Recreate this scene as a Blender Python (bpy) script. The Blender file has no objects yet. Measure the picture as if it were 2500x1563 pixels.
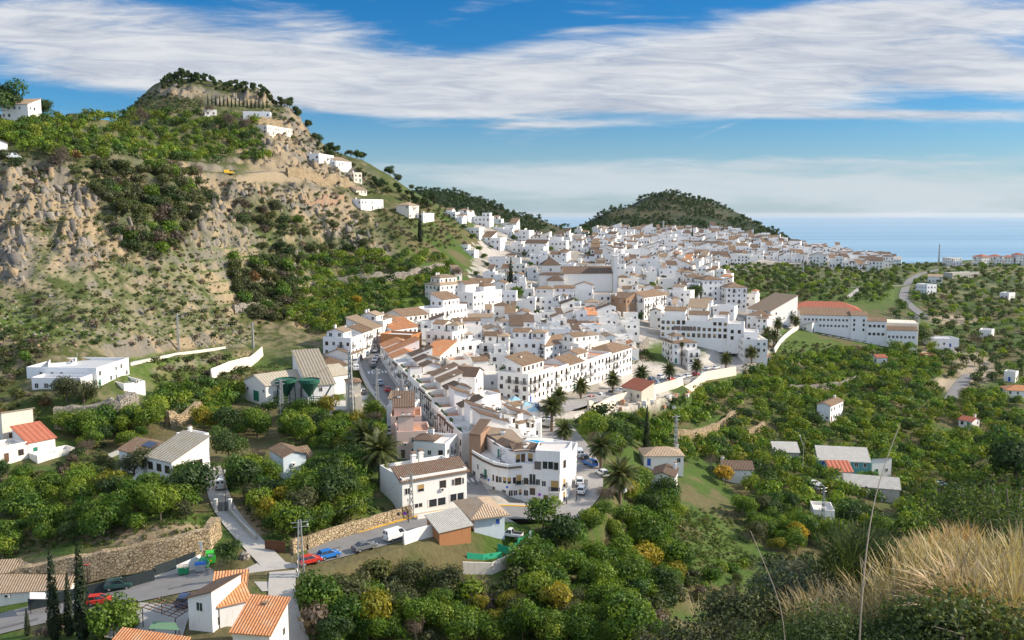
import bpy, bmesh, math, random
import numpy as np
from mathutils import Vector, Matrix
R = math.radians
random.seed(7)
rng = np.random.default_rng(11)
S = bpy.context.scene
COL = S.collection

# ---------------------------------------------------------------- camera
CX, CY, F = 1250.0, 781.5, 2165.0          # photograph is 2500 x 1563
PITCH = math.atan((CY - 524.0) / F)
CP, SP = math.cos(PITCH), math.sin(PITCH)
H = 58.0                                   # eye height above the road by the junction
cam = bpy.data.cameras.new('camera')
cam.sensor_fit = 'HORIZONTAL'; cam.sensor_width = 36.0
cam.lens = 36.0 * F / 2500.0
cam.clip_start = 0.3; cam.clip_end = 200000.0
camo = bpy.data.objects.new('camera', cam); COL.objects.link(camo)
camo.location = (0, 0, H); camo.rotation_euler = (math.pi/2 - PITCH, 0, 0)
S.camera = camo

# ---------------------------------------------------------------- sun, sky, exposure
SUN_AZ, SUN_EL = R(4.0), R(29.0)           # azimuth measured from +X (right) towards +Y (away)
sun = bpy.data.lights.new('sun', 'SUN'); sun.energy = 5.0; sun.angle = R(0.6); sun.color = (1.0, 0.87, 0.70)
suno = bpy.data.objects.new('sun', sun); COL.objects.link(suno)
sdir = Vector((math.cos(SUN_EL)*math.cos(SUN_AZ), math.cos(SUN_EL)*math.sin(SUN_AZ), math.sin(SUN_EL)))
suno.rotation_euler = sdir.to_track_quat('Z', 'Y').to_euler()
suno.location = (300, 100, 300)
S.view_settings.view_transform = 'Standard'; S.view_settings.look = 'None'
S.view_settings.exposure = 0.48; S.view_settings.gamma = 1.0
S.view_settings.use_curve_mapping = False
S.cycles.max_bounces = 5; S.cycles.diffuse_bounces = 3; S.cycles.transparent_max_bounces = 6
S.cycles.use_denoising = True

W = bpy.data.worlds.new('World'); S.world = W; W.use_nodes = True
wt = W.node_tree; wn = wt.nodes; wl = wt.links
wn.clear()
def N(nt, typ, **kw):
    n = nt.nodes.new(typ)
    for k, v in kw.items():
        if k.startswith('i_'):
            key = k[2:]
            n.inputs[int(key) if key.isdigit() else key].default_value = v
        else: setattr(n, k, v)
    return n
def M(nt, op, a, b=None, c=None, clamp=False):
    n = nt.nodes.new('ShaderNodeMath'); n.operation = op; n.use_clamp = clamp
    for i, v in enumerate((a, b, c)):
        if v is None: continue
        if isinstance(v, (int, float)): n.inputs[i].default_value = v
        else: nt.links.new(v, n.inputs[i])
    return n.outputs[0]
def MIX(nt, fac, a, b, mode='MIX'):
    n = nt.nodes.new('ShaderNodeMixRGB'); n.blend_type = mode
    for i, v in enumerate((fac, a, b)):
        if isinstance(v, (int, float)): n.inputs[i].default_value = v
        elif isinstance(v, tuple): n.inputs[i].default_value = (*v, 1) if len(v) == 3 else v
        else: nt.links.new(v, n.inputs[i])
    return n.outputs[0]
def SSTEP(nt, x, lo, hi):
    n = nt.nodes.new('ShaderNodeMapRange'); n.interpolation_type = 'SMOOTHSTEP'
    nt.links.new(x, n.inputs[0]); n.inputs[1].default_value = lo; n.inputs[2].default_value = hi
    return n.outputs[0]
def build_world():
    sky = N(wt, 'ShaderNodeTexSky', sky_type='NISHITA', sun_disc=False)
    sky.sun_elevation = SUN_EL; sky.sun_rotation = math.pi/2 - SUN_AZ
    sky.altitude = 300; sky.air_density = 1.0; sky.dust_density = 0.6; sky.ozone_density = 2.5
    hs = N(wt, 'ShaderNodeHueSaturation', i_Saturation=1.24, i_Value=0.94); wl.new(MIX(wt, 1.0, sky.outputs[0], (0.70, 0.96, 1.22), 'MULTIPLY'), hs.inputs['Color'])
    tc = N(wt, 'ShaderNodeTexCoord')
    sep = N(wt, 'ShaderNodeSeparateXYZ'); wl.new(tc.outputs['Generated'], sep.inputs[0])
    y = M(wt, 'MAXIMUM', M(wt, 'ABSOLUTE', sep.outputs[1]), 0.12)
    U = M(wt, 'DIVIDE', sep.outputs[0], y); V = M(wt, 'DIVIDE', sep.outputs[2], y)
    # streaky noise, drawn out along the wind
    def noise(su, sv, rot, scale, detail, rough, dist=0.0, off=0.0):
        c = N(wt, 'ShaderNodeCombineXYZ')
        wl.new(M(wt, 'ADD', M(wt, 'MULTIPLY', U, su), M(wt, 'MULTIPLY', V, rot)), c.inputs[0])
        wl.new(M(wt, 'MULTIPLY', V, sv), c.inputs[1]); c.inputs[2].default_value = off
        n = N(wt, 'ShaderNodeTexNoise'); n.inputs['Scale'].default_value = scale
        n.inputs['Detail'].default_value = detail; n.inputs['Roughness'].default_value = rough
        n.inputs['Distortion'].default_value = dist
        wl.new(c.outputs[0], n.inputs['Vector']); return n.outputs[0]
    n1 = noise(1.0, 6.0, -1.5, 3.6, 9, 0.60, 0.7)
    n2 = noise(1.0, 9.0, 2.4, 9.0, 7, 0.62, 0.9, 3.1)
    n3 = noise(1.0, 2.6, 0.0, 34.0, 4, 0.6, 0.8, 7.7)
    def px(x, yy):
        b = (CY - yy) / F
        return (x - CX) / F, (-SP + b*CP) / (CP + b*SP)
    # cloud banks: centre (photo degrees turned to directions), radii, weight
    banks = [  # x, y, rx, ry, amp, tilt
        (230, 125, 420, 70, .85, 0.12), (560, 150, 330, 62, .80, 0.05), (900, 205, 330, 62, .85, 0.08), (330, 195, 380, 26, .45, 0.02),
        (1280, 205, 420, 62, .95, 0.0), (1700, 175, 380, 70, .85, 0.03), (2080, 130, 380, 72, .95, -0.05),
        (2400, 175, 260, 58, .85, 0.05), (2300, 30, 420, 44, .85, -0.04), (1900, 60, 200, 40, .55, -0.2), (420, 40, 260, 34, .6, 0.12), (1600, 235, 420, 30, .6, -0.02),
        (80, 40, 230, 50, .5, 0.0), (1300, 306, 260, 8, .55, -0.015), (2200, 280, 380, 12, .75, 0.01), (1000, 268, 330, 14, .5, 0.04),
        (1800, 268, 320, 20, .6, 0.02), (800, 60, 190, 40, .45, 0.25), (1150, 22, 110, 20, 0.34, -0.3), (1420, 72, 80, 8, 0.42, 0.0), (1490, 38, 120, 10, 0.32, 0.05), (1740, 318, 60, 5, .35, -.35),
        (1750, 462, 950, 46, .66, 0.0), (2050, 396, 520, 18, .55, -0.012), (1250, 430, 420, 30, .50, 0.03), (2350, 462, 640, 60, .50, 0.0)]
    tot = None
    for (x, yy, rx, ry, a, tilt) in banks:
        cu, cv = px(x, yy); ru, rv = rx / F, ry / F
        du = M(wt, 'SUBTRACT', U, cu)
        dv = M(wt, 'ADD', M(wt, 'SUBTRACT', V, cv), M(wt, 'MULTIPLY', du, tilt))
        q = M(wt, 'ADD', M(wt, 'POWER', M(wt, 'ABSOLUTE', M(wt, 'DIVIDE', du, ru)), 2.0), M(wt, 'POWER', M(wt, 'ABSOLUTE', M(wt, 'DIVIDE', dv, rv)), 2.6))
        g = M(wt, 'MULTIPLY', M(wt, 'EXPONENT', M(wt, 'MULTIPLY', q, -0.9)), a)
        tot = g if tot is None else M(wt, 'ADD', tot, g)
    tot = M(wt, 'MINIMUM', tot, 1.15)
    nn = M(wt, 'ADD', M(wt, 'ADD', M(wt, 'MULTIPLY', M(wt, 'SUBTRACT', n1, 0.5), 2.0), M(wt, 'MULTIPLY', M(wt, 'SUBTRACT', n2, 0.5), 0.75)),
           M(wt, 'MULTIPLY', M(wt, 'SUBTRACT', n3, 0.5), 0.16))
    dens = SSTEP(wt, M(wt, 'ADD', tot, nn), 0.06, 1.05)
    # thin everywhere-veil towards the horizon
    veil = SSTEP(wt, V, 0.13, 0.0)
    shade = M(wt, 'ADD', M(wt, 'MULTIPLY', n2, 0.7), M(wt, 'MULTIPLY', n1, 0.5))
    ccol = MIX(wt, SSTEP(wt, shade, 0.38, 0.78), (4.6, 5.0, 5.9), (7.9, 8.0, 8.2))
    low = SSTEP(wt, V, 0.10, 0.03)
    ccol = MIX(wt, low, ccol, (6.1, 6.8, 7.3))
    above = MIX(wt, M(wt, 'MULTIPLY', veil, 0.55), hs.outputs[0], (4.6, 5.9, 6.9))
    col = MIX(wt, M(wt, 'MULTIPLY', dens, 0.93), above, ccol)
    # even bluish fill overhead and behind, out of view, added to brighten the shade
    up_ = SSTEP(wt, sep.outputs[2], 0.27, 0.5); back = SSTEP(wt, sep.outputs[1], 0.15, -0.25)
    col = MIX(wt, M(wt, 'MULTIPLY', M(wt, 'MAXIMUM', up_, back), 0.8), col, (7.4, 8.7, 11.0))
    bg = N(wt, 'ShaderNodeBackground'); bg.inputs[1].default_value = 0.074
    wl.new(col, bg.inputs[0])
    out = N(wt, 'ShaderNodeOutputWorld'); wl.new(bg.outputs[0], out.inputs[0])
build_world()

# ---------------------------------------------------------------- projection helpers
def ray(x, y):
    """photo point -> (X/Y, rise/Y) of the direction it was seen along"""
    b = (CY - y) / F; d = CP + b*SP
    return (x - CX) / F / d, (-SP + b*CP) / d
def pix(X, Y, Z):
    s = X / Y; t = (Z - H) / Y
    fw = CP - SP*t; up = SP + CP*t
    return CX + F*s/fw, CY - F*up/fw

def _h(i, j, seed):
    n = (i.astype(np.int64)*374761393 + j.astype(np.int64)*668265263 + seed*1442695041) & 0xffffffff
    n = ((n ^ (n >> 13))*1274126177) & 0xffffffff
    return ((n ^ (n >> 16)) & 0xffff) / 65535.0
def vnoise(x, y, seed=0):
    i = np.floor(x); j = np.floor(y); fx = x - i; fy = y - j
    fx = fx*fx*(3 - 2*fx); fy = fy*fy*(3 - 2*fy)
    a = _h(i, j, seed); b = _h(i+1, j, seed); c = _h(i, j+1, seed); d = _h(i+1, j+1, seed)
    return (a*(1-fx) + b*fx)*(1-fy) + (c*(1-fx) + d*fx)*fy
def fbm(x, y, oct=4, seed=0, ridged=False):
    v = 0; a = 0.5; tot = 0
    for o in range(oct):
        n = vnoise(x*2**o, y*2**o, seed + o*17)
        if ridged: n = 1 - np.abs(2*n - 1)
        v = v + a*n; tot += a; a *= 0.5
    return v / tot
def sstep(x, lo, hi):
    t = np.clip((x - lo) / (hi - lo), 0, 1); return t*t*(3 - 2*t)
# ---------------------------------------------------------------- terrain: height profiles by bearing
PROF = {   # bearing as photo x at the horizon : (forward distance, height) ...
 -300: [(0,56.4),(10,50),(40,28),(90,2),(115,-6),(150,-6),(170,2),(200,9),(225,18),(250,30),(275,46),(300,70),(330,85),(390,104),(420,108),(600,80),(1200,0),(3000,-230)],
 0:    [(0,56.4),(10,50),(40,28),(90,1),(115,-4),(138,-4),(141.5,-3.8),(143,0.4),(160,1),(175,2.1),(190,3.6),(215,10.2),(235,17),(255,25.6),(275,35.7),(290,47.8),(300,58),(311,74),(345,85),(390,98),(410,103),(600,80),(1200,0),(3000,-230)],
 200:  [(0,56.4),(10,50),(40,28),(90,2),(115,-2.5),(138,-2.5),(141.5,-2.2),(143,2.2),(160,2.4),(180,2.6),(212,4.4),(216,10),(235,13.6),(258,21.5),(285,34.9),(305,47.3),(322,61.5),(334,75.5),(365,85),(400,94.8),(450,108),(600,90),(1200,0),(3000,-230)],
 400:  [(0,56.4),(10,50),(40,28),(90,2),(115,-1),(136,-1),(142,-0.6),(143.5,4.6),(160,4.6),(185,3.6),(215,4.4),(232,6.6),(255,9.8),(272,14.3),(285,17.7),(312,32.7),(332,46.4),(350,61.9),(361,74),(400,79.6),(440,92.8),(490,107.5),(530,118.6),(575,134),(590,141.6),(640,142),(800,100),(1500,0),(3000,-230)],
 600:  [(0,56.4),(10,50),(40,28),(90,2),(115,-1),(136,0),(146,0),(158,2),(190,2),(228,3),(250,4.2),(262,4.7),(285,8.2),(305,11.9),(325,16.7),(355,29.2),(380,44.7),(400,58),(418,73),(450,81),(490,96.7),(530,111.5),(580,132),(600,140.6),(650,141),(800,100),(1500,0),(3000,-230)],
 700:  [(0,56.4),(10,50),(40,28),(90,3),(120,-4),(139,0),(152,0),(156,2.2),(190,2),(228,3),(250,4.2),(285,7),(322,13.5),(340,17),(365,24),(392,37),(412,49),(440,66),(470,78),(500,91),(540,107),(575,122),(595,129),(650,120),(800,80),(1500,0),(3000,-230)],
 800:  [(0,56.4),(10,50),(40,28),(90,3),(120,-6),(136,-5),(142,0),(154,0),(158,2.4),(190,2),(225,2.6),(250,4),(320,11),(345,14),(375,20.8),(400,29.4),(425,39.3),(450,50.6),(475,63.2),(500,74.5),(540,92),(580,103),(620,100),(800,40),(1500,0),(3000,-230)],
 900:  [(0,56.4),(10,50),(40,28),(90,3),(120,-8),(143,-6),(148,0),(158,0),(164,2.4),(195,2),(230,3),(250,4),(320,11),(348,14),(380,20.5),(405,27),(432,37),(460,48),(490,58),(520,70),(560,88),(590,92),(640,85),(800,35),(1300,60),(1700,10),(3000,-230)],
 1000: [(0,56.4),(10,50),(40,28),(90,2),(120,-8),(146,-6),(152,0),(166,0),(200,1.5),(240,4.5),(295,6.5),(325,9),(350,13.4),(385,19.8),(410,24.8),(440,34.7),(470,46),(500,54.4),(540,67),(580,74),(640,68),(800,30),(1100,52),(1300,96),(1500,60),(3000,-230)],
 1100: [(0,56.4),(10,50),(40,28),(90,1),(120,-9),(150,-6),(160,0),(176,0),(240,1.5),(300,5.6),(365,11.6),(430,23.2),(475,32.8),(515,44.8),(560,56.5),(590,61),(700,40),(900,30),(1100,52),(1300,96),(1500,60),(3000,-230)],
 1200: [(0,56.4),(10,50),(40,28),(90,0),(120,-9),(150,-7),(168,-1),(180,0),(245,2.6),(310,3.8),(385,9),(460,20.7),(520,30.4),(580,43),(620,50),(640,52),(800,40),(900,28),(1100,34),(1300,79),(1500,40),(2500,-150),(3500,-240)],
 1300: [(0,56.4),(10,50),(40,28),(90,0),(120,-9),(150,-8),(170,-4),(188,-2),(250,1.5),(310,2.5),(390,8),(470,20),(540,30),(600,38),(640,42),(800,38),(900,28),(1100,30),(1300,57),(1500,30),(2500,-150),(3500,-240)],
 1400: [(0,56.2),(10,49),(40,26),(90,1),(120,-7),(150,-9),(175,-8),(203,-4),(260,0.2),(300,1.3),(350,5),(395,7.7),(480,19),(550,28.9),(620,36.5),(700,34),(800,36),(900,38),(1100,20),(1400,39),(1800,-30),(3000,-230)],
 1500: [(0,56.2),(5,54),(10,50),(40,28),(90,2),(120,-6),(150,-11),(180,-10),(210,-7),(260,-4),(300,0),(350,3),(395,6),(480,19),(550,27),(620,30),(700,26),(800,28),(900,34),(1000,36),(1100,26),(1200,42),(1400,66),(1800,30),(3000,-230)],
 1600: [(0,56.2),(5,55),(9,53.2),(15,48),(30,38),(60,20),(110,-3),(150,-12),(185,-13),(220,-12),(255,-10.8),(290,-5),(330,-2.7),(390,2.8),(430,7.3),(500,17.5),(560,23),(680,18),(800,17),(900,26.5),(980,34),(1100,30),(1350,56),(1480,86),(1600,84),(1900,50),(2500,-150),(3500,-240)],
 1700: [(0,56.2),(5,55),(9,53.6),(15,48.5),(30,38),(60,19),(110,-5),(155,-15),(195,-15),(230,-15),(265,-13.5),(300,-8),(345,-4),(395,0),(440,5),(500,13),(560,18),(660,15),(790,15),(890,23),(980,31),(1100,30),(1350,54),(1480,81),(1600,79),(1900,50),(2500,-150),(3500,-240)],
 1800: [(0,56.2),(4,54.9),(9,53.5),(14,49),(30,38),(60,18),(110,-8),(160,-18),(205,-17.6),(240,-18.7),(275,-16.4),(310,-11),(350,-8),(365,-5.8),(400,-2.4),(450,2.8),(500,8.3),(560,12.6),(640,12),(780,13),(880,19),(980,28),(1100,24),(1250,34),(1450,55),(1600,54),(1900,20),(2500,-150),(3500,-240)],
 1900: [(0,56.2),(4,54.9),(9,53.6),(14,49.3),(30,38),(60,18),(110,-9),(160,-20),(220,-19.5),(250,-19.5),(290,-17),(320,-13),(365,-10),(405,-4),(445,-1),(500,4),(565,10),(650,10),(790,10),(870,15),(970,24),(1100,18),(1300,29),(1450,24),(1600,10),(1900,-30),(2500,-150),(3500,-240)],
 2000: [(0,56.2),(4,55),(9,53.8),(14,49.5),(30,38),(60,18),(110,-10),(160,-22),(230,-21),(265,-20),(305,-17),(330,-15.4),(375,-12.9),(410,-7.8),(440,-4.3),(500,-1),(570,6.6),(660,7.7),(800,8.2),(860,12),(960,18),(1100,8),(1400,-25),(2000,-120),(3000,-235)],
 2200: [(0,56.2),(4,55.1),(9,54.1),(14,49.7),(30,38),(60,18),(110,-11),(160,-24),(240,-24.5),(300,-23),(345,-18.6),(390,-15.6),(430,-11),(500,-5.5),(580,0.4),(680,3),(850,5),(1000,4),(1150,-6),(1500,-50),(2500,-205),(3000,-240)],
 2400: [(0,56.3),(4,55.2),(9,54.4),(14,50),(30,38),(60,18),(110,-12),(160,-26),(245,-26),(310,-26),(360,-22),(430,-17),(530,-9.5),(650,-0.6),(850,5),(1000,5),(1100,3),(1500,-45),(2500,-205),(3000,-240)],
 2800: [(0,56.5),(4,55.4),(9,54.8),(16,51),(30,40),(60,20),(110,-10),(160,-26),(245,-26),(310,-26),(360,-22),(430,-17),(530,-9.5),(650,-0.6),(850,5),(1000,5),(1100,3),(1500,-45),(2500,-205),(3000,-240)]}
NC = 660
SG = np.linspace(-0.74, 0.74, NC)
YG = np.unique(np.concatenate([np.geomspace(0.6, 25, 110), np.geomspace(25, 112, 60), np.geomspace(112, 700, 500), np.geomspace(700, 3600, 150)]))
NR = len(YG)
keys = sorted(PROF); ks = np.array([(k - CX)/F/1.007 for k in keys])
cols = np.array([np.interp(YG, [p[0] for p in PROF[k]], [p[1] for p in PROF[k]]) for k in keys])   # [key,row]
def catmull(xs, ys, x):
    i = np.clip(np.searchsorted(xs, x) - 1, 0, len(xs) - 2)
    t = (x - xs[i]) / (xs[i+1] - xs[i]); t = np.clip(t, 0, 1)
    def m(k):
        a = np.clip(k-1, 0, len(xs)-1); b = np.clip(k+1, 0, len(xs)-1)
        return (ys[b] - ys[a]) / (xs[b] - xs[a])[:, None]
    h = (xs[i+1] - xs[i])[:, None]; t = t[:, None]
    return ((2*t**3 - 3*t**2 + 1)*ys[i] + (t**3 - 2*t**2 + t)*h*m(i) + (-2*t**3 + 3*t**2)*ys[i+1] + (t**3 - t**2)*h*m(i+1))
ZG = catmull(ks, cols, SG)                      # [col,row]
for _ in range(2):                              # ease the kinks along the distance
    Z2 = ZG.copy(); Z2[:, 1:-1] = (ZG[:, :-2] + 2*ZG[:, 1:-1] + ZG[:, 2:]) / 4; ZG = Z2
GX = SG[:, None]*YG[None, :]; GY = np.broadcast_to(YG[None, :], GX.shape)
PX, PY = pix(GX, GY, ZG)
ZBASE = ZG.copy()

def _col(s):
    i = int(np.clip((s - SG[0]) / (SG[1] - SG[0]), 0, NC - 2)); t = (s - SG[i]) / (SG[1] - SG[0])
    return i, min(max(t, 0), 1)
def gz(X, Y, base=False):
    """ground height under X, Y"""
    A = ZBASE if base else ZG
    i, t = _col(X / Y); r = int(np.clip(np.searchsorted(YG, Y) - 1, 0, NR - 2))
    u = min(max((Y - YG[r]) / (YG[r+1] - YG[r]), 0), 1)
    return float((A[i, r]*(1-t) + A[i+1, r]*t)*(1-u) + (A[i, r+1]*(1-t) + A[i+1, r+1]*t)*u)
def gp(x, y, ymin=60.0, base=False, ymax=3500.0):
    """where the line of sight through a photo point meets the ground"""
    A = ZBASE if base else ZG
    s, t = ray(x, y); i, w = _col(s)
    z = A[i]*(1-w) + A[i+1]*w
    lo = np.searchsorted(YG, ymin)
    d = z[lo:] - (H + t*YG[lo:])
    k = int(np.argmax(d >= 0))
    if d[k] < 0: k = int(np.argmax(d))
    elif k > 0:
        a, b = d[k-1], d[k]; u = -a/(b - a)
        Y = YG[lo+k-1]*(1-u) + YG[lo+k]*u
        return Vector((s*Y, Y, H + t*Y))
    Y = YG[lo+k]; return Vector((s*Y, Y, float(z[lo+k])))

def inpoly(poly, x, y):
    x = np.asarray(x, float); y = np.asarray(y, float); c = np.zeros(x.shape, bool); n = len(poly)
    for k in range(n):
        x0, y0 = poly[k]; x1, y1 = poly[k-1]
        if y0 == y1: continue
        m = ((y0 > y) != (y1 > y)) & (x < (x1 - x0)*(y - y0)/(y1 - y0) + x0); c ^= m
    return c
def level(poly, z, it=6):
    """an area made level, its edges eased into the slope"""
    w = (inpoly(poly, PX, PY) & (GY > 110)).astype(float)
    for _ in range(it):
        w[1:-1] = (w[:-2] + 2*w[1:-1] + w[2:])/4; w[:, 1:-1] = (w[:, :-2] + 2*w[:, 1:-1] + w[:, 2:])/4
    return ZBASE*(1 - w) + z*w
ZBASE = level([(1120,1150),(1130,1190),(1110,1250),(1180,1280),(1300,1292),(1420,1280),(1450,1180),(1430,1110),(1340,1090),(1150,1120)], -0.6); ZG = ZBASE.copy(); PX, PY = pix(GX, GY, ZBASE)
# --- roads: (name, half width, photo points), ground is levelled under them
ROADS = [
 ('road', 4.2, [(-90,1545),(60,1503),(180,1478),(311,1449),(450,1420),(600,1392),(700,1373),(800,1347),(900,1320),(1000,1290),(1090,1262),(1165,1240),(1260,1246),(1345,1256)]),
 ('street', 3.7, [(1165,1240),(1150,1200),(1090,1119),(1040,1059),(985,1003),(940,951),(912,903),(902,868),(915,848),(950,828)]),
 ('parking_street', 5.5, [(1345,1256),(1410,1228),(1423,1180),(1405,1118),(1365,1060),(1325,1012)]),
 ('promenade_road', 4.6, [(1325,1012),(1400,985),(1500,958),(1606,931),(1712,911),(1780,900),(1815,870),(1835,840),(1850,810),(1870,788),(1915,765)]),
 ('lane', 2.0, [(672,1382),(640,1348),(608,1318),(570,1285),(545,1250),(532,1215),(530,1180),(515,1140)]),
 ('lane', 2.1, [(690,1395),(662,1425),(650,1455),(660,1492),(690,1535),(720,1570)]),
 ('country_road', 2.8, [(2400,640),(2335,648),(2244,670),(2220,685),(2210,704),(2204,728),(2225,749),(2257,773)]),
 ('country_path', 1.6, [(2204,697),(2098,702),(1990,701),(1900,699)]),
 ('country_path', 1.6, [(2098,704),(2069,727)]),
 ('country_road', 2.6, [(2368,915),(2350,930),(2335,952),(2320,975)]),
 ('hill_track', 1.8, [(330,885),(400,870),(470,858),(550,850)]),
 ('hill_track', 1.7, [(300,402),(380,410),(470,418),(560,424),(650,418)]),
]
def resample(P, step):
    out = [P[0]]
    for a, b in zip(P[:-1], P[1:]):
        n = max(1, int((b - a).length/step))
        out += [a.lerp(b, k/n) for k in range(1, n+1)]
    return out
def smooth_path(P, it=6):
    for _ in range(it):
        P = [P[0]] + [(P[i-1] + 2*P[i] + P[i+1])/4 for i in range(1, len(P)-1)] + [P[-1]]
    return P
def dist_to_path(P, X, Y):
    best = np.full(X.shape, 1e9); zz = np.zeros(X.shape)
    for a, b in zip(P[:-1], P[1:]):
        dx, dy = b.x - a.x, b.y - a.y; L = dx*dx + dy*dy + 1e-9
        t = np.clip(((X - a.x)*dx + (Y - a.y)*dy)/L, 0, 1)
        d = np.hypot(X - a.x - t*dx, Y - a.y - t*dy)
        m = d < best; best = np.where(m, d, best); zz = np.where(m, a.z + t*(b.z - a.z), zz)
    return best, zz
def tile_mask(P, pad):
    x0 = min(p.x for p in P) - pad; x1 = max(p.x for p in P) + pad
    y0 = min(p.y for p in P) - pad; y1 = max(p.y for p in P) + pad
    return np.nonzero((GX > x0) & (GX < x1) & (GY > y0) & (GY < y1))
# natural relief
lefthill = sstep(-GX, -40, 40)*sstep(GY, 190, 230)*sstep(ZBASE, 6, 14)*(1 - sstep(GY, 640, 700))*(1 - sstep(PX, 880, 1080))
farhill = sstep(GY, 1050, 1200)
steep = np.abs(np.gradient(ZBASE, axis=1) / np.gradient(YG)[None, :])
crag = sstep(steep, 0.45, 1.1)*lefthill
cl = np.minimum(lefthill, 1)
ROCKS = [(60,470,120,70),(160,500,90,55),(200,600,70,50),(30,610,50,90),(540,530,60,70),(585,560,30,60),(850,570,90,55),(650,480,110,36),(760,490,110,40),(730,610,70,45),(440,226,80,16),(610,244,110,16),(715,310,45,60),(660,330,60,50),(700,370,90,50),(560,460,60,20),(800,430,90,30),(900,610,60,30),(330,560,60,30),(480,560,40,50)]
rockm = np.zeros(GX.shape)
for cx_, cy_, rx_, ry_ in ROCKS: rockm = np.maximum(rockm, 1 - sstep(np.hypot((PX-cx_)/rx_, (PY-cy_)/ry_), 0.55, 1.15))
rockm *= cl*sstep(GY, 190, 240)
rel = rockm*((fbm(GX/6.5, GY/16, 4, 71, True) - 0.55)*11 + (fbm(GX/2.4, GY/5, 3, 72, True) - 0.5)*4.2)
rel += cl*((fbm(GX/38, GY/38, 4, 3) - 0.5)*7 + (fbm(GX/9, GY/9, 4, 9, True) - 0.6)*(2.2 + 5.0*crag))
rel += farhill*((fbm(GX/160, GY/160, 5, 21, True) - 0.55)*20)*sstep(ZBASE, 5, 60)
rel += (1 - cl)*(1 - farhill)*sstep(GY, 190, 300)*(fbm(GX/45, GY/45, 3, 5) - 0.5)*2.0
rel += (1 - sstep(GY, 14, 30))*(fbm(GX/0.9, GY/0.9, 3, 33) - 0.5)*0.22
ZG = ZBASE + rel
# terraces on the orchard slope above the town and on the hill shoulder
TERR = [([(740,640),(1080,610),(1120,720),(1000,770),(780,830),(700,780)], 4.2), ([(150,280),(500,275),(660,400),(480,420),(100,380)], 5.5), ([(480,540),(680,620),(700,760),(560,760),(450,640)], 4.0)]
for poly, st in TERR:
    m = inpoly(poly, PX, PY) & (GY > 240)
    q = ZG / st; fr = q - np.floor(q)
    ZG = np.where(m, (np.floor(q) + sstep(fr, 0.62, 0.98))*st*0.75 + ZG*0.25, ZG)
ROADPATH = []
for name, hw, pts in ROADS:
    P = smooth_path(resample([gp(x, y, base=True) for x, y in pts], 3.0), 14)
    ROADPATH.append((name, hw, P))
    I = tile_mask(P, hw + 10)
    d, zz = dist_to_path(P, GX[I], GY[I])
    w = 1 - sstep(d, hw + 2.4, hw + 7.0)
    ZG[I] = ZG[I]*(1 - w) + (zz - 0.12)*w
# level yards: photo polygon, height
for poly, z in [([(690,900),(900,905),(905,1010),(600,1010),(600,940)], 4.2), ([(1330,985),(1480,960),(1560,930),(1640,940),(1690,1000),(1560,1020),(1400,1010)], None)]:
    m = inpoly(poly, PX, PY) & (GY > 120)
    zz = z if z is not None else float(np.median(ZG[m]))
    ZG = np.where(m, zz, ZG)
PX, PY = pix(GX, GY, ZG)
# ---------------------------------------------------------------- registry
THINGS = []      # everything top-level that wants a label made at the end
MARKS = []       # (object point, phrase) of the things others are described by
def put(o, label=None, cat=None, group=None, kind=None):
    if label: o['label'] = label
    if cat: o['category'] = cat
    if group: o['group'] = group
    if kind: o['kind'] = kind
    return o
def empty(name, loc, rz=0.0):
    o = bpy.data.objects.new(name, None); COL.objects.link(o); o.location = loc; o.rotation_euler = (0, 0, rz)
    o.empty_display_size = 0.5
    return o
def child(name, me, parent, loc=(0,0,0), rot=(0,0,0), sc=(1,1,1)):
    o = bpy.data.objects.new(name, me); COL.objects.link(o)
    if parent is not None: o.parent = parent
    o.location = loc; o.rotation_euler = rot; o.scale = sc
    return o

# ---------------------------------------------------------------- materials
MATS = {}
def mat(name, col=(0.8,0.8,0.8), rough=0.8, metal=0.0, var=0.0, vscale=1.0, bump=0.0, bscale=6.0, spec=0.3, coat=0.0, objvar=0.0):
    if name in MATS: return MATS[name]
    m = bpy.data.materials.new(name); m.use_nodes = True; nt = m.node_tree
    p = nt.nodes['Principled BSDF']
    p.inputs['Base Color'].default_value = (*col, 1); p.inputs['Roughness'].default_value = rough
    p.inputs['Metallic'].default_value = metal; p.inputs['Specular IOR Level'].default_value = spec
    if coat: p.inputs['Coat Weight'].default_value = coat; p.inputs['Coat Roughness'].default_value = 0.08
    src = None
    if var or bump:
        g = N(nt, 'ShaderNodeTexCoord')
    if var:
        n = N(nt, 'ShaderNodeTexNoise'); n.inputs['Scale'].default_value = vscale; n.inputs['Detail'].default_value = 6; n.inputs['Roughness'].default_value = 0.65
        nt.links.new(g.outputs['Object'], n.inputs['Vector'])
        src = MIX(nt, n.outputs[0], tuple(max(0, c*(1 - var)) for c in col), tuple(min(1, c*(1 + var)) for c in col))
    if objvar:
        oi = N(nt, 'ShaderNodeObjectInfo')
        k = M(nt, 'ADD', M(nt, 'MULTIPLY', oi.outputs['Random'], 2*objvar), 1 - objvar)
        cc = N(nt, 'ShaderNodeCombineColor'); 
        for i in range(3): nt.links.new(k, cc.inputs[i])
        src = MIX(nt, 1.0, src if src is not None else col, cc.outputs[0], 'MULTIPLY')
    if src is not None: nt.links.new(src, p.inputs['Base Color'])
    if bump:
        n = N(nt, 'ShaderNodeTexNoise'); n.inputs['Scale'].default_value = bscale; n.inputs['Detail'].default_value = 4
        nt.links.new(g.outputs['Object'], n.inputs['Vector'])
        b = N(nt, 'ShaderNodeBump', i_Strength=bump, i_Distance=0.1); nt.links.new(n.outputs[0], b.inputs['Height'])
        nt.links.new(b.outputs[0], p.inputs['Normal'])
    MATS[name] = m; return m
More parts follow.
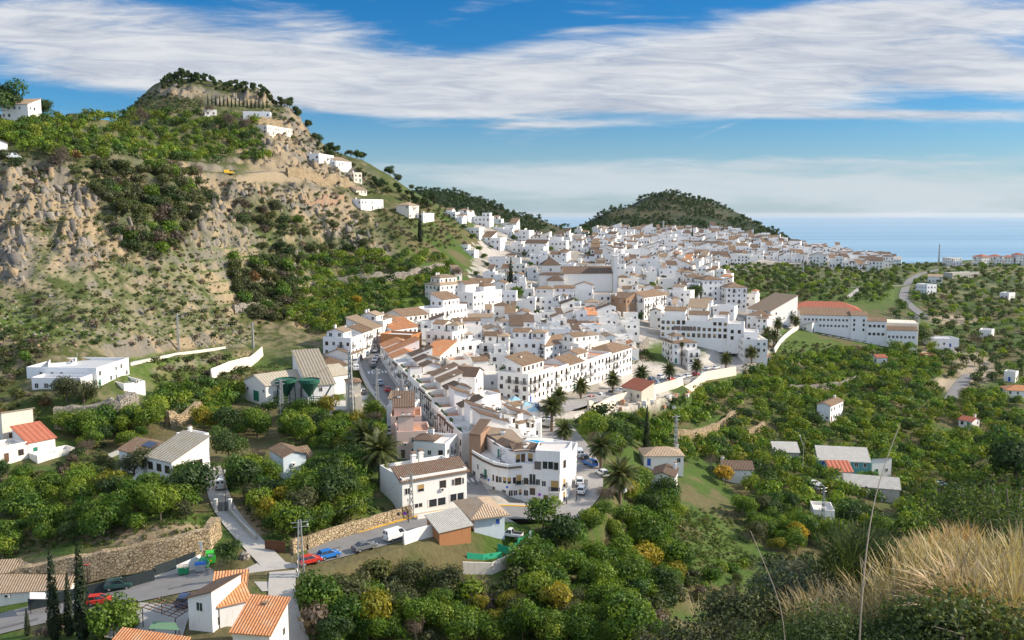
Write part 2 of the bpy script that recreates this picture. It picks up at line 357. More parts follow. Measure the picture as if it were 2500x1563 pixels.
def wall_mat(name, col, dirt=0.16):
    """rendered wall: limewash with faint streaks, blotches and a tint of its own per house"""
    if name in MATS: return MATS[name]
    m = bpy.data.materials.new(name); m.use_nodes = True; nt = m.node_tree; p = nt.nodes['Principled BSDF']
    p.inputs['Roughness'].default_value = 0.9; p.inputs['Specular IOR Level'].default_value = 0.15
    g = N(nt, 'ShaderNodeTexCoord'); mp = N(nt, 'ShaderNodeMapping'); mp.inputs['Scale'].default_value = (1.3, 1.3, 0.22)
    nt.links.new(g.outputs['Object'], mp.inputs[0])
    n = N(nt, 'ShaderNodeTexNoise'); n.inputs['Scale'].default_value = 1.4; n.inputs['Detail'].default_value = 6; n.inputs['Roughness'].default_value = 0.7
    nt.links.new(mp.outputs[0], n.inputs[0])
    oi = N(nt, 'ShaderNodeObjectInfo')
    warm = MIX(nt, oi.outputs['Random'], tuple(c*f for c, f in zip(col, (1.0, 0.97, 0.90))), tuple(min(0.86, c*f) for c, f in zip(col, (0.97, 0.99, 1.02))))
    rv = M(nt, 'FRACT', M(nt, 'MULTIPLY', oi.outputs['Random'], 17.3)); vv = M(nt, 'ADD', M(nt, 'MULTIPLY', rv, 0.06), 0.96); vc = N(nt, 'ShaderNodeCombineColor')
    for i_ in range(3): nt.links.new(vv, vc.inputs[i_])
    warm = MIX(nt, 1.0, warm, vc.outputs[0], 'MULTIPLY')
    dk = MIX(nt, SSTEP(nt, n.outputs[0], 0.50, 0.82), warm, tuple(c*f for c, f in zip(col, (1 - dirt*1.6, 1 - dirt*1.75, 1 - dirt*2.1))))
    nt.links.new(dk, p.inputs['Base Color']); MATS[name] = m; return m
def attr_mat(name, attr, rough=0.9, bump=0.5, bscale=1.2, var=0.35, vscale=0.8, spec=0.2):
    m = bpy.data.materials.new(name); m.use_nodes = True; nt = m.node_tree; p = nt.nodes['Principled BSDF']
    p.inputs['Roughness'].default_value = rough; p.inputs['Specular IOR Level'].default_value = spec
    a = N(nt, 'ShaderNodeAttribute', attribute_name=attr); g = N(nt, 'ShaderNodeTexCoord')
    n = N(nt, 'ShaderNodeTexNoise'); n.inputs['Scale'].default_value = vscale; n.inputs['Detail'].default_value = 8; n.inputs['Roughness'].default_value = 0.7
    nt.links.new(g.outputs['Object'], n.inputs[0])
    k = M(nt, 'ADD', M(nt, 'MULTIPLY', M(nt, 'SUBTRACT', n.outputs[0], 0.5), 2*var*1.6), 1.0)
    cc = N(nt, 'ShaderNodeCombineColor')
    for i in range(3): nt.links.new(k, cc.inputs[i])
    nt.links.new(MIX(nt, 1.0, a.outputs[0], cc.outputs[0], 'MULTIPLY'), p.inputs['Base Color'])
    if bump:
        n2 = N(nt, 'ShaderNodeTexNoise'); n2.inputs['Scale'].default_value = bscale; n2.inputs['Detail'].default_value = 6
        nt.links.new(g.outputs['Object'], n2.inputs[0])
        b = N(nt, 'ShaderNodeBump', i_Strength=bump, i_Distance=0.6); nt.links.new(n2.outputs[0], b.inputs['Height'])
        nt.links.new(b.outputs[0], p.inputs['Normal'])
    MATS[name] = m; return m

# ---------------------------------------------------------------- mesh helpers
def np_mesh(name, V, Q, material=None, colors=None, smooth=False, attr='tint'):
    """quads (or tris) from arrays, one colour per face"""
    V = np.ascontiguousarray(V, np.float32); Q = np.ascontiguousarray(Q, np.int32); k = Q.shape[1]
    me = bpy.data.meshes.new(name)
    me.vertices.add(len(V)); me.vertices.foreach_set('co', V.ravel())
    me.loops.add(Q.size); me.loops.foreach_set('vertex_index', Q.ravel())
    me.polygons.add(len(Q)); me.polygons.foreach_set('loop_start', np.arange(len(Q), dtype=np.int32)*k)
    me.polygons.foreach_set('loop_total', np.full(len(Q), k, np.int32))
    if smooth: me.polygons.foreach_set('use_smooth', np.ones(len(Q), bool))
    if colors is not None:
        a = me.attributes.new(attr, 'FLOAT_COLOR', 'FACE' if len(colors) == len(Q) else 'POINT')
        c = np.ones((len(colors), 4), np.float32); c[:, :3] = colors; a.data.foreach_set('color', c.ravel())
    me.update(calc_edges=True)
    if material: me.materials.append(material)
    return me
class MB:
    """collects faces for one part"""
    def __init__(s): s.v = []; s.f = []; s.m = []; s.uv = {}
    def face(s, pts, mi=0, uv=None):
        i = len(s.v); s.v += [tuple(p) for p in pts]; s.f.append(list(range(i, i + len(pts)))); s.m.append(mi)
        if uv: s.uv[len(s.f) - 1] = uv
        return s
    def box(s, x0, x1, y0, y1, z0, z1, mi=0, skip=''):
        a = [(x0,y0,z0),(x1,y0,z0),(x1,y1,z0),(x0,y1,z0),(x0,y0,z1),(x1,y0,z1),(x1,y1,z1),(x0,y1,z1)]
        F6 = dict(b=(3,2,1,0), t=(4,5,6,7), f=(0,1,5,4), r=(1,2,6,5), k=(2,3,7,6), l=(3,0,4,7))
        for k, q in F6.items():
            if k not in skip: s.face([a[i] for i in q], mi)
        return s
    def prism(s, poly, z0, z1, mi=0, bottom=True):
        n = len(poly)
        s.face([(x, y, z1) for x, y in poly], mi)
        if bottom: s.face([(x, y, z0) for x, y in reversed(poly)], mi)
        for i in range(n):
            a, b = poly[i], poly[(i+1) % n]
            s.face([(*a, z0), (*b, z0), (*b, z1), (*a, z1)], mi)
        return s
    def tube(s, pts, r, n=6, mi=0, r1=None, cap=True):
        pts = [Vector(p) for p in pts]; rings = []
        for i, p in enumerate(pts):
            d = (pts[min(i+1, len(pts)-1)] - pts[max(i-1, 0)]).normalized()
            u = d.orthogonal().normalized(); 
            if abs(d.z) < 0.99: u = d.cross(Vector((0,0,1))).normalized()
            else: u = Vector((1,0,0))
            w = d.cross(u); rr = r if r1 is None else r + (r1 - r)*i/(len(pts)-1)
            rings.append([p + rr*(math.cos(2*math.pi*k/n)*u + math.sin(2*math.pi*k/n)*w) for k in range(n)])
        for a, b in zip(rings[:-1], rings[1:]):
            for k in range(n): s.face([a[k], a[(k+1) % n], b[(k+1) % n], b[k]], mi)
        if cap: s.face(rings[-1], mi); s.face(list(reversed(rings[0])), mi)
        return s
    def beam(s, a, b, w, mi=0):
        return s.tube([a, b], w*0.7, 4, mi)
    def lathe(s, prof, n=12, mi=0, c=(0,0)):
        for (r0, z0), (r1, z1) in zip(prof[:-1], prof[1:]):
            for k in range(n):
                a, b = 2*math.pi*k/n, 2*math.pi*(k+1)/n
                P = [(c[0]+r0*math.cos(a), c[1]+r0*math.sin(a), z0), (c[0]+r0*math.cos(b), c[1]+r0*math.sin(b), z0), (c[0]+r1*math.cos(b), c[1]+r1*math.sin(b), z1), (c[0]+r1*math.cos(a), c[1]+r1*math.sin(a), z1)]
                if r0 < 1e-6: P = P[1:] if False else [P[0], P[2], P[3]]
                elif r1 < 1e-6: P = P[:3]
                s.face(P, mi)
        return s
    def mesh(s, name, *mats, smooth=False):
        me = bpy.data.meshes.new(name); me.from_pydata(s.v, [], s.f)
        for m in mats: me.materials.append(m)
        me.polygons.foreach_set('material_index', s.m)
        if smooth: me.polygons.foreach_set('use_smooth', [True]*len(s.f))
        if s.uv:
            L = me.uv_layers.new(name='UVMap')
            for fi, uv in s.uv.items():
                for li, c in zip(me.polygons[fi].loop_indices, uv): L.data[li].uv = c
        me.update(); return me
    def build(s, name, parent=None, *mats, loc=(0,0,0), rot=(0,0,0), smooth=False):
        return child(name, s.mesh(name, *mats, smooth=smooth), parent, loc, rot)

# ---------------------------------------------------------------- ground sheet
def build_terrain():
    n14 = fbm(GX/14, GY/14, 4, 41); n4 = fbm(GX/4.0, GY/4.0, 4, 42); n40 = fbm(GX/45, GY/45, 3, 43); n2 = fbm(GX/1.6, GY/1.6, 3, 44)
    C = np.zeros(GX.shape + (3,))
    def col(c): return np.array(c, float)
    def lay(w, c):
        nonlocal C
        C = C*(1 - w[..., None]) + np.broadcast_to(np.array(c, float) if not isinstance(c, np.ndarray) else c, C.shape)*w[..., None]
    def mixc(w, a, b): return col(a)*(1 - w[..., None]) + col(b)*w[..., None]
    def ell(L, feather=0.5, noise=0.7):
        w = np.zeros(GX.shape)
        for cx, cy, rx, ry in L:
            q = np.hypot((PX - cx)/rx, (PY - cy)/ry) + (n14 - 0.5)*noise + (n4 - 0.5)*noise
            w = np.maximum(w, 1 - sstep(q, 1 - feather, 1 + feather*0.4))
        return w
    # orchard floor: grass, soil, leaf litter
    lay(np.ones(GX.shape), mixc(sstep(n14*0.6 + n4*0.4, 0.42, 0.6), (0.055, 0.095, 0.016), (0.115, 0.10, 0.045)))
    # the rocky hillside
    upl = sstep(PY, 700, 420)*0.10 + 0.02
    hill = mixc(sstep(n4*0.5 + n2*0.5 - upl, 0.40, 0.6), (0.06, 0.072, 0.02), (0.185, 0.155, 0.09))
    lay(cl, hill)
    grn = ell([(470,640,150,60),(650,620,120,60),(850,720,200,70),(620,690,120,80),(430,560,120,50),(560,590,90,50),(300,480,80,40),(120,800,130,40),(400,910,120,50),(560,900,70,30),(60,770,80,50)], 0.5)
    lay(grn*np.maximum(cl, 0.6)*0.9, mixc(n2, (0.05, 0.095, 0.014), (0.11, 0.165, 0.026)))
    scree = ell([(330,730,270,120),(130,650,140,100),(430,790,160,50),(90,700,120,80),(520,830,110,30)], 0.5)
    lay(scree*0.9, mixc(sstep(n4*0.45 + n2*0.55, 0.40, 0.60), (0.065, 0.085, 0.025), (0.205, 0.19, 0.11)))
    slope = np.hypot(np.gradient(ZG, axis=1)/np.gradient(YG)[None, :], np.gradient(ZG, axis=0)/np.maximum(1e-6, np.gradient(GX, axis=0)))
    rock = sstep(slope + (n4 - 0.5)*0.9, 0.95, 1.5)*cl*0.85
    rock = np.maximum(rock, 0.9*ell(ROCKS, 0.55, 1.1)*np.maximum(cl, 0))
    rc = mixc(sstep(n14*0.5 + n4*0.5, 0.42, 0.62), (0.175, 0.158, 0.135), (0.32, 0.245, 0.155))
    lay(rock, rc)
    veg = ell([(330,330,330,70),(120,320,160,60),(360,520,150,110),(400,262,110,24),(760,620,140,60),(640,520,90,50),(960,560,120,40)], .5, .8)
    lay(veg*cl*0.75, mixc(n4, (0.045, 0.065, 0.018), (0.10, 0.11, 0.04)))
    dirt = ell([(760,478,90,16),(700,425,110,26),(660,400,60,20),(820,510,60,22),(600,440,70,10)], 0.4, 0.3); lay(dirt*cl, (0.27, 0.215, 0.14))
    # far hills: scrub with bare streaks
    lay(farhill, mixc(sstep(n40*0.5 + n14*0.5, 0.44, 0.60), (0.028, 0.042, 0.017), (0.068, 0.066, 0.034)))
    lay(farhill*(1 - sstep(PX, 1120, 1260))*0.9, (0.022, 0.042, 0.02))
    # middle distance scrub below the far streets and the plain beyond
    mid = sstep(GY, 560, 700)*(1 - farhill)*sstep(PX, 1500, 1650); lay(mid*0.9, mixc(sstep(n14, 0.42, 0.62), (0.055, 0.085, 0.025), (0.17, 0.165, 0.075)))
    # trodden and paved ground in the streets
    town = inpoly([(905,880),(1010,790),(1120,745),(1150,690),(1150,640),(1150,610),(1190,580),(1150,552),(1180,548),(1300,590),(1420,590),(1480,575),(1760,570),(2150,620),(2170,650),(2090,660),(1900,645),(1780,665),(1660,655),(1700,690),(1840,745),(1960,790),(1850,900),(1560,960),(1340,1010),(1440,1130),(1400,1240),(1170,1240),(1100,1160)], PX + (n4-.5)*40, PY + (n4-.5)*14 + (n14-.5)*14) & (GY > 150)
    lay(town*0.95, mixc(sstep(n4*.5+n14*.5, .4, .6), (0.27, 0.245, 0.21), (0.42, 0.39, 0.35)))
    lay(ell([(1560,985,110,18),(1500,1000,70,14),(1390,1010,70,14),(1600,960,40,12)], 0.3, 0.2)*(GY > 150), (0.50, 0.45, 0.38))
    lay(ell([(820,990,80,14),(760,1010,60,8),(870,960,30,24)], 0.3, 0.2)*(GY > 150), (0.46, 0.44, 0.40))
    lay(ell([(640,1250,60,30),(615,1285,50,26),(300,1310,120,22),(150,1375,90,16),(420,1290,60,14)], 0.4, 0.6)*(GY > 130), (0.27, 0.205, 0.125))
    lay(ell([(1980,860,120,40),(1950,820,60,26),(1760,1330,70,60),(2080,1260,60,22),(1470,870,90,24),(1640,860,100,30),(2120,720,90,40),(1240,690,50,14),(700,715,60,20)], 0.4, 0.5)*(GY > 120), mixc(n4, (0.05, 0.088, 0.014), (0.095, 0.135, 0.028)))
    lay(ell([(2330,940,60,20),(2380,900,60,40),(2300,860,50,30),(1990,890,60,12),(2330,780,70,14)], 0.4, 0.6)*(GY > 120), (0.34, 0.28, 0.20))
    lay(ell([(1270,1264,70,12),(1380,1250,60,14)], .3, .2)*(GY > 150), (0.30, 0.285, 0.265))
    near = 1 - sstep(GY, 60, 100); lay(near, mixc(sstep(n2, 0.4, 0.6), (0.10, 0.10, 0.045), (0.24, 0.19, 0.11)))
    V = np.stack([GX, GY, ZG], -1).reshape(-1, 3)
    i = np.arange(NC - 1)[:, None]*NR + np.arange(NR - 1)[None, :]; i = i.ravel()
    Q = np.stack([i, i + NR, i + NR + 1, i + 1], -1)
    me = np_mesh('terrain', V, Q, attr_mat('ground', 'tint', bump=0.55, bscale=0.9, var=0.30, vscale=0.7), C.reshape(-1, 3), smooth=True)
    o = child('terrain', me, None); put(o, 'rocky hillsides, orchard valley and coastal hills around the village', kind='structure')
build_terrain()

def build_sea():
    m = bpy.data.materials.new('sea_water'); m.use_nodes = True; nt = m.node_tree; p = nt.nodes['Principled BSDF']
    g = N(nt, 'ShaderNodeNewGeometry'); sp = N(nt, 'ShaderNodeSeparateXYZ'); nt.links.new(g.outputs['Position'], sp.inputs[0])
    ly = M(nt, 'LOGARITHM', sp.outputs[1], 2.718)
    c = N(nt, 'ShaderNodeCombineXYZ'); nt.links.new(M(nt, 'MULTIPLY', ly, 9.0), c.inputs[1]); nt.links.new(M(nt, 'MULTIPLY', sp.outputs[0], 0.00004), c.inputs[0])
    n = N(nt, 'ShaderNodeTexNoise'); n.inputs['Scale'].default_value = 1.3; n.inputs['Detail'].default_value = 6; n.inputs['Roughness'].default_value = 0.6; nt.links.new(c.outputs[0], n.inputs[0])
    k = SSTEP(nt, n.outputs[0], 0.36, 0.66)
    nt.links.new(MIX(nt, k, (0.14, 0.28, 0.41), (0.23, 0.38, 0.48)), p.inputs['Base Color'])
    p.inputs['Roughness'].default_value = 0.55; p.inputs['Specular IOR Level'].default_value = 0.25
    V = [(-60000, 2300, -236), (90000, 2300, -236), (90000, 120000, -236), (-60000, 120000, -236)]
    o = child('sea', np_mesh('sea', np.array(V), np.array([[0,1,2,3]]), m), None); put(o, 'calm blue sea with pale wind streaks reaching the horizon', kind='structure')
build_sea()
# ---------------------------------------------------------------- building kit
WHITE = wall_mat('limewash_white', (0.80, 0.79, 0.775))
CREAM = wall_mat('limewash_cream', (0.72, 0.66, 0.56), 0.2)
PINK = wall_mat('limewash_pink', (0.74, 0.56, 0.48), 0.15)
BLUEW = wall_mat('limewash_blue', (0.62, 0.72, 0.80), 0.15)
TEAL = wall_mat('teal_boards', (0.10, 0.30, 0.33), 0.25)
CONC = wall_mat('bare_concrete', (0.46, 0.44, 0.40), 0.3)
BRICK = wall_mat('bare_brick', (0.33, 0.21, 0.14), 0.25)
BRICKO = wall_mat('orange_brick', (0.40, 0.19, 0.09), 0.2)
GLASS = mat('window_glass', (0.025, 0.03, 0.035), 0.12, spec=0.6)
FRAME = mat('window_surround', (0.70, 0.68, 0.65), 0.7)
BROWN = mat('brown_joinery', (0.13, 0.07, 0.04), 0.6)
TAN = mat('ochre_blind', (0.42, 0.27, 0.10), 0.7)
BLUEP = mat('blue_paint', (0.03, 0.10, 0.42), 0.5)
GREENP = mat('green_paint', (0.02, 0.16, 0.10), 0.5)
IRON = mat('dark_iron', (0.025, 0.025, 0.028), 0.5, 0.3)
STEEL = mat('galvanised_steel', (0.42, 0.43, 0.43), 0.45, 0.5)
POTS = mat('potted_plants', (0.06, 0.10, 0.03), 0.9, var=0.6, vscale=5)
def tile_mat(name, a, b, pitch=0.42, lichen=(0.30,0.26,0.18)):
    m = bpy.data.materials.new(name); m.use_nodes = True; nt = m.node_tree; p = nt.nodes['Principled BSDF']
    p.inputs['Roughness'].default_value = 0.85; p.inputs['Specular IOR Level'].default_value = 0.2
    uv = N(nt, 'ShaderNodeUVMap'); sp = N(nt, 'ShaderNodeSeparateXYZ'); nt.links.new(uv.outputs[0], sp.inputs[0])
    wv = M(nt, 'SINE', M(nt, 'MULTIPLY', sp.outputs[0], 2*math.pi/pitch))
    row = M(nt, 'FRACT', M(nt, 'DIVIDE', sp.outputs[1], 0.36))
    n = N(nt, 'ShaderNodeTexNoise'); n.inputs['Scale'].default_value = 2.6; n.inputs['Detail'].default_value = 5; n.inputs['Roughness'].default_value = 0.75
    nt.links.new(uv.outputs[0], n.inputs[0])
    n2 = N(nt, 'ShaderNodeTexNoise'); n2.inputs['Scale'].default_value = 0.5; n2.inputs['Detail'].default_value = 4; nt.links.new(uv.outputs[0], n2.inputs[0])
    oi = N(nt, 'ShaderNodeObjectInfo')
    c = MIX(nt, SSTEP(nt, n.outputs[0], 0.25, 0.75), tuple(x*.8 for x in a), tuple(min(1, x*1.12) for x in b))
    c = MIX(nt, M(nt, 'MULTIPLY', SSTEP(nt, n2.outputs[0], 0.45, 0.7), 0.6), c, lichen)
    k = M(nt, 'ADD', M(nt, 'MULTIPLY', oi.outputs['Random'], 0.5), 0.75)
    cc = N(nt, 'ShaderNodeCombineColor')
    for i in range(3): nt.links.new(k, cc.inputs[i])
    c = MIX(nt, 1.0, c, cc.outputs[0], 'MULTIPLY')
    nt.links.new(c, p.inputs['Base Color'])
    h = M(nt, 'ADD', M(nt, 'MULTIPLY', wv, 0.5), M(nt, 'MULTIPLY', row, -0.15))
    b_ = N(nt, 'ShaderNodeBump', i_Strength=1.0, i_Distance=0.12); nt.links.new(h, b_.inputs['Height']); nt.links.new(b_.outputs[0], p.inputs['Normal'])
    return m
TILE = tile_mat('clay_tile_brown', (0.155, 0.098, 0.06), (0.27, 0.175, 0.11), lichen=(0.25,0.215,0.15))
TILED = tile_mat('clay_tile_dark', (0.095, 0.062, 0.045), (0.18, 0.12, 0.085), lichen=(0.14,0.12,0.09))
TILEO = tile_mat('clay_tile_orange', (0.44, 0.17, 0.07), (0.58, 0.27, 0.13), lichen=(0.50,0.33,0.2))
TILES = tile_mat('clay_tile_sand', (0.28, 0.20, 0.13), (0.41, 0.305, 0.21), lichen=(0.36,0.30,0.23))
TILER = tile_mat('roof_red', (0.33, 0.10, 0.06), (0.40, 0.14, 0.085), 1.2, lichen=(0.36,0.14,0.09))
SHEET = tile_mat('fibre_sheet', (0.30, 0.26, 0.20), (0.40, 0.36, 0.29), 0.9, lichen=(0.3,0.25,0.16))
METAL = tile_mat('ribbed_metal', (0.40, 0.385, 0.35), (0.48, 0.465, 0.43), 0.3, lichen=(0.5,0.5,0.48))
TERRACE = mat('terrace_floor', (0.60, 0.56, 0.52), 0.9, var=0.25, vscale=0.6)
TERRAP = mat('terracotta_floor', (0.44, 0.24, 0.15), 0.9, var=0.2, vscale=0.8)


def _slope(mb, pts, mi=0, th=0.16):
    """one roof slope: tiled top with metre UVs, underside and edges"""
    P = [Vector(p) for p in pts]; n = (P[1] - P[0]).cross(P[2] - P[0]).normalized()
    e = Vector((0,0,1)).cross(n); e = e.normalized() if e.length > 1e-4 else Vector((1,0,0)); dn = n.cross(e)
    mb.face(P, mi, [(p.dot(e), p.dot(dn)) for p in P])
    D = [p - Vector((0,0,th)) for p in P]; mb.face(list(reversed(D)), mi, [(0,0)]*len(D))
    for i in range(len(P)):
        j = (i+1) % len(P); mb.face([D[i], D[j], P[j], P[i]], mi, [(0,0)]*4)
def roof_mb(kind, x0, x1, y0, y1, z, pitch=0.36, oh=0.35):
    mb = MB(); cx, cy = (x0+x1)/2, (y0+y1)/2; w, d = x1-x0, y1-y0
    X0, X1, Y0, Y1 = x0-oh, x1+oh, y0-oh, y1+oh; ze = z - oh*pitch + 0.17
    if kind == 'gable':
        zr = z + d/2*pitch + 0.17
        _slope(mb, [(X0,Y0,ze),(X1,Y0,ze),(X1,cy,zr),(X0,cy,zr)]); _slope(mb, [(X1,Y1,ze),(X0,Y1,ze),(X0,cy,zr),(X1,cy,zr)])
    elif kind == 'gable_y':
        zr = z + w/2*pitch + 0.17
        _slope(mb, [(X1,Y0,ze),(X1,Y1,ze),(cx,Y1,zr),(cx,Y0,zr)]); _slope(mb, [(X0,Y1,ze),(X0,Y0,ze),(cx,Y0,zr),(cx,Y1,zr)])
    elif kind == 'hip':
        if w >= d:
            zr = z + d/2*pitch + 0.17; a, b = (X0 + (d/2+oh), cy, zr), (X1 - (d/2+oh), cy, zr)
            _slope(mb, [(X0,Y0,ze),(X1,Y0,ze),b,a]); _slope(mb, [(X1,Y1,ze),(X0,Y1,ze),a,b]); _slope(mb, [(X1,Y0,ze),(X1,Y1,ze),b]); _slope(mb, [(X0,Y1,ze),(X0,Y0,ze),a])
        else:
            zr = z + w/2*pitch + 0.17; a, b = (cx, Y0 + (w/2+oh), zr), (cx, Y1 - (w/2+oh), zr)
            _slope(mb, [(X1,Y0,ze),(X1,Y1,ze),b,a]); _slope(mb, [(X0,Y1,ze),(X0,Y0,ze),a,b]); _slope(mb, [(X0,Y0,ze),(X1,Y0,ze),a]); _slope(mb, [(X1,Y1,ze),(X0,Y1,ze),b])
    else:  # shed_f, shed_b, shed_l, shed_r : which way it falls
        k = kind[-1]; hi = lambda v: ze + v
        r = (d + 2*oh)*pitch if k in 'fb' else (w + 2*oh)*pitch
        zf = [ze, ze, ze, ze]
        if k == 'f': zf[2] += r; zf[3] += r
        if k == 'b': zf[0] += r; zf[1] += r
        if k == 'l': zf[1] += r; zf[2] += r
        if k == 'r': zf[0] += r; zf[3] += r
        _slope(mb, [(X0,Y0,zf[0]),(X1,Y0,zf[1]),(X1,Y1,zf[2]),(X0,Y1,zf[3])])
    return mb
def wall_block(mb, x0, x1, y0, y1, z0, h, kind, pitch=0.36, par=0.75, floor=1):
    """walls of one block, closed on top the way its roof needs"""
    w, d = x1-x0, y1-y0; cx, cy = (x0+x1)/2, (y0+y1)/2
    if kind == 'flat':
        t = 0.22; zp = h + par
        mb.face([(x0,y0,z0),(x1,y0,z0),(x1,y0,zp),(x0,y0,zp)]); mb.face([(x1,y0,z0),(x1,y1,z0),(x1,y1,zp),(x1,y0,zp)])
        mb.face([(x1,y1,z0),(x0,y1,z0),(x0,y1,zp),(x1,y1,zp)]); mb.face([(x0,y1,z0),(x0,y0,z0),(x0,y0,zp),(x0,y1,zp)])
        o = [(x0,y0),(x1,y0),(x1,y1),(x0,y1)]; i = [(x0+t,y0+t),(x1-t,y0+t),(x1-t,y1-t),(x0+t,y1-t)]
        for k in range(4):
            j = (k+1) % 4
            mb.face([(*o[k],zp),(*o[j],zp),(*i[j],zp),(*i[k],zp)]); mb.face([(*i[k],zp),(*i[j],zp),(*i[j],h),(*i[k],h)])
        mb.face([(*q,h) for q in i], floor)
        return
    zs = [h]*4
    if kind == 'gable':
        zr = h + d/2*pitch
        mb.face([(x0,y0,z0),(x1,y0,z0),(x1,y0,h),(x0,y0,h)]); mb.face([(x1,y1,z0),(x0,y1,z0),(x0,y1,h),(x1,y1,h)])
        mb.face([(x1,y0,z0),(x1,y1,z0),(x1,y1,h),(x1,cy,zr),(x1,y0,h)]); mb.face([(x0,y1,z0),(x0,y0,z0),(x0,y0,h),(x0,cy,zr),(x0,y1,h)]); return
    if kind == 'gable_y':
        zr = h + w/2*pitch
        mb.face([(x1,y0,z0),(x1,y1,z0),(x1,y1,h),(x1,y0,h)]); mb.face([(x0,y1,z0),(x0,y0,z0),(x0,y0,h),(x0,y1,h)])
        mb.face([(x0,y0,z0),(x1,y0,z0),(x1,y0,h),(cx,y0,zr),(x0,y0,h)]); mb.face([(x1,y1,z0),(x0,y1,z0),(x0,y1,h),(cx,y1,zr),(x1,y1,h)]); return
    if kind.startswith('shed'):
        k = kind[-1]; r = d*pitch if k in 'fb' else w*pitch
        if k == 'f': zs[2] += r; zs[3] += r
        if k == 'b': zs[0] += r; zs[1] += r
        if k == 'l': zs[1] += r; zs[2] += r
        if k == 'r': zs[0] += r; zs[3] += r
    o = [(x0,y0),(x1,y0),(x1,y1),(x0,y1)]
    for k in range(4):
        j = (k+1) % 4; mb.face([(*o[k],z0),(*o[j],z0),(*o[j],zs[j]),(*o[k],zs[k])])
    mb.face([(*o[k],zs[k]) for k in range(4)])

# --- shared small parts, one metre square, scaled where they are fitted
def _ring(mb, t=0.09, y=-0.05, mi=0):
    mb.box(-.5,.5,y,0.02,-t,0,mi); mb.box(-.5,.5,y,0.02,1,1+t*0.6,mi); mb.box(-.5-t,-.5,y,0.02,-t,1+t*0.6,mi); mb.box(.5,.5+t,y,0.02,-t,1+t*0.6,mi)
def _mk_window(kind):
    mb = MB()
    pane = {'dark':1,'brown':1,'tan':2,'door_brown':2,'door_blue':2,'door_green':2,'garage':2}[kind]
    fr = {'dark':FRAME,'brown':BROWN,'tan':FRAME,'door_brown':FRAME,'door_blue':FRAME,'door_green':FRAME,'garage':FRAME}[kind]
    pm = {'tan':TAN,'door_brown':BROWN,'door_blue':BLUEP,'door_green':GREENP,'garage':STEEL}.get(kind, GLASS)
    _ring(mb)
    mb.box(-.5,.5,-0.012,0.02,0,1,1)
    if kind in ('dark','brown'): mb.box(-0.035,0.035,-0.03,-0.012,0,1,0,skip='k')
    if kind == 'tan': mb.box(-.5,.5,-0.014,-0.012,0,0.38,2,skip='k')
    return mb.mesh('window', fr, pm, GLASS)
WIN = {k: _mk_window(k) for k in ('dark','brown','tan','door_brown','door_blue','door_green','garage')}
def _pane():
    return MB().box(-.46,.46,-0.024,-0.014,0.05,0.95).mesh('pane', GLASS)
PANE = _pane()
def _chimney():
    mb = MB(); mb.box(-.35,.35,-.3,.3,-1.2,1.1,0); mb.box(-.45,.45,-.4,.4,1.1,1.22,0); mb.box(-.25,.25,-.2,.2,1.22,1.5,0); mb.box(-.42,.42,-.36,.36,1.5,1.62,1)
    return mb.mesh('chimney', WHITE, TILE)
CHIM = _chimney()
def _balcony():
    mb = MB(); mb.box(-.5,.5,-0.8,-0.0,-0.14,0,0)
    for i in range(11):
        x = -.48 + i*0.096; mb.box(x-.008,x+.008,-.78,-.75,0,0.95,1)
    for x in (-.49,.49):
        for j in range(4): mb.box(x-.008,x+.008,-.6+j*.18,-.58+j*.18,0,.95,1)
    mb.box(-.5,.5,-.8,-.74,.95,1.0,1); mb.box(-.5,-.48,-.74,0,.95,1.0,1); mb.box(.48,.5,-.74,0,.95,1.0,1)
    return mb.mesh('balcony', FRAME, IRON)
BALC = _balcony()
def _antenna():
    mb = MB(); mb.tube([(0,0,-.3),(0,0,2.4)], .03, 4)
    for k in range(5): mb.tube([(-.5+.04*k,0,1.5+.2*k),(.5-.04*k,0,1.5+.2*k)], .018, 4)
    return mb.mesh('antenna', STEEL)
ANT = _antenna()
def _tank():
    mb = MB(); mb.lathe([(0,0),(.5,0),(.5,1.1),(.42,1.25),(0,1.3)], 10); mb.box(-.6,.6,-.6,.6,-.12,0,1); return mb.mesh('roof_tank', FRAME, CONC)
TANK = _tank()
def _aircon():
    mb = MB(); mb.box(-.42,.42,-.36,-.03,0,.6,0); mb.lathe([(0,0),(.22,0)], 8); mb.box(-.3,.15,-.375,-.36,.1,.5,1); return mb.mesh('air_conditioner', FRAME, IRON)
AIRC = _aircon()
def _pots():
    mb = MB(); rr = random.Random(8)
    for k in range(7):
        x, y = rr.uniform(-1.2,1.2), rr.uniform(-.25,.25); a = rr.uniform(.15,.32); h = rr.uniform(.5,1.0); mb.box(x-.13,x+.13,y-.13,y+.13,0,.28,1); mb.tube([(x,y,.25),(x,y,h*.6),(x+.05,y,h)], a, 6, 0, r1=a*.3)
    return mb.mesh('terrace_pots', POTS, TERRAP)
PARASOL = None
FOOT = []      # footprints (x, y, radius) that trees keep clear of

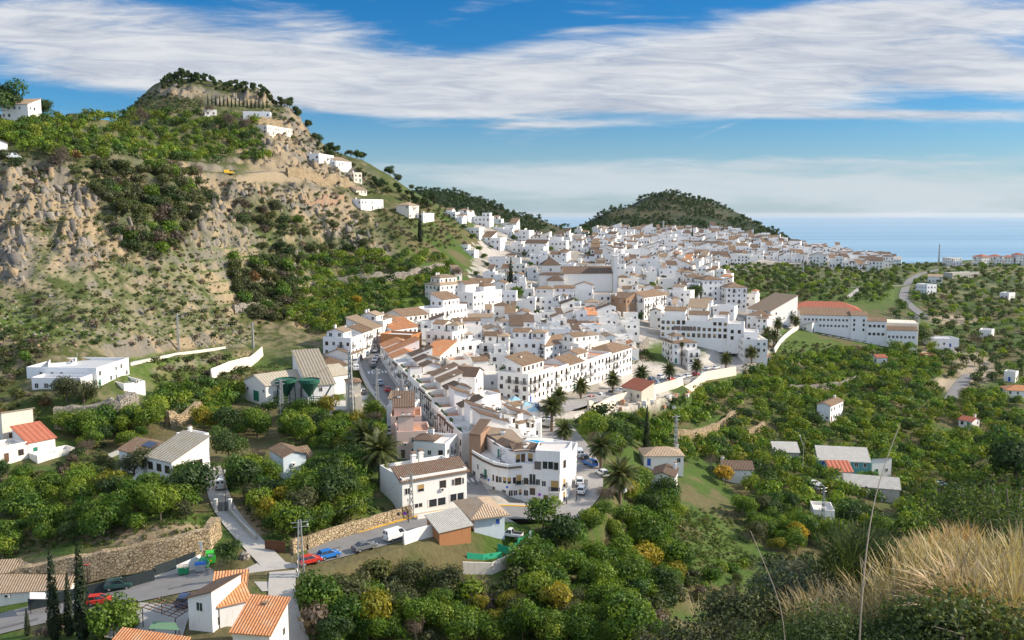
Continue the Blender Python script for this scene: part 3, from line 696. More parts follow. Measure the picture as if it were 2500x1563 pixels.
POTM = _pots()
def win(root, x, y, z, w, h, rot, kind='dark', near=False):
    nm = 'door' if kind.startswith('door') else ('garage_door' if kind == 'garage' else 'window')
    o = child(nm, WIN[kind], root, (x, y, z), (0,0,rot), (w, 1.0, h))
    if near and nm == 'window' and kind != 'tan': child('pane', PANE, o)
    return o
def facade(root, rz, side, x0, x1, y0, y1, h, storeys, rs, near, dens=0.8, door=True, kinds=None, bal=0.15, P=None, z0=0.3):
    """regular openings on one side of a block, only where that side can be seen from the valley"""
    n = {'f':(0,-1),'r':(1,0),'l':(-1,0),'k':(0,1)}[side]
    wn_ = Vector((n[0]*math.cos(rz) - n[1]*math.sin(rz), n[0]*math.sin(rz) + n[1]*math.cos(rz), 0))
    if P is not None and wn_.dot(Vector((-P.x, -P.y, 0)).normalized()) < 0.05: return
    L = (x1-x0) if side in 'fk' else (y1-y0); rot = {'f':0,'r':math.pi/2,'k':math.pi,'l':-math.pi/2}[side]
    nb = max(1, int(L/2.5)); sh = (h - z0)/storeys
    kinds = kinds or ['dark','dark','brown','dark']
    used_door = not door
    for s in range(storeys):
        for b in range(nb):
            if rs.random() > dens: continue
            u = (b + 0.5)/nb*L - L/2 + rs.uniform(-.15,.15)
            z = z0 + s*sh + sh*0.30; w_, h_ = rs.choice([(0.9,1.15),(1.0,1.2),(0.75,1.0)]); k = rs.choice(kinds)
            balc = False
            if s == 0 and not used_door and rs.random() < 0.6:
                k = rs.choice(['door_brown','door_brown','door_blue','door_green','door_brown']); z = 0.1; w_, h_ = 1.0, 2.0; used_door = True
            elif s > 0 and rs.random() < bal: z = z0 + s*sh + 0.1; w_, h_ = 1.0, 1.95; balc = True
            if z + h_ > h - 0.15: continue
            cx, cy = (x0+x1)/2, (y0+y1)/2
            if side == 'f': p = (cx + u, y0)
            elif side == 'k': p = (cx - u, y1)
            elif side == 'r': p = (x1, cy + u)
            else: p = (x0, cy - u)
            win(root, p[0], p[1], z, w_, h_, rot, k, near)
            if balc: child('balcony', BALC, root, (p[0], p[1], z - 0.02), (0,0,rot), (1.9, 1, 1))
def house(name, P, rz, blocks, wm=None, rm=None, near=False, seed=0, dens=0.75, label=None, cat='house', group=None, mark=None, chim=1, kinds=None, bal=0.12, door=True, found=3.0, floor=None, ant=0.0, desc=None):
    """blocks: (x0,x1,y0,y1,height,roof kind[,roof material[,base z]])"""
    rs = random.Random(seed); wm = wm or WHITE; rm = rm or TILE
    root = empty(name, P, rz); mb = MB()
    for bl in blocks:
        x0,x1,y0,y1,h,k = bl[:6]; zb = bl[7] if len(bl) > 7 else -found
        wall_block(mb, x0, x1, y0, y1, zb, h, k, par=0.75 if k == 'flat' else 0)
    mb.build('wall', root, wm, floor or TERRACE)
    for bl in blocks:
        x0,x1,y0,y1,h,k = bl[:6]; zb = bl[7] if len(bl) > 7 else -found
        if k != 'flat': roof_mb(k, x0, x1, y0, y1, h).build('roof', root, bl[6] if len(bl) > 6 and bl[6] else rm)
        base = max(0.0, zb)
        st = max(1, round((h - base)/2.9))
        if zb <= 0 or h - zb > 2.2:
            for side in 'frlk':
                facade(root, rz, side, x0, x1, y0, y1, h, st, rs, near, dens, door and side in 'f' and zb <= 0, kinds, bal, Vector(P), z0=base + 0.2)
    b0 = blocks[0]
    for c in range(chim):
        bl = blocks[-1]; child('chimney', CHIM, root, (rs.uniform(bl[0]+.6, bl[1]-.6), rs.uniform((bl[2]+bl[3])/2, bl[3]-.5), bl[4] + (0.5 if bl[5] != 'flat' else 0.4)))
    if rs.random() < ant: child('antenna', ANT, root, (rs.uniform(b0[0]+1,b0[1]-1), rs.uniform(b0[2]+1,b0[3]-1), b0[4]))
    for bl in blocks:
        if bl[5] != 'flat' or bl[1]-bl[0] < 2.4 or bl[3]-bl[2] < 2.4: continue
        q = rs.random(); px_ = rs.uniform(bl[0]+1.1, bl[1]-1.1); py_ = rs.uniform(bl[2]+1.1, bl[3]-1.1)
        if q < .16: child('roof_tank', TANK, root, (px_, py_, bl[4]+.12))
        elif q < .62: child('terrace_pots', POTM, root, ((bl[0]+bl[1])/2, bl[2]+.55, bl[4]), sc=(min(1,(bl[1]-bl[0])/3.4),1,1))
        if rs.random() < .22: child('antenna', ANT, root, (px_, py_, bl[4]))
    if near and rs.random() < .5: child('air_conditioner', AIRC, root, (rs.uniform(b0[0]+.8,b0[1]-.8), b0[2], max(1.9, b0[4]*.55)))
    X0 = min(b[0] for b in blocks); X1 = max(b[1] for b in blocks); Y0 = min(b[2] for b in blocks); Y1 = max(b[3] for b in blocks)
    mx, my = (X0+X1)/2, (Y0+Y1)/2; c, s = math.cos(rz), math.sin(rz)
    nx = max(1, int((X1-X0)/6)); ny = max(1, int((Y1-Y0)/6))
    for i in range(nx):
        for j in range(ny):
            a = X0 + (i+.5)*(X1-X0)/nx; b = Y0 + (j+.5)*(Y1-Y0)/ny
            FOOT.append((P[0] + a*c - b*s, P[1] + a*s + b*c, 0.62*max((X1-X0)/nx, (Y1-Y0)/ny)))
    put(root, label, cat, group)
    if mark: MARKS.append(((P[0]+mx*c-my*s, P[1]+mx*s+my*c, P[2]+3), mark))
    if not label: THINGS.append((root, desc or 'white house', 'house'))
    return root
def front(A, B):
    """front corners seen in the photo (left, right from outside) -> origin, rotation, width"""
    a = gp(*A) if not isinstance(A, Vector) else A; b = gp(*B) if not isinstance(B, Vector) else B
    return a, math.atan2(b.y - a.y, b.x - a.x), math.hypot(b.x - a.x, b.y - a.y)
def desc_of(blocks, rm, wm=None, near=True):
    h = max(b[4] for b in blocks); st = {1:'one-storey',2:'two-storey',3:'three-storey'}.get(round(h/2.9), 'four-storey')
    rc = {TILE:'brown',TILED:'dark',TILEO:'orange',TILES:'sandy',TILER:'red'}.get(rm, 'tiled')
    k = [b[5] for b in blocks]
    if all(q == 'flat' for q in k): return f'white {st} flat-roofed house'
    q = [x for x in k if x != 'flat'][-1]
    nm = {'gable':'gabled','gable_y':'gabled','hip':'hipped'}.get(q, 'lean-to')
    return f'{st} house with terrace and {rc} {nm} roof' if 'flat' in k else f'white {st} house with {rc} {nm} roof'
def rand_blocks(w, d, h, rs):
    """one village house: a body, often in two steps, a stair room or upper room, part tiled and part roof terrace"""
    x0, x1, y0, y1 = -w/2, w/2, -d/2, d/2; out = []
    roofs = ['flat']*6 + ['shed_f','gable','hip','gable_y','shed_l']
    parts = [(x0, x1, h)]
    if rs.random() < .72:
        c = x0 + w*rs.uniform(.35,.65); lo = h - rs.choice([1.2,2.0,2.8]); parts = [(x0,c,h),(c,x1,max(2.7,lo))] if rs.random() < .5 else [(c,x1,h),(x0,c,max(2.7,lo))]
    for a, b, hh in parts:
        yf = y0 + rs.choice([0,0,.9,1.6]); k = rs.choice(roofs)
        if rs.random() < .38 and hh > 4.5:
            m = y0 + d*rs.uniform(.3,.5); out += [(a,b,m,y1,hh,k), (a,b,yf,m,hh-2.6,'flat')]
        else: out.append((a,b,yf,y1,hh,k))
        if out[-1][5] == 'flat' and out[-1][4] == hh and rs.random() < .5:
            f = rs.uniform(.4,.7); u = rs.uniform(.05,.95-f)*(b-a); out.append((a+u+.05, a+u+f*(b-a)-.05, y0+d*.45, y1-.06, hh+2.3, rs.choice(['shed_f','flat','hip','shed_l','gable']), None, hh))
    return out
# ---------------------------------------------------------------- town fabric
def road_clear(X, Y, pad):
    for name, hw, P in ROADPATH:
        for p in P:
            if abs(p.x - X) < hw + pad and abs(p.y - Y) < hw + pad and math.hypot(p.x - X, p.y - Y) < hw + pad: return False
    return True
def foot_clear(X, Y, r):
    for x, y, q in FOOT:
        if abs(x - X) < q + r and abs(y - Y) < q + r and math.hypot(x - X, y - Y) < q + r: return False
    return True
NFILL = 0
def fill(poly, rot, pw, pd, hs, seed, group, near=False, skip=0.05, rms=(0,0,1,1,2,3), pad=4.5, dens=0.62, jit=0.10, kinds=None, maxn=999, shrink=0.42, gap=0.0):
    global NFILL
    rs = random.Random(seed); G = [gp(x, y) for x, y in poly]
    c, s = math.cos(rot), math.sin(rot)
    U = [p.x*c + p.y*s for p in G]; V = [-p.x*s + p.y*c for p in G]
    v = min(V) - 5; n = 0; row = 0; pjit = (jit*pd + gap*0.25)/pd; made = []
    while v < max(V) + 5:
        u = min(U) - 5 + (row % 2)*pw*0.4
        while u < max(U) + 5:
            w = pw*rs.uniform(.82, 1.12); d = pd*rs.uniform(.84, 1.02)
            uu = u + w/2; vv = v + rs.uniform(-pjit, pjit)*pd; u += w + (rs.uniform(0,.5) if rs.random() < .75 else rs.uniform(1.2,2.5))
            X, Y = uu*c - vv*s, uu*s + vv*c
            if Y < 120: continue
            z = gz(X, Y); x, y = pix(X, Y, z)
            if not inpoly(poly, [x], [y])[0] or rs.random() < skip: continue
            if not road_clear(X, Y, pad) or not foot_clear_fill(X, Y, min(w, d)*shrink, made): continue
            zs = [gz(X + a*w/2*c - b*d/2*s, Y + a*w/2*s + b*d/2*c) for a in (-1,1) for b in (-1,1)]
            zb = sum(sorted(zs)[:2])/2 + 0.1
            h = rs.choice(hs) + rs.uniform(-.3,.3); bl = rand_blocks(w, d, h, rs)
            rm = (TILE, TILED, TILES, TILEO)[rs.choice(rms)]
            fl = rs.choice([TERRACE, TERRACE, TERRAP, None])
            ds = desc_of(bl, rm); k = kinds
            house('house', (X, Y, zb), rot + rs.gauss(0, R(4)) + rs.choice([0,0,0,math.pi/2 if abs(w-d) < 1.5 else 0]), bl, None, rm, near, rs.randrange(10**6), dens, None, 'house', group, None,
                  1 if rs.random() < .45 else 0, k, 0.10, True, 3.2, fl, 0.12, ds)
            made.append((X, Y, min(w, d)*0.5)); n += 1; NFILL += 1
            if n >= maxn: return n
        v += pd + gap; row += 1
    return n
def foot_clear_fill(X, Y, r, made):
    k = len(made)
    for x, y, q in (FOOT if k == 0 else FOOT_FIXED):
        if abs(x - X) < q + r and math.hypot(x - X, y - Y) < q + r: return False
    return True

# ---- landmark buildings -------------------------------------------------
def quick(name, A, B, depth, h, roof, wm=None, rm=None, label=None, cat='house', mark=None, near=False, seed=1, chim=1, dens=0.8, kinds=None, extra=(), bal=0.12, group=None, found=3.0, floor=None, door=True):
    P, rz, w = front(A, B)
    bl = [(0, w, 0, depth, h, roof)] + [(a*w, b*w, c, d, hh, k, m, zz) for (a, b, c, d, hh, k, m, zz) in extra]
    return house(name, P, rz, bl, wm, rm, near, seed, dens, label, cat, group, mark, chim, kinds, bal, door, found, floor)

# church: nave, crossing tower with pyramid roof, bell tower slab
def church():
    P = gp(1330, 705); rz = R(4); root = empty('church', P, rz)
    mb = MB(); wall_block(mb, 10, 36, 0, 13, -4, 8.0, 'gable', 0.5); wall_block(mb, -3, 9.6, -3, 11, -4, 7.5, 'hip'); wall_block(mb, -1.5, 8.5, 1, 11, 7.5, 12.5, 'hip'); wall_block(mb, 1, 9, -8, -3, -4, 5.0, 'hip')
    mb.build('wall', root, WHITE)
    roof_mb('gable', 10, 36, 0, 13, 8.0, 0.5).build('roof', root, TILED); roof_mb('hip', -1.5, 8.5, 1, 11, 12.5, 0.75).build('roof', root, TILED)
    roof_mb('hip', -3, 9.6, -3, 1.0, 7.5, 0.5).build('roof', root, TILED); roof_mb('hip', 1, 9, -8, -3.1, 5.0, 0.8).build('roof', root, TILED)
    t = MB(); t.box(36.2, 38.4, -2, 5, -4, 17.0); t.box(36.0, 38.6, -2.2, 5.2, 17.0, 17.5); t.build('bell_tower', root, WHITE)
    win(root, 4, -3.0, 4.6, 1, 1.3, 0, 'dark'); win(root, 3.2, 1.0, 9.2, 1.0, 1.4, 0, 'dark')
    put(root, 'white church with long dark brown nave roof and pyramid-roofed crossing', 'church'); MARKS.append(((P.x+18, P.y+4, P.z+6), 'the church'))
    for i in range(7): FOOT.append((P.x + i*6, P.y + 4, 6))
church()

# building with dark tiled lean-to roof at the road junction
quick('corner_house', (983,1262), (1140,1238), 11, 6.9, 'flat', rm=TILED, near=True, seed=5, chim=0, dens=0,
      label='white two-storey house with dark tile strip roof and long shop windows by the junction', mark='the house by the junction')
_r = bpy.data.objects['corner_house']; _w = front((983,1262), (1140,1238))[2]
roof_mb('shed_f', -0.2, _w+0.2, -0.1, 4.0, 6.95, 0.42).build('roof', _r, TILED)
for fx, z, w_, h_, k in ((.08,4.3,1.1,1.2,'dark'),(.28,4.4,1.3,1.4,'tan'),(.62,4.4,1.2,1.4,'brown'),(.78,4.5,.5,1.2,'dark'),(.86,4.5,1.2,1.3,'brown'),(.94,4.5,.4,1.2,'dark'),(.24,1.3,1.6,.8,'dark'),(.53,.9,3.6,1.5,'dark'),(.84,1.2,3.0,1.5,'dark')):
    win(_r, fx*_w, 0, z, w_, h_, 0, k, True)
for cx_, cy_ in ((.45*_w, 8.5), (.6*_w, 9.5)): child('chimney', CHIM, _r, (cx_, cy_, 7.6), sc=(1.3,1.3,1.5))
wall = MB(); wall.box(.12*_w, .97*_w, -3.2, -2.9, -1.5, 0.9); o = wall.build('garden_wall', None, WHITE, loc=_r.location, rot=_r.rotation_euler)
put(o, 'low white wall along the yellow kerb below the junction house', 'wall')
# stepped pink-terraced houses going up the left side of the street
for k, (A, B, d, h, roof, rm, fl, ex) in enumerate([
    ((1010,1150), (1088,1168), 9, 6.0, 'flat', TILED, TERRACE, ((.0,.65,.2,5,7.2,'hip',TILED,6.0),)),
    ((970,1120), (1052,1128), 9, 5.6, 'flat', TILE, TERRAP, ((.05,.5,1,6,7.8,'shed_b',TILES,5.6),)),
    ((955,1085), (1030,1092), 10, 6.2, 'flat', TILE, TERRAP, ((.1,.75,3,9.5,8.6,'shed_f',TILED,6.2),)),
    ((945,1052), (1005,1058), 9, 5.8, 'flat', TILE, TERRAP, ((.05,.6,1,8,8.2,'gable',TILES,5.8),))]):
    quick('house', A, B, d, h, roof, WHITE if k in (0,3) else PINK, rm, near=True, seed=60+k, chim=2, floor=fl, extra=ex, dens=.7,
        label=['white house with small dark hipped roof behind the junction house', 'pink house with tan lean-to and terrace left of the street', 'pink house with dark veranda roof and terracotta terrace left of the street', 'white house topped by a sandy gabled room beside the big palms'][k],
        mark=[None, None, 'the pink terrace house', None][k])

# the curved corner building between the two streets
def corner_building():
    pts = [(1152,1158),(1180,1180),(1209,1196),(1240,1210),(1273,1221),(1318,1229),(1366,1231),(1388,1216)]
    G = [gp(*p) for p in pts]; O = G[0].copy(); z0 = min(g.z for g in G); O.z = z0 + 0.6
    q = [Vector((g.x - O.x, g.y - O.y)) for g in G]
    back = [q[-1] + Vector((3, 16)), q[0] + Vector((5.5, 17))]
    root = empty('corner_apartment_block', O); mb = MB()
    def ring(poly, zb, zt, par, mi_floor=1):
        n = len(poly); c = sum(poly, Vector((0,0)))/n
        inn = [p + (c - p).normalized()*0.3 for p in poly]
        for i in range(n):
            j = (i+1) % n
            mb.face([(*poly[i],zb),(*poly[j],zb),(*poly[j],zt+par),(*poly[i],zt+par)]); mb.face([(*poly[i],zt+par),(*poly[j],zt+par),(*inn[j],zt+par),(*inn[i],zt+par)])
            mb.face([(*inn[i],zt+par),(*inn[j],zt+par),(*inn[j],zt),(*inn[i],zt)])
        mb.face([(*p,zt) for p in inn], mi_floor)
    ring(q + back, -3, 6.9, 0.9)
    # corner tower on the right, one storey higher
    t0 = q[5]*0.75 + q[4]*0.25; tw = [t0 + Vector((0,-.03)), q[5] + Vector((0.02,-.05)), q[6] + Vector((.05,-.04)), q[7] + Vector((.05,.0)), q[7] + Vector((1,5)), t0 + Vector((1.0,7))]
    ring(tw, 6.0, 10.4, 0.5)
    # set-back upper rooms following the curve
    up = [q[0]+Vector((2.5,6)), q[1]+Vector((2.2,5)), q[2]+Vector((1.8,4.2)), q[3]+Vector((1.4,3.8)), q[4]+Vector((.8,3.6)), t0+Vector((.2,3.4)), t0+Vector((1.5,9)), q[3]+Vector((4,13)), q[0]+Vector((6,15))]
    ring(up, 6.9, 9.6, 0.25)
    mb.build('wall', root, WHITE, TERRACE)
    rf = MB()
    def strip(a, b, off, z, dep=2.2, rise=1.0):
        a = Vector(a); b = Vector(b); n = Vector((-(b-a).y, (b-a).x)).normalized()
        _slope(rf, [(*(a - n*off), z), (*(b - n*off), z), (*(b + n*dep), z + rise), (*(a + n*dep), z + rise)])
    strip(q[1]+Vector((2.2,5)), q[3]+Vector((1.2,4.0)), .4, 9.7); strip(q[3]+Vector((1.2,3.8)), q[4]+Vector((.8,3.6)), .4, 9.7, 3); strip(q[4]+Vector((.8,3.6)), t0+Vector((.2,3.4)), .4, 9.7, 3)
    rf.build('roof', root, TILED)
    r2 = MB(); strip2 = [(q[0], q[1]), (q[1], q[2]), (q[2], q[3]), (q[3], q[4])]
    for a, b in strip2:
        n = Vector((-(b-a).y, (b-a).x)).normalized(); _slope(r2, [(*(a - n*.35), 7.0), (*(b - n*.35), 7.0), (*(b + n*.02), 7.25), (*(a + n*.02), 7.25)], th=.1)
    r2.build('cornice', root, TILED)
    sr = MB(); _slope(sr, [(q[2].x+1, q[2].y+9, 9.9), (q[4].x+1.5, q[4].y+7.5, 9.9), (q[4].x-2, q[4].y+16, 11.2), (q[2].x-6, q[2].y+20, 11.2)]); sr.build('roof', root, TILES)
    bw = MB(); a, b = q[0] + Vector((-.6,.6)), q[0] + Vector((2.0,-.1)); n = Vector((-(b-a).y, (b-a).x)).normalized()
    c_, d_ = b + n*8.0, a + n*8.0
    bw.prism([a, b, c_, d_], -3, 11.4, 0); bw.build('brick_stair_tower', root, BRICK)
    r3 = MB(); _slope(r3, [(*(a-n*.4), 11.45), (*(b-n*.4), 11.45), (*(c_+n*.3), 13.0), (*(d_+n*.3), 13.0)]); r3.build('roof', root, TILED)
    # openings, by place along the front: (edge, fraction, z, w, h, kind, balcony)
    E = list(zip(q[:-1], q[1:]))
    for e, f, z, w, h, k, bl in [(0,.55,4.3,.7,1.1,'dark',0),(1,.2,3.2,1.1,2.1,'door_green',1),(1,.85,3.6,.5,1.2,'brown',0),(2,.15,3.6,.5,1.2,'brown',0),(2,.75,3.6,.8,1.3,'tan',0),(3,.1,3.6,.8,1.3,'tan',0),(3,.8,3.2,1.1,2.1,'tan',1),
        (1,.9,.3,.9,2.0,'door_brown',0),(2,.7,.9,.9,1.2,'dark',0),(3,.2,.9,.9,1.2,'dark',0),(3,.95,.9,.9,1.2,'tan',0),(4,.6,3.4,1.3,2.2,'dark',1),(4,.6,1.2,1.0,1.3,'brown',0),(4,.72,-1.4,1.0,2.0,'door_brown',0),
        (5,.2,3.2,.8,1.1,'dark',0),(5,.75,2.2,1.6,2.3,'tan',1),(5,.3,-1.3,1.0,2.6,'door_brown',0),(5,.75,0,1.4,1.2,'tan',0),(5,.4,7.0,2.2,1.6,'dark',0),(6,.5,7.0,.9,1.5,'brown',0),(6,.5,2.6,.9,1.9,'tan',1),(6,.5,-.2,.9,1.9,'tan',0),(4,.88,6.9,1.2,1.5,'brown',0),(4,.9,3.4,.8,1.2,'dark',0),(4,.25,3.4,.8,1.2,'brown',0),(4,.25,.8,.9,1.2,'dark',0),(5,.8,7.0,.9,1.4,'brown',0),(3,.5,3.6,.7,1.2,'brown',0),(3,.55,.9,.8,1.1,'dark',0),(2,.4,3.6,.7,1.2,'dark',0),(1,.5,.9,.7,1.1,'dark',0),(0,.2,2.3,1.6,1.0,'dark',0)]:
        a, b = E[e]; p = a.lerp(b, f) + (Vector(((b-a).y, -(b-a).x)).normalized()*.075 if z >= 6.5 else Vector((0,0))); rot = math.atan2((b-a).y, (b-a).x)
        win(root, p.x, p.y, z, w, h, rot, k, True)
        if bl: child('balcony', BALC, root, (p.x, p.y, z), (0,0,rot), (w*1.5, .9, 1))
    for (f, z, k) in ((.2,6.5,'door_brown'),(.55,6.9,'tan'),(.85,6.6,'tan')):
        a, b = up[1], up[4]; p = a.lerp(b, f); 
    for e, f, z, k in ((1,.5,7.1,'door_green'),(3,.35,7.1,'tan'),(3,.8,7.1,'door_brown'),(4,.5,7.3,'tan')):
        a, b = up[e], up[e+1]; p = a.lerp(b, f); win(root, p.x, p.y, z, 1.1, 1.8, math.atan2((b-a).y, (b-a).x), k, True)
    child('chimney', CHIM, root, (up[1].x+2, up[1].y+4, 9.2), sc=(1.3,1.3,1.6)); child('chimney', CHIM, root, (up[4].x, up[4].y+5, 9.4))
    sg = MB(); a, b = E[0]; sg.box(-.9,.9,-.1,-.04,0,1.1,0); sg.box(-.7,.7,-.12,-.1,.35,.45,1); sg.box(-.55,.6,-.12,-.1,.6,.8,1)
    sg.build('sign_board', root, mat('sign_navy', (.03,.04,.08), .5), FRAME, loc=(*a.lerp(b,.9), 2.6), rot=(0,0,math.atan2((b-a).y,(b-a).x)))
    # roof pool
    pl = MB(); pp = [Vector((t0.x-1.5+4.2*math.cos(a_)*(1+.18*math.cos(2*a_)), t0.y+12.5+2.6*math.sin(a_))) for a_ in np.linspace(0, 2*math.pi, 20, endpoint=False)]
    pl.face([(*p, 9.22) for p in pp], 0)
    pool_deck = MB(); dk = [t0+Vector((-6,9.5)), t0+Vector((3,9.2)), t0+Vector((4.5,16.5)), t0+Vector((-5,17.5))]; pool_deck.prism(dk, -3, 9.15); pool_deck.build('pool_deck', root, CREAM)
    pl.build('swimming_pool', root, mat('pool_water', (0.02,0.36,0.62), 0.1))
    st = MB(); sc_ = q[2] + Vector((1.2,2.2))
    st.tube([(sc_.x,sc_.y,6.9),(sc_.x,sc_.y,10.2)], .08, 5)
    for i in range(12):
        an = i*.6; st.face([(sc_.x,sc_.y,7.0+i*.25),(sc_.x+1.0*math.cos(an),sc_.y+1.0*math.sin(an),7.0+i*.25),(sc_.x+1.0*math.cos(an+.6),sc_.y+1.0*math.sin(an+.6),7.0+i*.25)])
    st.build('spiral_stair', root, IRON)
    put(root, 'curved white corner block with dark tile strips and a blue rooftop pool', 'apartment block'); MARKS.append(((O.x+12, O.y+6, O.z+5), 'the curved corner block'))
    for g in G: FOOT.append((g.x+1, g.y+4, 5)); FOOT.append((g.x+4, g.y+11, 6))
corner_building()

# terrace of houses along the street
def street_row():
    A = Vector(gp(929, 880)); B = Vector(gp(1150, 1158)); n = 15
    for k in range(n - 1):
        a = A.lerp(B, k/n); b = A.lerp(B, (k+1)/n); a.z = gz(a.x, a.y); b.z = gz(b.x, b.y)
        rz = math.atan2(b.y - a.y, b.x - a.x); w = (b - a).to_2d().length; rs = random.Random(400 + k)
        h = rs.choice([5.6,5.9,6.1]); d = rs.uniform(10,12)
        rm = TILEO if k < 3 else rs.choice([TILED, TILE, TILE])
        if k < 3: bl = [(0,w,0,d,6.0,'shed_f' if k == 1 else 'gable')]
        elif k == 6: bl = [(0,w*.42,0,3.5,h+2.2,'shed_l'),(w*.42,w,0,d,h,'flat'),(0,w*.42,3.5,d,h,'flat')]
        else:
            bl = [(0,w,0,d,h,'flat'), (rs.uniform(.0,.3)*w+.1, rs.uniform(.7,1)*w-.1, 4.6, d-.2, h+2.5, rs.choice(['gable','hip','shed_b','shed_f']), None, h)]
        r = house('row_house', (a.x, a.y, (a.z+b.z)/2), rz, bl, WHITE, rm, True, 500+k, 0.0, None, 'row house', 'row houses along the street', None, 1, floor=rs.choice([TERRACE,TERRAP]), door=False, desc='white row house')
        THINGS.pop(); ordn = ['farthest','second','third','fourth','fifth','sixth','seventh','eighth','ninth','tenth','eleventh','twelfth','thirteenth','nearest'][k]
        extra = {0:'with orange tiles',1:'with orange lean-to roof',2:'with orange tiles'}.get(k, 'with brick stair turret' if k == 6 else rs.choice(['with rooftop room and terrace','with tiled rooftop room']))
        r['label'] = f'white two-storey row house {extra}, {ordn} from the top of the street'
        if k in (3, 10): MARKS.append(((a.x+5, a.y, a.z+4), 'the top of the row' if k == 3 else 'the lower end of the row'))
        if k not in (6,):
            ev = MB(); _slope(ev, [(0,-.45,h-.25),(w,-.45,h-.25),(w,.0,h+.05),(0,0,h+.05)], th=.1); 
            if k >= 3 and k % 3 != 1: ev.build('eave', r, TILED)
        for s in range(2):
            for f in ((.2,.5,.8) if w > 7 else (.27,.73)):
                kd = rs.choice(['brown','dark','brown','door_brown']) if s else rs.choice(['door_brown','dark','brown'])
                dr = kd.startswith('door')
                win(r, f*w, 0, (0.1 if dr else 0.9) + s*2.9, .9, 2.0 if dr else 1.25, 0, kd, False)
                if s and rs.random() < .35: child('balcony', BALC, r, (f*w, 0, 2.95), sc=(1.6,.8,1))
        gp_ = MB()
        for i in range(4):
            x = rs.uniform(.1,.9)*w; gp_.box(x-.3,x+.3,.4,.9,h,h+rs.uniform(.7,1.3))
        if k > 3: gp_.build('planter', r, POTS)
    # the houses behind the row, facing the other side
street_row()

# house with brown stair wall and orange roofs at the top of the street
quick('house', (1005,880), (1030,868), 12, 8.2, 'flat', BRICKO, TILEO, chim=0, dens=0, seed=8, label='tall blank orange-brown wall house among orange roofs by the street top', mark='the orange-brown blank wall')
quick('house', (960,845), (1020,842), 8, 6.0, 'shed_f', WHITE, TILEO, chim=1, seed=9, label='white house with orange lean-to roof above the street bend', dens=.4)
quick('house', (985,815), (1025,808), 7, 5.5, 'gable', WHITE, TILEO, chim=1, seed=10, label='white house with rounded gable and orange roof behind the street bend', dens=.4)
quick('house', (1075,905), (1115,893), 8, 5.2, 'shed_l', WHITE, TILEO, chim=0, seed=12, label='white house with bright orange lean-to roof amid the town', mark='the bright orange roof')
# rows at the head of the street
quick('house', (775,940), (850,934), 15, 5.8, 'hip', WHITE, TILE, near=True, seed=13, chim=1, dens=.45, label='white end house with hipped tile roof at the foot of the long roof', mark='the long brown roof')
P_, rz_, w_ = front((775,908), (850,903)); house('warehouse', P_, rz_, [(0,w_*.55,3,46,5.0,'shed_l'),(w_*.55,w_,3,46,5.6,'shed_r')], WHITE, TILE, True, 14, .3, 'long white building under brown ridge roof left of the street bend', 'warehouse', None, None, 0)
for k, (A, B) in enumerate([((858,893),(884,877)),((886,876),(908,862)),((910,861),(934,848)),((936,847),(958,836)),((960,834),(985,824))]):
    quick('house', A, B, 10, [8.6,9.0,8.4,8.8,8.0][k], ['flat','gable','shed_f','flat','hip'][k], WHITE, [TILE,TILE,TILES,TILE,TILE][k], seed=70+k, chim=2, dens=.9, bal=.35,
        label=f'white three-storey {["flat-roofed","gabled","lean-to roofed","terraced","hip-roofed"][k]} house, {["nearest","second","third","fourth","farthest"][k]} of the row left of the street head', extra=((.1,.8,3,9,[11,0,0,11.2,0][k],'gable',TILES,8.6),) if k in (0,3) else ())
quick('house', (985,820), (1045,808), 12, 7.5, 'gable', WHITE, TILE, seed=80, chim=1, dens=.7, label='white house with brown ridge roof above the street head', extra=((.3,1,-3,-.02,4.5,'flat',None,-3),))
quick('house', (1050,800), (1140,792), 10, 6.6, 'flat', WHITE, TILE, seed=81, chim=0, dens=1, label='long white house with blue door beside the town steps', kinds=['brown','dark','door_brown'], extra=((.5,.95,3,9.5,10,'shed_f',TILE,6.6),))
quick('house', (1075,745), (1142,748), 10, 9.0, 'hip', WHITE, TILES, seed=82, chim=2, dens=1, label='tall white house with sandy hipped roof left of the town steps', extra=((.1,.7,2,8,12,'hip',TILES,9.0),), mark='the town steps')
quick('house', (1155,770), (1225,765), 14, 9.5, 'flat', WHITE, TILE, seed=83, chim=1, dens=.5, label='big white stepped house with two brown roofs beside the cypress pair', extra=((.1,.55,6,13,13.5,'gable',TILE,9.5),(.55,.95,3,11,12.2,'hip',TILE,9.5)), mark='the stepped house')
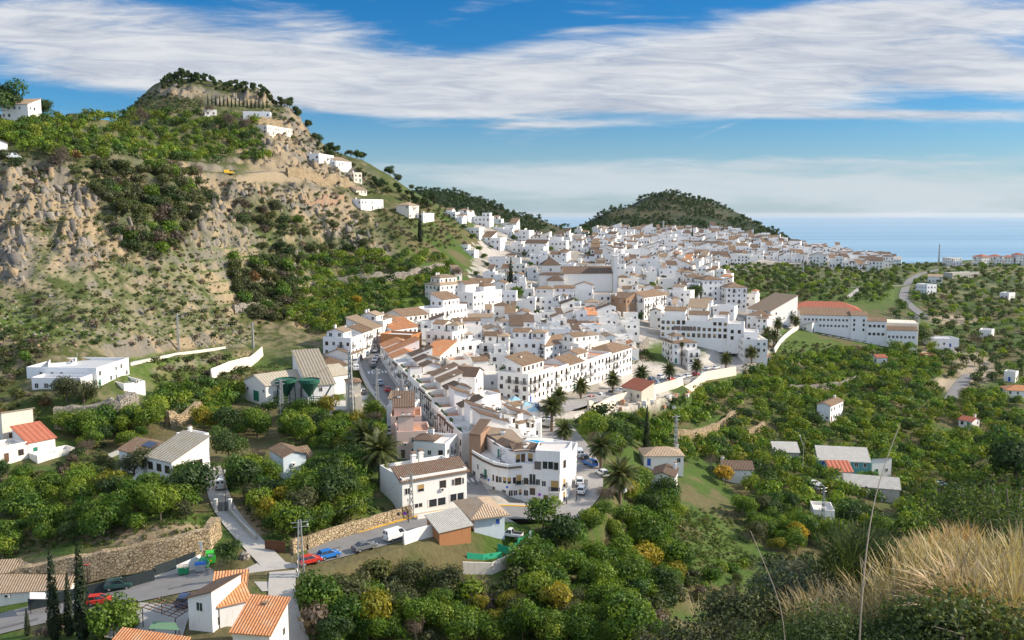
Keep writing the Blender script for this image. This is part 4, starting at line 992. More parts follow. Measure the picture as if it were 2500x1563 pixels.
# the brown brick house and its neighbour, arcaded block, apartments
quick('house', (1528,775), (1570,775), 10, 9, 'gable_y', BRICK, TILE, seed=84, chim=1, dens=.6, label='bare brown brick house with pitched roof right of the church', mark='the brown brick house')
quick('house', (1572,782), (1625,775), 12, 11, 'gable', WHITE, TILE, seed=85, chim=1, dens=.8, label='white three-storey house with veranda beside the brown brick house', bal=.4)
def arcade_block():
    P, rz, w = front((1612,822), (1775,870)); root = empty('apartment_block', P, rz)
    mb = MB(); wall_block(mb, 0, w*.38, 0, 12, -6, 8.5, 'flat'); wall_block(mb, w*.38, w*.78, 0, 12, -6, 7.0, 'flat'); wall_block(mb, w*.78, w, 0, 12, -6, 8.6, 'flat'); wall_block(mb, w*.05, w*.36, 3, 11, 8.5, 11.6, 'gable'); wall_block(mb, w*.42, w*.7, 4, 11.5, 7.0, 10, 'gable')
    wall_block(mb, w+.02, w+7, -2, 8, -6, 6.5, 'flat'); wall_block(mb, w+7.02, w+13, -5, 6, -6, 3.4, 'flat')
    mb.build('wall', root, WHITE, TERRACE)
    roof_mb('gable', w*.05, w*.36, 3, 11, 11.6).build('roof', root, TILE); roof_mb('gable', w*.42, w*.7, 4, 11.5, 10).build('roof', root, TILE)
    for i in range(13):
        for z in (0.4, 3.3, 6.0):
            f = (i+.5)/13
            if z == 6.0 and .38 < f < .78: continue
            if z == 0.4 and f < .3 and i % 2: continue
            k = 'tan' if (i*7+int(z)) % 5 == 0 else 'brown'
            win(root, f*w, 0, z, 1.2, 1.6 if z < 1 or .2 < f < .65 else 1.3, 0, k, False)
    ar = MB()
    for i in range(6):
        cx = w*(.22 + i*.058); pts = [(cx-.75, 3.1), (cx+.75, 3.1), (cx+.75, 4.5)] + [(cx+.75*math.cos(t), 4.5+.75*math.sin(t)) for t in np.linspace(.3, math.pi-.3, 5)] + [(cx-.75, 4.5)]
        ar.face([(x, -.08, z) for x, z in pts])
    ar.build('arcade', root, mat('arcade_shadow_wall', (.20,.16,.14), .9))  # arch openings are flat faces, their shade put into the dark colour
    for x, y, z in ((w+2,-2,3),(w+5,-2,3),(w+2,-2,.2),(w+9,-5,.2)): win(root, x, y, z, 1.1, 1.4, 0, 'brown')
    put(root, 'long white apartment block with a row of dark arches above the villa', 'apartment block'); MARKS.append(((P.x+w*.5*math.cos(rz), P.y+w*.5*math.sin(rz), P.z+5), 'the arcaded block'))
    for i in range(7): FOOT.append((P.x + math.cos(rz)*w*i/6 - 5*math.sin(rz), P.y + math.sin(rz)*w*i/6 + 5, 7))
arcade_block()
for k, (A, B, d, h) in enumerate([((1715,738),(1765,745),13,12.2),((1772,756),(1822,762),13,12.0),((1672,715),(1712,724),12,9.0)]):
    quick('apartment_block', A, B, d, h, 'hip', WHITE, TILE, seed=90+k, chim=2, dens=.95, bal=.3, cat='apartment block', kinds=['dark','brown'], label=['white four-storey block with hipped roof and side balconies, left of its twin', 'white four-storey block with hipped roof and balconies, right of its twin', 'cream-white block with flat eaves left of the twin four-storey blocks'][k], mark=['the twin apartment blocks', None, None][k])
quick('house', (1822,800), (1876,804), 12, 6.6, 'hip', WHITE, TILE, seed=94, chim=1, dens=.8, label='white house with two brown hipped roofs between apartments and sports hall', extra=((.5,1.0,-3,-.02,5.6,'hip',TILE,-3),))
quick('house', (1880,800), (1945,802), 16, 8.4, 'shed_l', WHITE, TILES, seed=95, chim=0, dens=.25, label='cream-roofed white hall left of the red-roofed sports hall')
quick('house', (1790,860), (1815,885), 10, 8, 'flat', WHITE, TILE, seed=96, chim=1, dens=.7, label='white stepped corner house at the foot of the palm street')
# sports hall and school
def sports_hall():
    P = gp(1946, 800); root = empty('sports_hall', P, R(-14)); w = 46
    mb = MB(); wall_block(mb, -6, w+4, 14, 42, -6, 10.0, 'hip'); wall_block(mb, 2, 40, 0, 13.9, -8, 8.0, 'shed_f', 0.2); wall_block(mb, 40.02, 52, -1, 13, -10, 8.4, 'gable', .3); wall_block(mb, 52.02, 66, -2, 10, -10, 5.4, 'gable', .3); wall_block(mb, 66.02, 88, -4, 8, -11, 0.6, 'gable', .3)
    mb.build('wall', root, WHITE)
    roof_mb('hip', -6, w+4, 14, 42, 10.0, .30, .5).build('roof', root, TILER); roof_mb('shed_f', 2, 40, 0, 13.6, 8.0, .26).build('roof', root, TILE)
    roof_mb('gable', 40.02, 52, -1, 13, 8.4, .3).build('roof', root, TILE); roof_mb('gable', 52.4, 66, -2, 10, 5.4, .3).build('roof', root, TILE); roof_mb('gable', 66.4, 88, -4, 8, .6, .3).build('roof', root, TILE)
    for x0, n, st, z0, y in ((6,12,2.7,1.0,0),(6,12,2.7,4.6,0)):
        for i in range(n): win(root, x0 + i*st + .3*(i//2), y, z0, 1.5, 1.3, 0, 'dark')
    for z in (0.2,3.2,5.8):
        for x in (42.5,49.5): win(root, x, -1, z-1, 1.2, 1.4, 0, 'brown')
    for z in (-3,1.8):
        for i in range(4): win(root, 54 + i*3.2, -2, z, 1.7, 1.4, 0, 'brown')
    for i in range(7): win(root, 68 + i*2.9, -4, -4.2, 1.6, 1.5, 0, 'dark')
    rp = MB()
    for i in range(16):
        x = -2 + i*5.6; rp.box(x, x+5.58, -6.2, -5.9, -14 - i*.1, -1.2 - i*.62)
    rp.build('ramp_wall', root, WHITE)
    ct = MB(); ct.prism([(66,14),(92,12),(93,34),(68,38)], -12, 3.2); ct.build('sports_court', root, CREAM)
    fn = MB()
    for i in range(14):
        x = 67 + i*1.95; fn.tube([(x,14.4-.08*(i),3.2),(x,14.4-.08*i,7.2)], .06, 4)
    for k in range(10): fn.tube([(93,13+k*2.2,3.2),(93,13+k*2.2,7.2)], .06, 4)
    for z in (3.4,5.3,7.2): fn.tube([(67,14.4,z),(92.2,13.3,z),(93,33,z)], .05, 4)
    fn.build('court_fence', root, STEEL)
    root.scale = (.66, .72, .86)
    put(root, 'red-roofed sports hall and white school wing with rows of square windows', 'sports hall'); MARKS.append(((P.x+17, P.y+5, P.z+4), 'the red-roofed sports hall'))
    c, s = math.cos(R(-14)), math.sin(R(-14))
    for i in range(12):
        for j in range(6):
            a, b = i*5.3, -2 + j*5.8
            FOOT.append((P.x + a*c - b*s, P.y + a*s + b*c, 5.5))
sports_hall()
quick('shed', (1982,812), (2012,808), 5, 3.4, 'shed_b', WHITE, TERRACE and TILES, seed=97, chim=0, dens=.4, cat='shed', label='small white cube hut on the green bank below the sports hall')
# villa with palm
quick('villa', (1642,888), (1700,902), 11, 8.4, 'hip', WHITE, TILE, near=True, seed=98, chim=1, dens=.95, cat='villa', bal=.4, label='white villa with tiled hipped roofs standing on the bank above the palm promenade', extra=((.5,1.0,-3.2,-.02,5.0,'flat',None,-3),(.1,.5,2,8,11,'hip',TILE,8.6)), mark='the villa on the bank')
# long row facing the promenade
for k, (A, B, h, roof, ex) in enumerate([((1290,985),(1352,968),8.2,'flat',((.1,.9,3,9,11,'shed_f',TILE,8.2),)),((1352,967),(1388,957),8.2,'flat',()),((1388,956),(1424,946),8.8,'gable',()),((1424,945),(1458,936),8.2,'flat',((.1,.8,3,9,10.8,'gable',TILE,8.2),)),((1458,935),(1492,926),8.6,'flat',()),((1494,925),(1542,912),9.4,'hip',())]):
    quick('terraced_house', A, B, 11, h, roof, WHITE, TILE, near=True, seed=110+k, chim=1, dens=1, bal=.45, cat='house', kinds=['brown','dark','brown'], extra=ex, floor=TERRAP,
        label=f'white three-storey house facing the palm promenade, {["first","second","third","fourth","fifth","sixth"][k]} from the curved corner{" with terrace parapet" if roof == "flat" else " with pitched roof"}', group='houses facing the promenade', mark={1:'the promenade row',5:None}.get(k))
# second tier above it
for k, (A, B, h, roof) in enumerate([((1040,870),(1105,885),8.6,'flat'),((1105,886),(1175,892),6.4,'flat'),((1175,893),(1242,905),7.5,'flat'),((1240,895),(1330,905),9.5,'flat'),((1330,906),(1400,880),9.0,'gable'),((1412,905),(1488,895),9.0,'flat')]):
    quick('house', A, B, 11, h, roof, WHITE, TILE, near=True, seed=130+k, chim=1, dens=.95, bal=.35, kinds=['dark','dark','brown'], extra=((.08,.5,4,10,h+2.8,'gable',TILE,h),(.55,.95,5,10.5,h+2.6,'hip',TILES,h)) if roof == 'flat' else (),
        label=['white three-storey house with open brown loggia under twin roofs', 'curved white house with awning terrace amid the town', 'white house with wide terrace and pots below the long block', 'long white block with rows of tall dark windows amid the town', 'white gabled block right of the long tall-windowed block', 'white block with arched windows under a square hipped roof'][k], mark=['the loggia house', None, None, 'the long tall-windowed block', None, 'the arched-window block'][k])
quick('house', (1030,965), (1160,990), 10, 6.2, 'gable', WHITE, TILED, near=True, seed=140, chim=0, dens=.4, label='wide white house with dark ridge roof behind the street row', mark='the wide dark ridge roof')
quick('house', (1172,1042), (1222,1032), 6, 7.4, 'flat', WHITE, TILE, near=True, seed=141, chim=1, dens=.35, label='white square house with roof terrace above the small tiled rooms', mark='the square terrace house')
# ---------------------------------------------------------------- roads, walls, outlying buildings
ASPH = mat('asphalt', (0.20, 0.195, 0.19), 0.92, var=0.28, vscale=0.35, bump=0.15, bscale=8)
LANE = mat('lane_concrete', (0.38, 0.36, 0.33), 0.92, var=0.22, vscale=0.5, bump=0.15, bscale=5)
PASPH = mat('pale_asphalt', (0.30, 0.285, 0.27), 0.92, var=0.25, vscale=0.3, bump=0.15, bscale=8)
PAVE = mat('pavement_slabs', (0.40, 0.37, 0.34), 0.9, var=0.2, vscale=0.7)
YEL = mat('yellow_paint', (0.62, 0.36, 0.03), 0.75, var=0.25, vscale=1.5); WHT = mat('white_road_paint', (0.62, 0.62, 0.60), 0.8, var=0.3, vscale=2)
def ribbon(P, a, b, dz=0.0, h=0.0):
    """strip between two sideways offsets of a path; h > 0 makes it a kerb with sides"""
    L = []; Rr = []
    for i, p in enumerate(P):
        d = (P[min(i+1, len(P)-1)] - P[max(i-1, 0)]); d = Vector((d.x, d.y, 0)).normalized(); n = Vector((-d.y, d.x, 0))
        L.append(p + n*b + Vector((0,0,dz+h))); Rr.append(p + n*a + Vector((0,0,dz+h)))
    mb = MB(); D = Vector((0,0,-h-0.5))
    for i in range(len(P)-1):
        mb.face([Rr[i], Rr[i+1], L[i+1], L[i]])
        if h:
            mb.face([Rr[i]+D, Rr[i+1]+D, Rr[i+1], Rr[i]]); mb.face([L[i], L[i+1], L[i+1]+D, L[i]+D])
    if h: mb.face([Rr[0]+D, Rr[0], L[0], L[0]+D]); mb.face([Rr[-1], Rr[-1]+D, L[-1]+D, L[-1]])
    return mb
for k, (name, hw, P) in enumerate(ROADPATH):
    m = LANE if name in ('lane','country_path','hill_track') else (PASPH if name in ('parking_street','promenade_road') else ASPH)
    o = ribbon(P, -hw, hw, 0.03 + 0.005*k).build(name, None, m)
    put(o, {'road':'asphalt road along the foot of the slope to the junction','street':'narrow street climbing between the row houses','parking_street':'sunny street with parking beside the palms','promenade_road':'palm promenade road above the builder yard','lane':'pale concrete lane','country_road':'grey country road winding in the valley','country_path':'pale path along the far slope','hill_track':'pale track on the hillside'}[name], kind='structure')
main, street, park, prom = [r[2] for r in ROADPATH[:4]]
def sub(P, x0, x1):
    return [p for p in P if x0 <= pix(p.x, p.y, p.z)[0] <= x1]
o = ribbon(sub(main, 735, 1128), 4.25, 4.7, 0.0, 0.17).build('yellow_kerb', None, YEL); put(o, kind='structure')
o = ribbon(sub(main, 735, 1128), 4.71, 5.9, 0.0, 0.15).build('pavement', None, PAVE); put(o, kind='structure')
o = ribbon(sub(main, 1180, 1345), 4.25, 4.65, 0.0, 0.17).build('yellow_kerb', None, YEL); put(o, kind='structure')
o = ribbon(sub(main, 1180, 1345), 4.66, 6.2, 0.0, 0.15).build('pavement', None, PAVE); put(o, kind='structure')
o = ribbon(street[3:], -5.2, -3.75, 0.0, 0.14).build('pavement', None, PAVE); put(o, kind='structure')
o = ribbon(street[6:], 3.75, 4.9, 0.0, 0.14).build('pavement', None, PAVE); put(o, kind='structure')
o = ribbon(park[2:-2], 5.55, 7.0, 0.0, 0.14).build('pavement', None, PAVE); put(o, kind='structure')
o = ribbon(sub(main, 250, 520), 4.25, 6.5, 0.0, 0.12).build('pavement', None, LANE); put(o, kind='structure')
mk_ = MB()
def stripes(P, i0, n, w, gap, L):
    d = (P[i0+1] - P[i0]).normalized(); nn = Vector((-d.y, d.x, 0)); c = P[i0]
    for k in range(n):
        q = c + nn*((k - n/2)*gap); a = q - d*L/2; b = q + d*L/2
        mk_.face([v + Vector((0,0,.11)) for v in (a - nn*w/2, a + nn*w/2, b + nn*w/2, b - nn*w/2)][::-1])
i_cw = min(range(len(street)-1), key=lambda i: (pix(*street[i])[1] - 908)**2); stripes(street, i_cw, 6, .55, 1.1, 3.0)
stripes(street, 5, 6, .5, 1.1, 2.6)
o = mk_.build('road_marking', None, WHT); put(o, kind='structure')

pm_ = MB(); rq = random.Random(44); PATCH = mat('tar_patch', (0.13,0.128,0.126), .95, var=.3, vscale=.8)
for P_, n_ in ((main, 9), (street, 7), (park, 6), (prom, 6)):
    for k in range(n_):
        i = rq.randrange(2, len(P_)-3); d = (P_[i+1]-P_[i]).normalized(); nn = Vector((-d.y, d.x, 0)); o_ = rq.uniform(-2.6,2.6); L_ = rq.uniform(.5,3.5); w_ = rq.uniform(.3,1.0); c_ = P_[i] + nn*o_
        pm_.face([c_ + d*a*L_ + nn*b*w_ + Vector((0,0,.075)) for a, b in ((-1,-.5),(1,-.5),(1,.5),(-1,.5))])
o = pm_.build('road_patch', None, PATCH); put(o, kind='structure')
def stone_mat(name, a, b, scale):
    m = bpy.data.materials.new(name); m.use_nodes = True; nt = m.node_tree; p = nt.nodes['Principled BSDF']; p.inputs['Roughness'].default_value = .95
    g = N(nt, 'ShaderNodeTexCoord'); v = N(nt, 'ShaderNodeTexVoronoi'); v.inputs['Scale'].default_value = scale; nt.links.new(g.outputs['Object'], v.inputs['Vector'])
    v2 = N(nt, 'ShaderNodeTexVoronoi', feature='DISTANCE_TO_EDGE'); v2.inputs['Scale'].default_value = scale; nt.links.new(g.outputs['Object'], v2.inputs['Vector'])
    n = N(nt, 'ShaderNodeTexNoise'); n.inputs['Scale'].default_value = .35; n.inputs['Detail'].default_value = 5; nt.links.new(g.outputs['Object'], n.inputs[0])
    sx = N(nt, 'ShaderNodeSeparateColor'); nt.links.new(v.outputs['Color'], sx.inputs[0])
    c = MIX(nt, sx.outputs[0], a, b); c = MIX(nt, M(nt, 'MULTIPLY', SSTEP(nt, n.outputs[0], .45, .7), .5), c, tuple(x*.6 for x in a))
    e = SSTEP(nt, v2.outputs['Distance'], 0.0, 0.10); c = MIX(nt, e, tuple(x*.45 for x in a), c); nt.links.new(c, p.inputs['Base Color'])
    bm_ = N(nt, 'ShaderNodeBump', i_Strength=1.0, i_Distance=.25); nt.links.new(e, bm_.inputs['Height']); nt.links.new(bm_.outputs[0], p.inputs['Normal']); return m
STONE = stone_mat('rubble_stone', (0.36,0.265,0.15), (0.55,0.43,0.27), 2.0); STONEG = stone_mat('grey_stone', (0.28,0.25,0.21), (0.42,0.38,0.32), 1.6)
EARTH = mat('reddish_earth', (0.30,0.20,0.135), .95, var=.3, vscale=1.0)
def wall_along(name, pts, h, th, m, label, cat='wall', rough=0.0, step=1.6, zpts=None, mark=None, ymin=60, level=False):
    P = resample([gp(x, y, ymin) if not isinstance(x, Vector) else x for x, y in pts], step); rs = random.Random(len(pts)*7 + int(pts[0][0]))
    mb = MB(); A = []
    for i, p in enumerate(P):
        d = P[min(i+1, len(P)-1)] - P[max(i-1, 0)]; d = Vector((d.x, d.y, 0)).normalized(); n = Vector((-d.y, d.x, 0))
        hh = h*(1 + rs.uniform(-rough, rough)*.5); q = p + n*rs.uniform(-rough, rough)*.6; z = gz(p.x, p.y)
        A.append((q - n*th/2, q + n*th/2, z - 1.2, z + hh, n))
    for (a, b, z0, z1, n), (c, d, y0, y1, n2) in zip(A[:-1], A[1:]):
        s = lambda v, z: (v.x, v.y, z)
        ba = 0.18*(z1 - z0)*.5
        mb.face([s(a - n*ba, z0), s(c - n2*ba, y0), s(c, y1), s(a, z1)]); mb.face([s(d + n2*ba, y0), s(b + n*ba, z0), s(b, z1), s(d, y1)]); mb.face([s(a, z1), s(c, y1), s(d, y1), s(b, z1)])
    for e, fl in ((A[0], 0), (A[-1], 1)):
        a, b, z0, z1, n = e; q = [(a.x,a.y,z0),(a.x,a.y,z1),(b.x,b.y,z1),(b.x,b.y,z0)]; mb.face(q if fl == 0 else q[::-1])
    o = mb.build(name, None, m); put(o, label, cat)
    for p in P: FOOT.append((p.x, p.y, .5))
    if mark: c = P[len(P)//2]; MARKS.append(((c.x, c.y, c.z+1), mark))
    return o
wall_along('stone_wall', [(-60,1455),(60,1430),(200,1404),(330,1378),(440,1358),(505,1335),(528,1308)], 3.3, 1.6, STONE, 'tall rough stone retaining wall behind the roadside fence', rough=.14, mark='the rough stone retaining wall')
wall_along('stone_wall', [(712,1350),(800,1322),(900,1293),(1003,1262)], 2.3, .6, STONE, 'neat stone wall with yellow kerb at its foot', rough=.05, mark='the neat stone wall')
wall_along('stone_wall', [(820,692),(900,688),(1000,676),(1085,655)], 2.6, 1.0, STONEG, 'grey stone terrace wall across the green terraces', rough=.3)
wall_along('stone_wall', [(1650,1070),(1700,1066),(1760,1045),(1792,1018)], 2.4, 1.0, STONE, 'curved pale stone wall among the valley orchard', rough=.25, mark='the curved orchard wall')
wall_along('stone_wall', [(1825,1065),(1850,1052),(1865,1045)], 2.0, 1.0, STONE, 'short stone wall piece right of the curved orchard wall', rough=.3)
wall_along('stone_wall', [(1925,958),(1990,958),(2050,950),(2095,935)], 3.0, 1.2, STONEG, 'long grey retaining wall below the upper orchard', rough=.2)
wall_along('stone_wall', [(135,1040),(220,1030),(290,1018),(330,1000)], 4.6, 2.5, STONEG, 'craggy pale rock wall below the feathery trees', rough=.3)
wall_along('stone_wall', [(410,1042),(450,1035),(490,1012)], 3.2, 1.6, STONE, 'craggy stone bank between the left orchards', rough=.5)
wall_along('retaining_wall', [(1436,1004),(1500,988),(1560,972),(1650,947),(1720,927),(1795,913)], 3.0, .5, CREAM, 'long cream retaining wall carrying the palm promenade', mark='the promenade retaining wall')
wall_along('retaining_wall', [(1890,862),(1905,838),(1930,815),(1955,800)], 2.0, .5, CREAM, 'cream wall rising along the palm street')
wall_along('lane_wall', [(560,1252),(590,1285),(625,1320)], .9, .35, CONC, 'low concrete wall along the right of the lane')
wall_along('panel_wall', [(515,925),(560,905),(612,893),(640,868)], 3.0, .3, CREAM, 'pale panelled concrete wall below the scree slope', mark='the panelled wall')
wall_along('path_wall', [(318,893),(380,880),(430,868),(480,862),(550,852)], .8, .3, CREAM, 'low white wall winding along the hillside track')
wall_along('stone_wall', [(700,430),(760,438),(850,452)], 4.5, 1.2, STONE, 'long pale stone terrace wall on the hill spur', rough=.1, ymin=200, mark='the hill spur wall')
wall_along('stone_wall', [(735,484),(790,490),(838,488)], 2.6, 1.0, EARTH, 'reddish earth wall below the hill spur', rough=.1, ymin=200)
wall_along('stone_wall', [(585,300),(630,304),(690,308)], 3.4, .8, STONE, 'stone wall under the white hilltop house', rough=.05, ymin=300)
wall_along('stone_wall', [(570,760),(620,755),(660,748)], 2.6, 1.0, STONEG, 'grey stone wall piece on the grassy slope left of the terraces', rough=.3)
wall_along('stone_wall', [(1500,835),(1560,862),(1582,838)], 3.0, .8, STONEG, 'sloping stone wall on the vacant bank left of the villa', rough=.1)
o = wall_along('screen_fence', [(70,1492),(150,1474),(230,1455),(310,1437),(378,1418)], 2.0, .08, mat('dark_netting', (0.03,0.042,0.045), .8, var=.3, vscale=2), 'dark green screen fence along the road edge', 'fence', mark='the dark screen fence')
wall_along('screen_fence', [(380,1408),(430,1390),(478,1372)], 1.9, .08, MATS['dark_netting'], 'dark screen fence piece nearest the recycling bins', 'fence')
wall_along('garden_wall', [(432,1402),(470,1385),(490,1374)], 1.5, .2, WHITE, 'white angled wall behind the recycling bins')
o = wall_along('rail_fence', [(240,1132),(270,1118),(292,1108)], 1.1, .06, STEEL, 'thin rail fence left of the two-tier house', 'fence')

def tb(name, A, B, depth, h, roof, rm, label, cat='house', wm=None, mark=None, extra=(), seed=1, chim=0, dens=.6, near=True, kinds=None, floor=None, bal=.1, found=3.0):
    a_, b_ = gp(*A), gp(*B); m_ = (a_ + b_)/2; d_ = Vector((-m_.x, -m_.y, 0)).normalized(); w_ = (b_ - a_).length
    for t_, k_ in ((4.5,.45),(8.5,.38),(12.5,.25)): FOOT.append((m_.x + d_.x*t_, m_.y + d_.y*t_, min(w_*k_, 4.5)))
    return quick(name, A, B, depth, h, roof, wm or WHITE, rm, label, cat, mark, near, seed, chim, dens, kinds, extra, bal, None, found, floor)
# left of the valley
tb('house', (293,1148), (386,1166), 9, 4.6, 'gable', TILE, 'white house with solar panel roof and raised glazed gallery', mark='the two-tier house', chim=1, dens=.0, seed=201, extra=((1.0,1.62,-2.5,6.5,5.7,'shed_f',SHEET,-3),(.55,1.0,9,13,6.6,'flat',None,-3)))
roof_pitch = .36
hs_ = [o for o in bpy.data.objects if o.get('label','').startswith('white house with solar panel')][0]; W_ = front((293,1148), (386,1166))[2]
mb = MB(); mb.face([(W_*.35,2.2,5.65),(W_*.6,2.2,5.65),(W_*.6,4.0,6.3),(W_*.35,4.0,6.3)]); mb.build('solar_panel', hs_, mat('solar_glass', (.03,.05,.10), .15))
mb = MB()
for i in range(12): mb.box(W_-2.2, W_-.9, -2.5-i*.3-.3, -2.5-i*.3, -2.5, 2.6-i*.24)
mb.build('stair', hs_, WHITE)
for x in (1.10, 1.31, 1.51): win(hs_, W_*x, -2.5, 3.3, 1.3, 1.4, 0, 'brown', True)
for y in (-1.0, 1.4, 3.8): win(hs_, W_*1.62, y, 3.3, 1.7, 1.4, math.pi/2, 'brown', True)
for y in (-.8, 3.0): win(hs_, W_*1.62, y, .1, 1.1, 2.0, math.pi/2, 'door_brown')
win(hs_, W_*.18, 0, 1.6, 1.5, 1.4, 0, 'dark', True); win(hs_, W_*.62, 0, 1.6, 1.1, 1.3, 0, 'dark', True); win(hs_, W_*.85, 0, .2, 1.0, 2.0, 0, 'door_brown')
tb('house', (70,1118), (136,1100), 7, 3.4, 'shed_f', TILER, 'white cottage with rusty red roof on a white terrace base', mark='the red-roofed terrace cottage', seed=202, dens=.9, kinds=['brown'], extra=((.0,1.4,-4,-.02,.4,'flat',None,-3),(-1.0,-.02,0,6,3.0,'flat',None,-3)))
tb('outhouse', (8,1082), (84,1066), 7, 4.4, 'shed_b', SHEET, 'cream flat-roofed outbuilding behind the terrace cottage', 'outbuilding', CREAM, seed=203, dens=.1)
tb('house', (238,948), (316,914), 19, 4.6, 'flat', METAL, 'white flat-roofed house with three square windows on the slope', mark='the flat white house', seed=204, dens=.7, kinds=['dark'], extra=((-.35,-.02,1,14,3.0,'flat',None,-3),), floor=mat('grey_roof', (.42,.43,.44), .9, var=.15))
tb('yard_wall', (118,905), (186,905), 8, 1.2, 'flat', TILE, 'white stepped yard wall left of the flat white house', 'wall', seed=205, dens=0, found=2)
tb('water_tank', (303,955), (356,966), 13, 1.2, 'flat', TILE, 'white open water tank right of the flat white house', 'water tank', seed=206, dens=0, floor=mat('tank_water', (.10,.14,.12), .25))
tb('cottage', (693,1170), (748,1160), 8, 4.8, 'gable_y', TILE, 'pale blue gable cottage deep in the orchard', mark='the pale blue cottage', wm=BLUEW, seed=207, dens=.05, extra=((1.0,1.5,1,6,2.8,'shed_f',TILE,-3),))
# silo works
tb('works_shed', (598,972), (650,992), 28, 5.4, 'gable_y', SHEET, 'white works shed with broad sheet roof beside the green hoppers', 'shed', mark='the works shed', seed=208, dens=.0)
sh_ = [o for o in bpy.data.objects if o.name.startswith('works_shed')][0]; W_ = front((598,972), (650,992))[2]
for x, z, w, h, k in ((.15,2.6,1.2,1.0,'dark'),(.55,0.2,3.2,3.0,'door_green'),(.9,3.3,.8,.8,'dark')): win(sh_, x*W_, 0, z, w, h, 0, k)
win(sh_, W_, 3.5, .3, 2.4, 3.2, math.pi/2, 'garage'); win(sh_, W_, 12, .3, 2.4, 3.0, math.pi/2, 'garage')
tb('works_store', (752,990), (818,984), 20, 5.6, 'shed_f', SHEET, 'white store with sheet roof right of the green hoppers', 'shed', seed=209, dens=.4)
tb('transformer_tower', (849,1002), (882,1000), 5, 7.8, 'hip', TILE, 'tall white transformer tower with small tile roof', 'tower', CREAM, 'the transformer tower', seed=210, dens=.15, extra=((.5,1,-2,-.02,3.4,'flat',None,-3),))
def hopper(px_, py_, r, top, lab, kd):
    p = gp(px_, py_); root = empty('hopper', p); mb = MB()
    mb.lathe([(r,top),(r,top-.9),(.45,top-.9-r*1.35),(.3,top-1.2-r*1.35)] , 20); mb.lathe([(0,top-.35),(r*.98,top-.3)], 20)
    mb.build('bowl', root, mat('hopper_green', (0.018,0.10,0.065), .6, var=.35, vscale=1.2), smooth=False)
    for a in range(4):
        t = a*math.pi/2 + .6; l = MB(); l.tube([(r*.95*math.cos(t), r*.95*math.sin(t), -1), (r*.8*math.cos(t), r*.8*math.sin(t), top-.8)], .12, 5); l.build('leg', root, IRON)
    br = MB(); br.tube([(r*.9*math.cos(.6), r*.9*math.sin(.6), .8), (-r*.9*math.cos(.6), -r*.9*math.sin(.6), 2.4)], .06, 4); br.tube([(r*1.1,-1,.5),(r*2.4,-4,6.5)] if kd else [(-r,-1,.5),(-r*1.8,-3,6)], .22, 5); br.build('conveyor', root, MATS['hopper_green'])
    put(root, lab, 'hopper', 'green hoppers of the works'); FOOT.append((p.x, p.y, r))
hopper(700,985,3.0,7.2,'left of two green funnel hoppers at the works',0); hopper(757,990,2.9,7.6,'right of two green funnel hoppers at the works',1)
p = gp(782,1005); g_ = MB()
for x in (-2.6,2.6):
    for y in (-1.2,1.2): g_.box(x-.1,x+.1,y-.1,y+.1,-.6,4)
g_.box(-2.7,2.7,-1.3,-1.1,3.8,4); g_.box(-2.7,2.7,1.1,1.3,3.8,4); g_.box(-2.7,-2.5,-1.1,1.1,3.8,4); g_.box(2.5,2.7,-1.1,1.1,3.8,4); g_.box(-2.6,2.6,-1.25,-1.15,2.4,2.55)
o = g_.build('steel_gantry', None, MATS['hopper_green'], loc=p); put(o, 'green steel gantry frame in front of the works store', 'gantry')
def pylon(px_, py_, h, w, lab, name='lattice_pylon', cat='pylon', ymin=60, mark=None):
    p = gp(px_, py_, ymin); root = empty(name, p, random.uniform(0,1)); lg = MB(); br = MB(); n = max(6, int(h/1.3)); th = max(.035, h*.004 + p.y*.00016)
    for sx in (-1,1):
        for sy in (-1,1): lg.tube([(sx*w,sy*w,-.8),(sx*w*.35,sy*w*.35,h)], th*1.3, 4)
    for k in range(n):
        z0, z1 = h*k/n, h*(k+1)/n; a = w*(1-.65*z0/h); b = w*(1-.65*z1/h)
        for q in range(4):
            c0 = [(-1,-1),(1,-1),(1,1),(-1,1)][q]; c1 = [(1,-1),(1,1),(-1,1),(-1,-1)][q]
            br.tube([(c0[0]*a,c0[1]*a,z0),(c1[0]*b,c1[1]*b,z1)], th*.7, 3, cap=False); br.tube([(c1[0]*a,c1[1]*a,z0),(c0[0]*b,c0[1]*b,z1)], th*.7, 3, cap=False)
    lg.build('leg', root, STEEL); br.build('lattice', root, STEEL); ar = MB(); ar.tube([(-1.6*w-.5,0,h*.96),(1.6*w+.5,0,h*.96)], th, 4); ar.tube([(-1.2*w-.4,0,h*.88),(1.2*w+.4,0,h*.88)], th, 4); ar.build('crossarm', root, STEEL)
    put(root, lab, cat, 'lattice pylons'); FOOT.append((p.x, p.y, .6))
    if mark: MARKS.append(((p.x, p.y, p.z+h/2), mark))
pylon(735,1408,9.5,.55,'lattice pylon behind the parked red car', mark='the roadside pylon'); pylon(1005,1268,9.0,.45,'thin lattice pylon at the upper end of the neat stone wall'); pylon(688,1025,11,.6,'lattice pylon in front of the green hoppers'); pylon(857,1028,19,.75,'tallest lattice pylon beside the transformer tower'); pylon(921,1014,13,.45,'slim lattice pylon at the edge of the street')
pylon(1649,1115,12.5,.5,'rusty lattice pylon right of the lone orchard cypress'); pylon(1619,580,18,.8,'tall mast among the far ridge houses', 'antenna_mast', 'mast', 500); pylon(436,855,12,.3,'slim pole-like pylon at the foot of the scree'); pylon(618,850,9,.3,'thin pylon beside the wooded slope left of the row'); pylon(2008,1290,11,.35,'thin lattice mast in front of the white cube hut'); pylon(2292,638,22,.6,'mast on the coastal skyline', 'antenna_mast', 'mast', 600); pylon(1960,672,16,.3,'slim pylon in the far scrub slope', ymin=400)
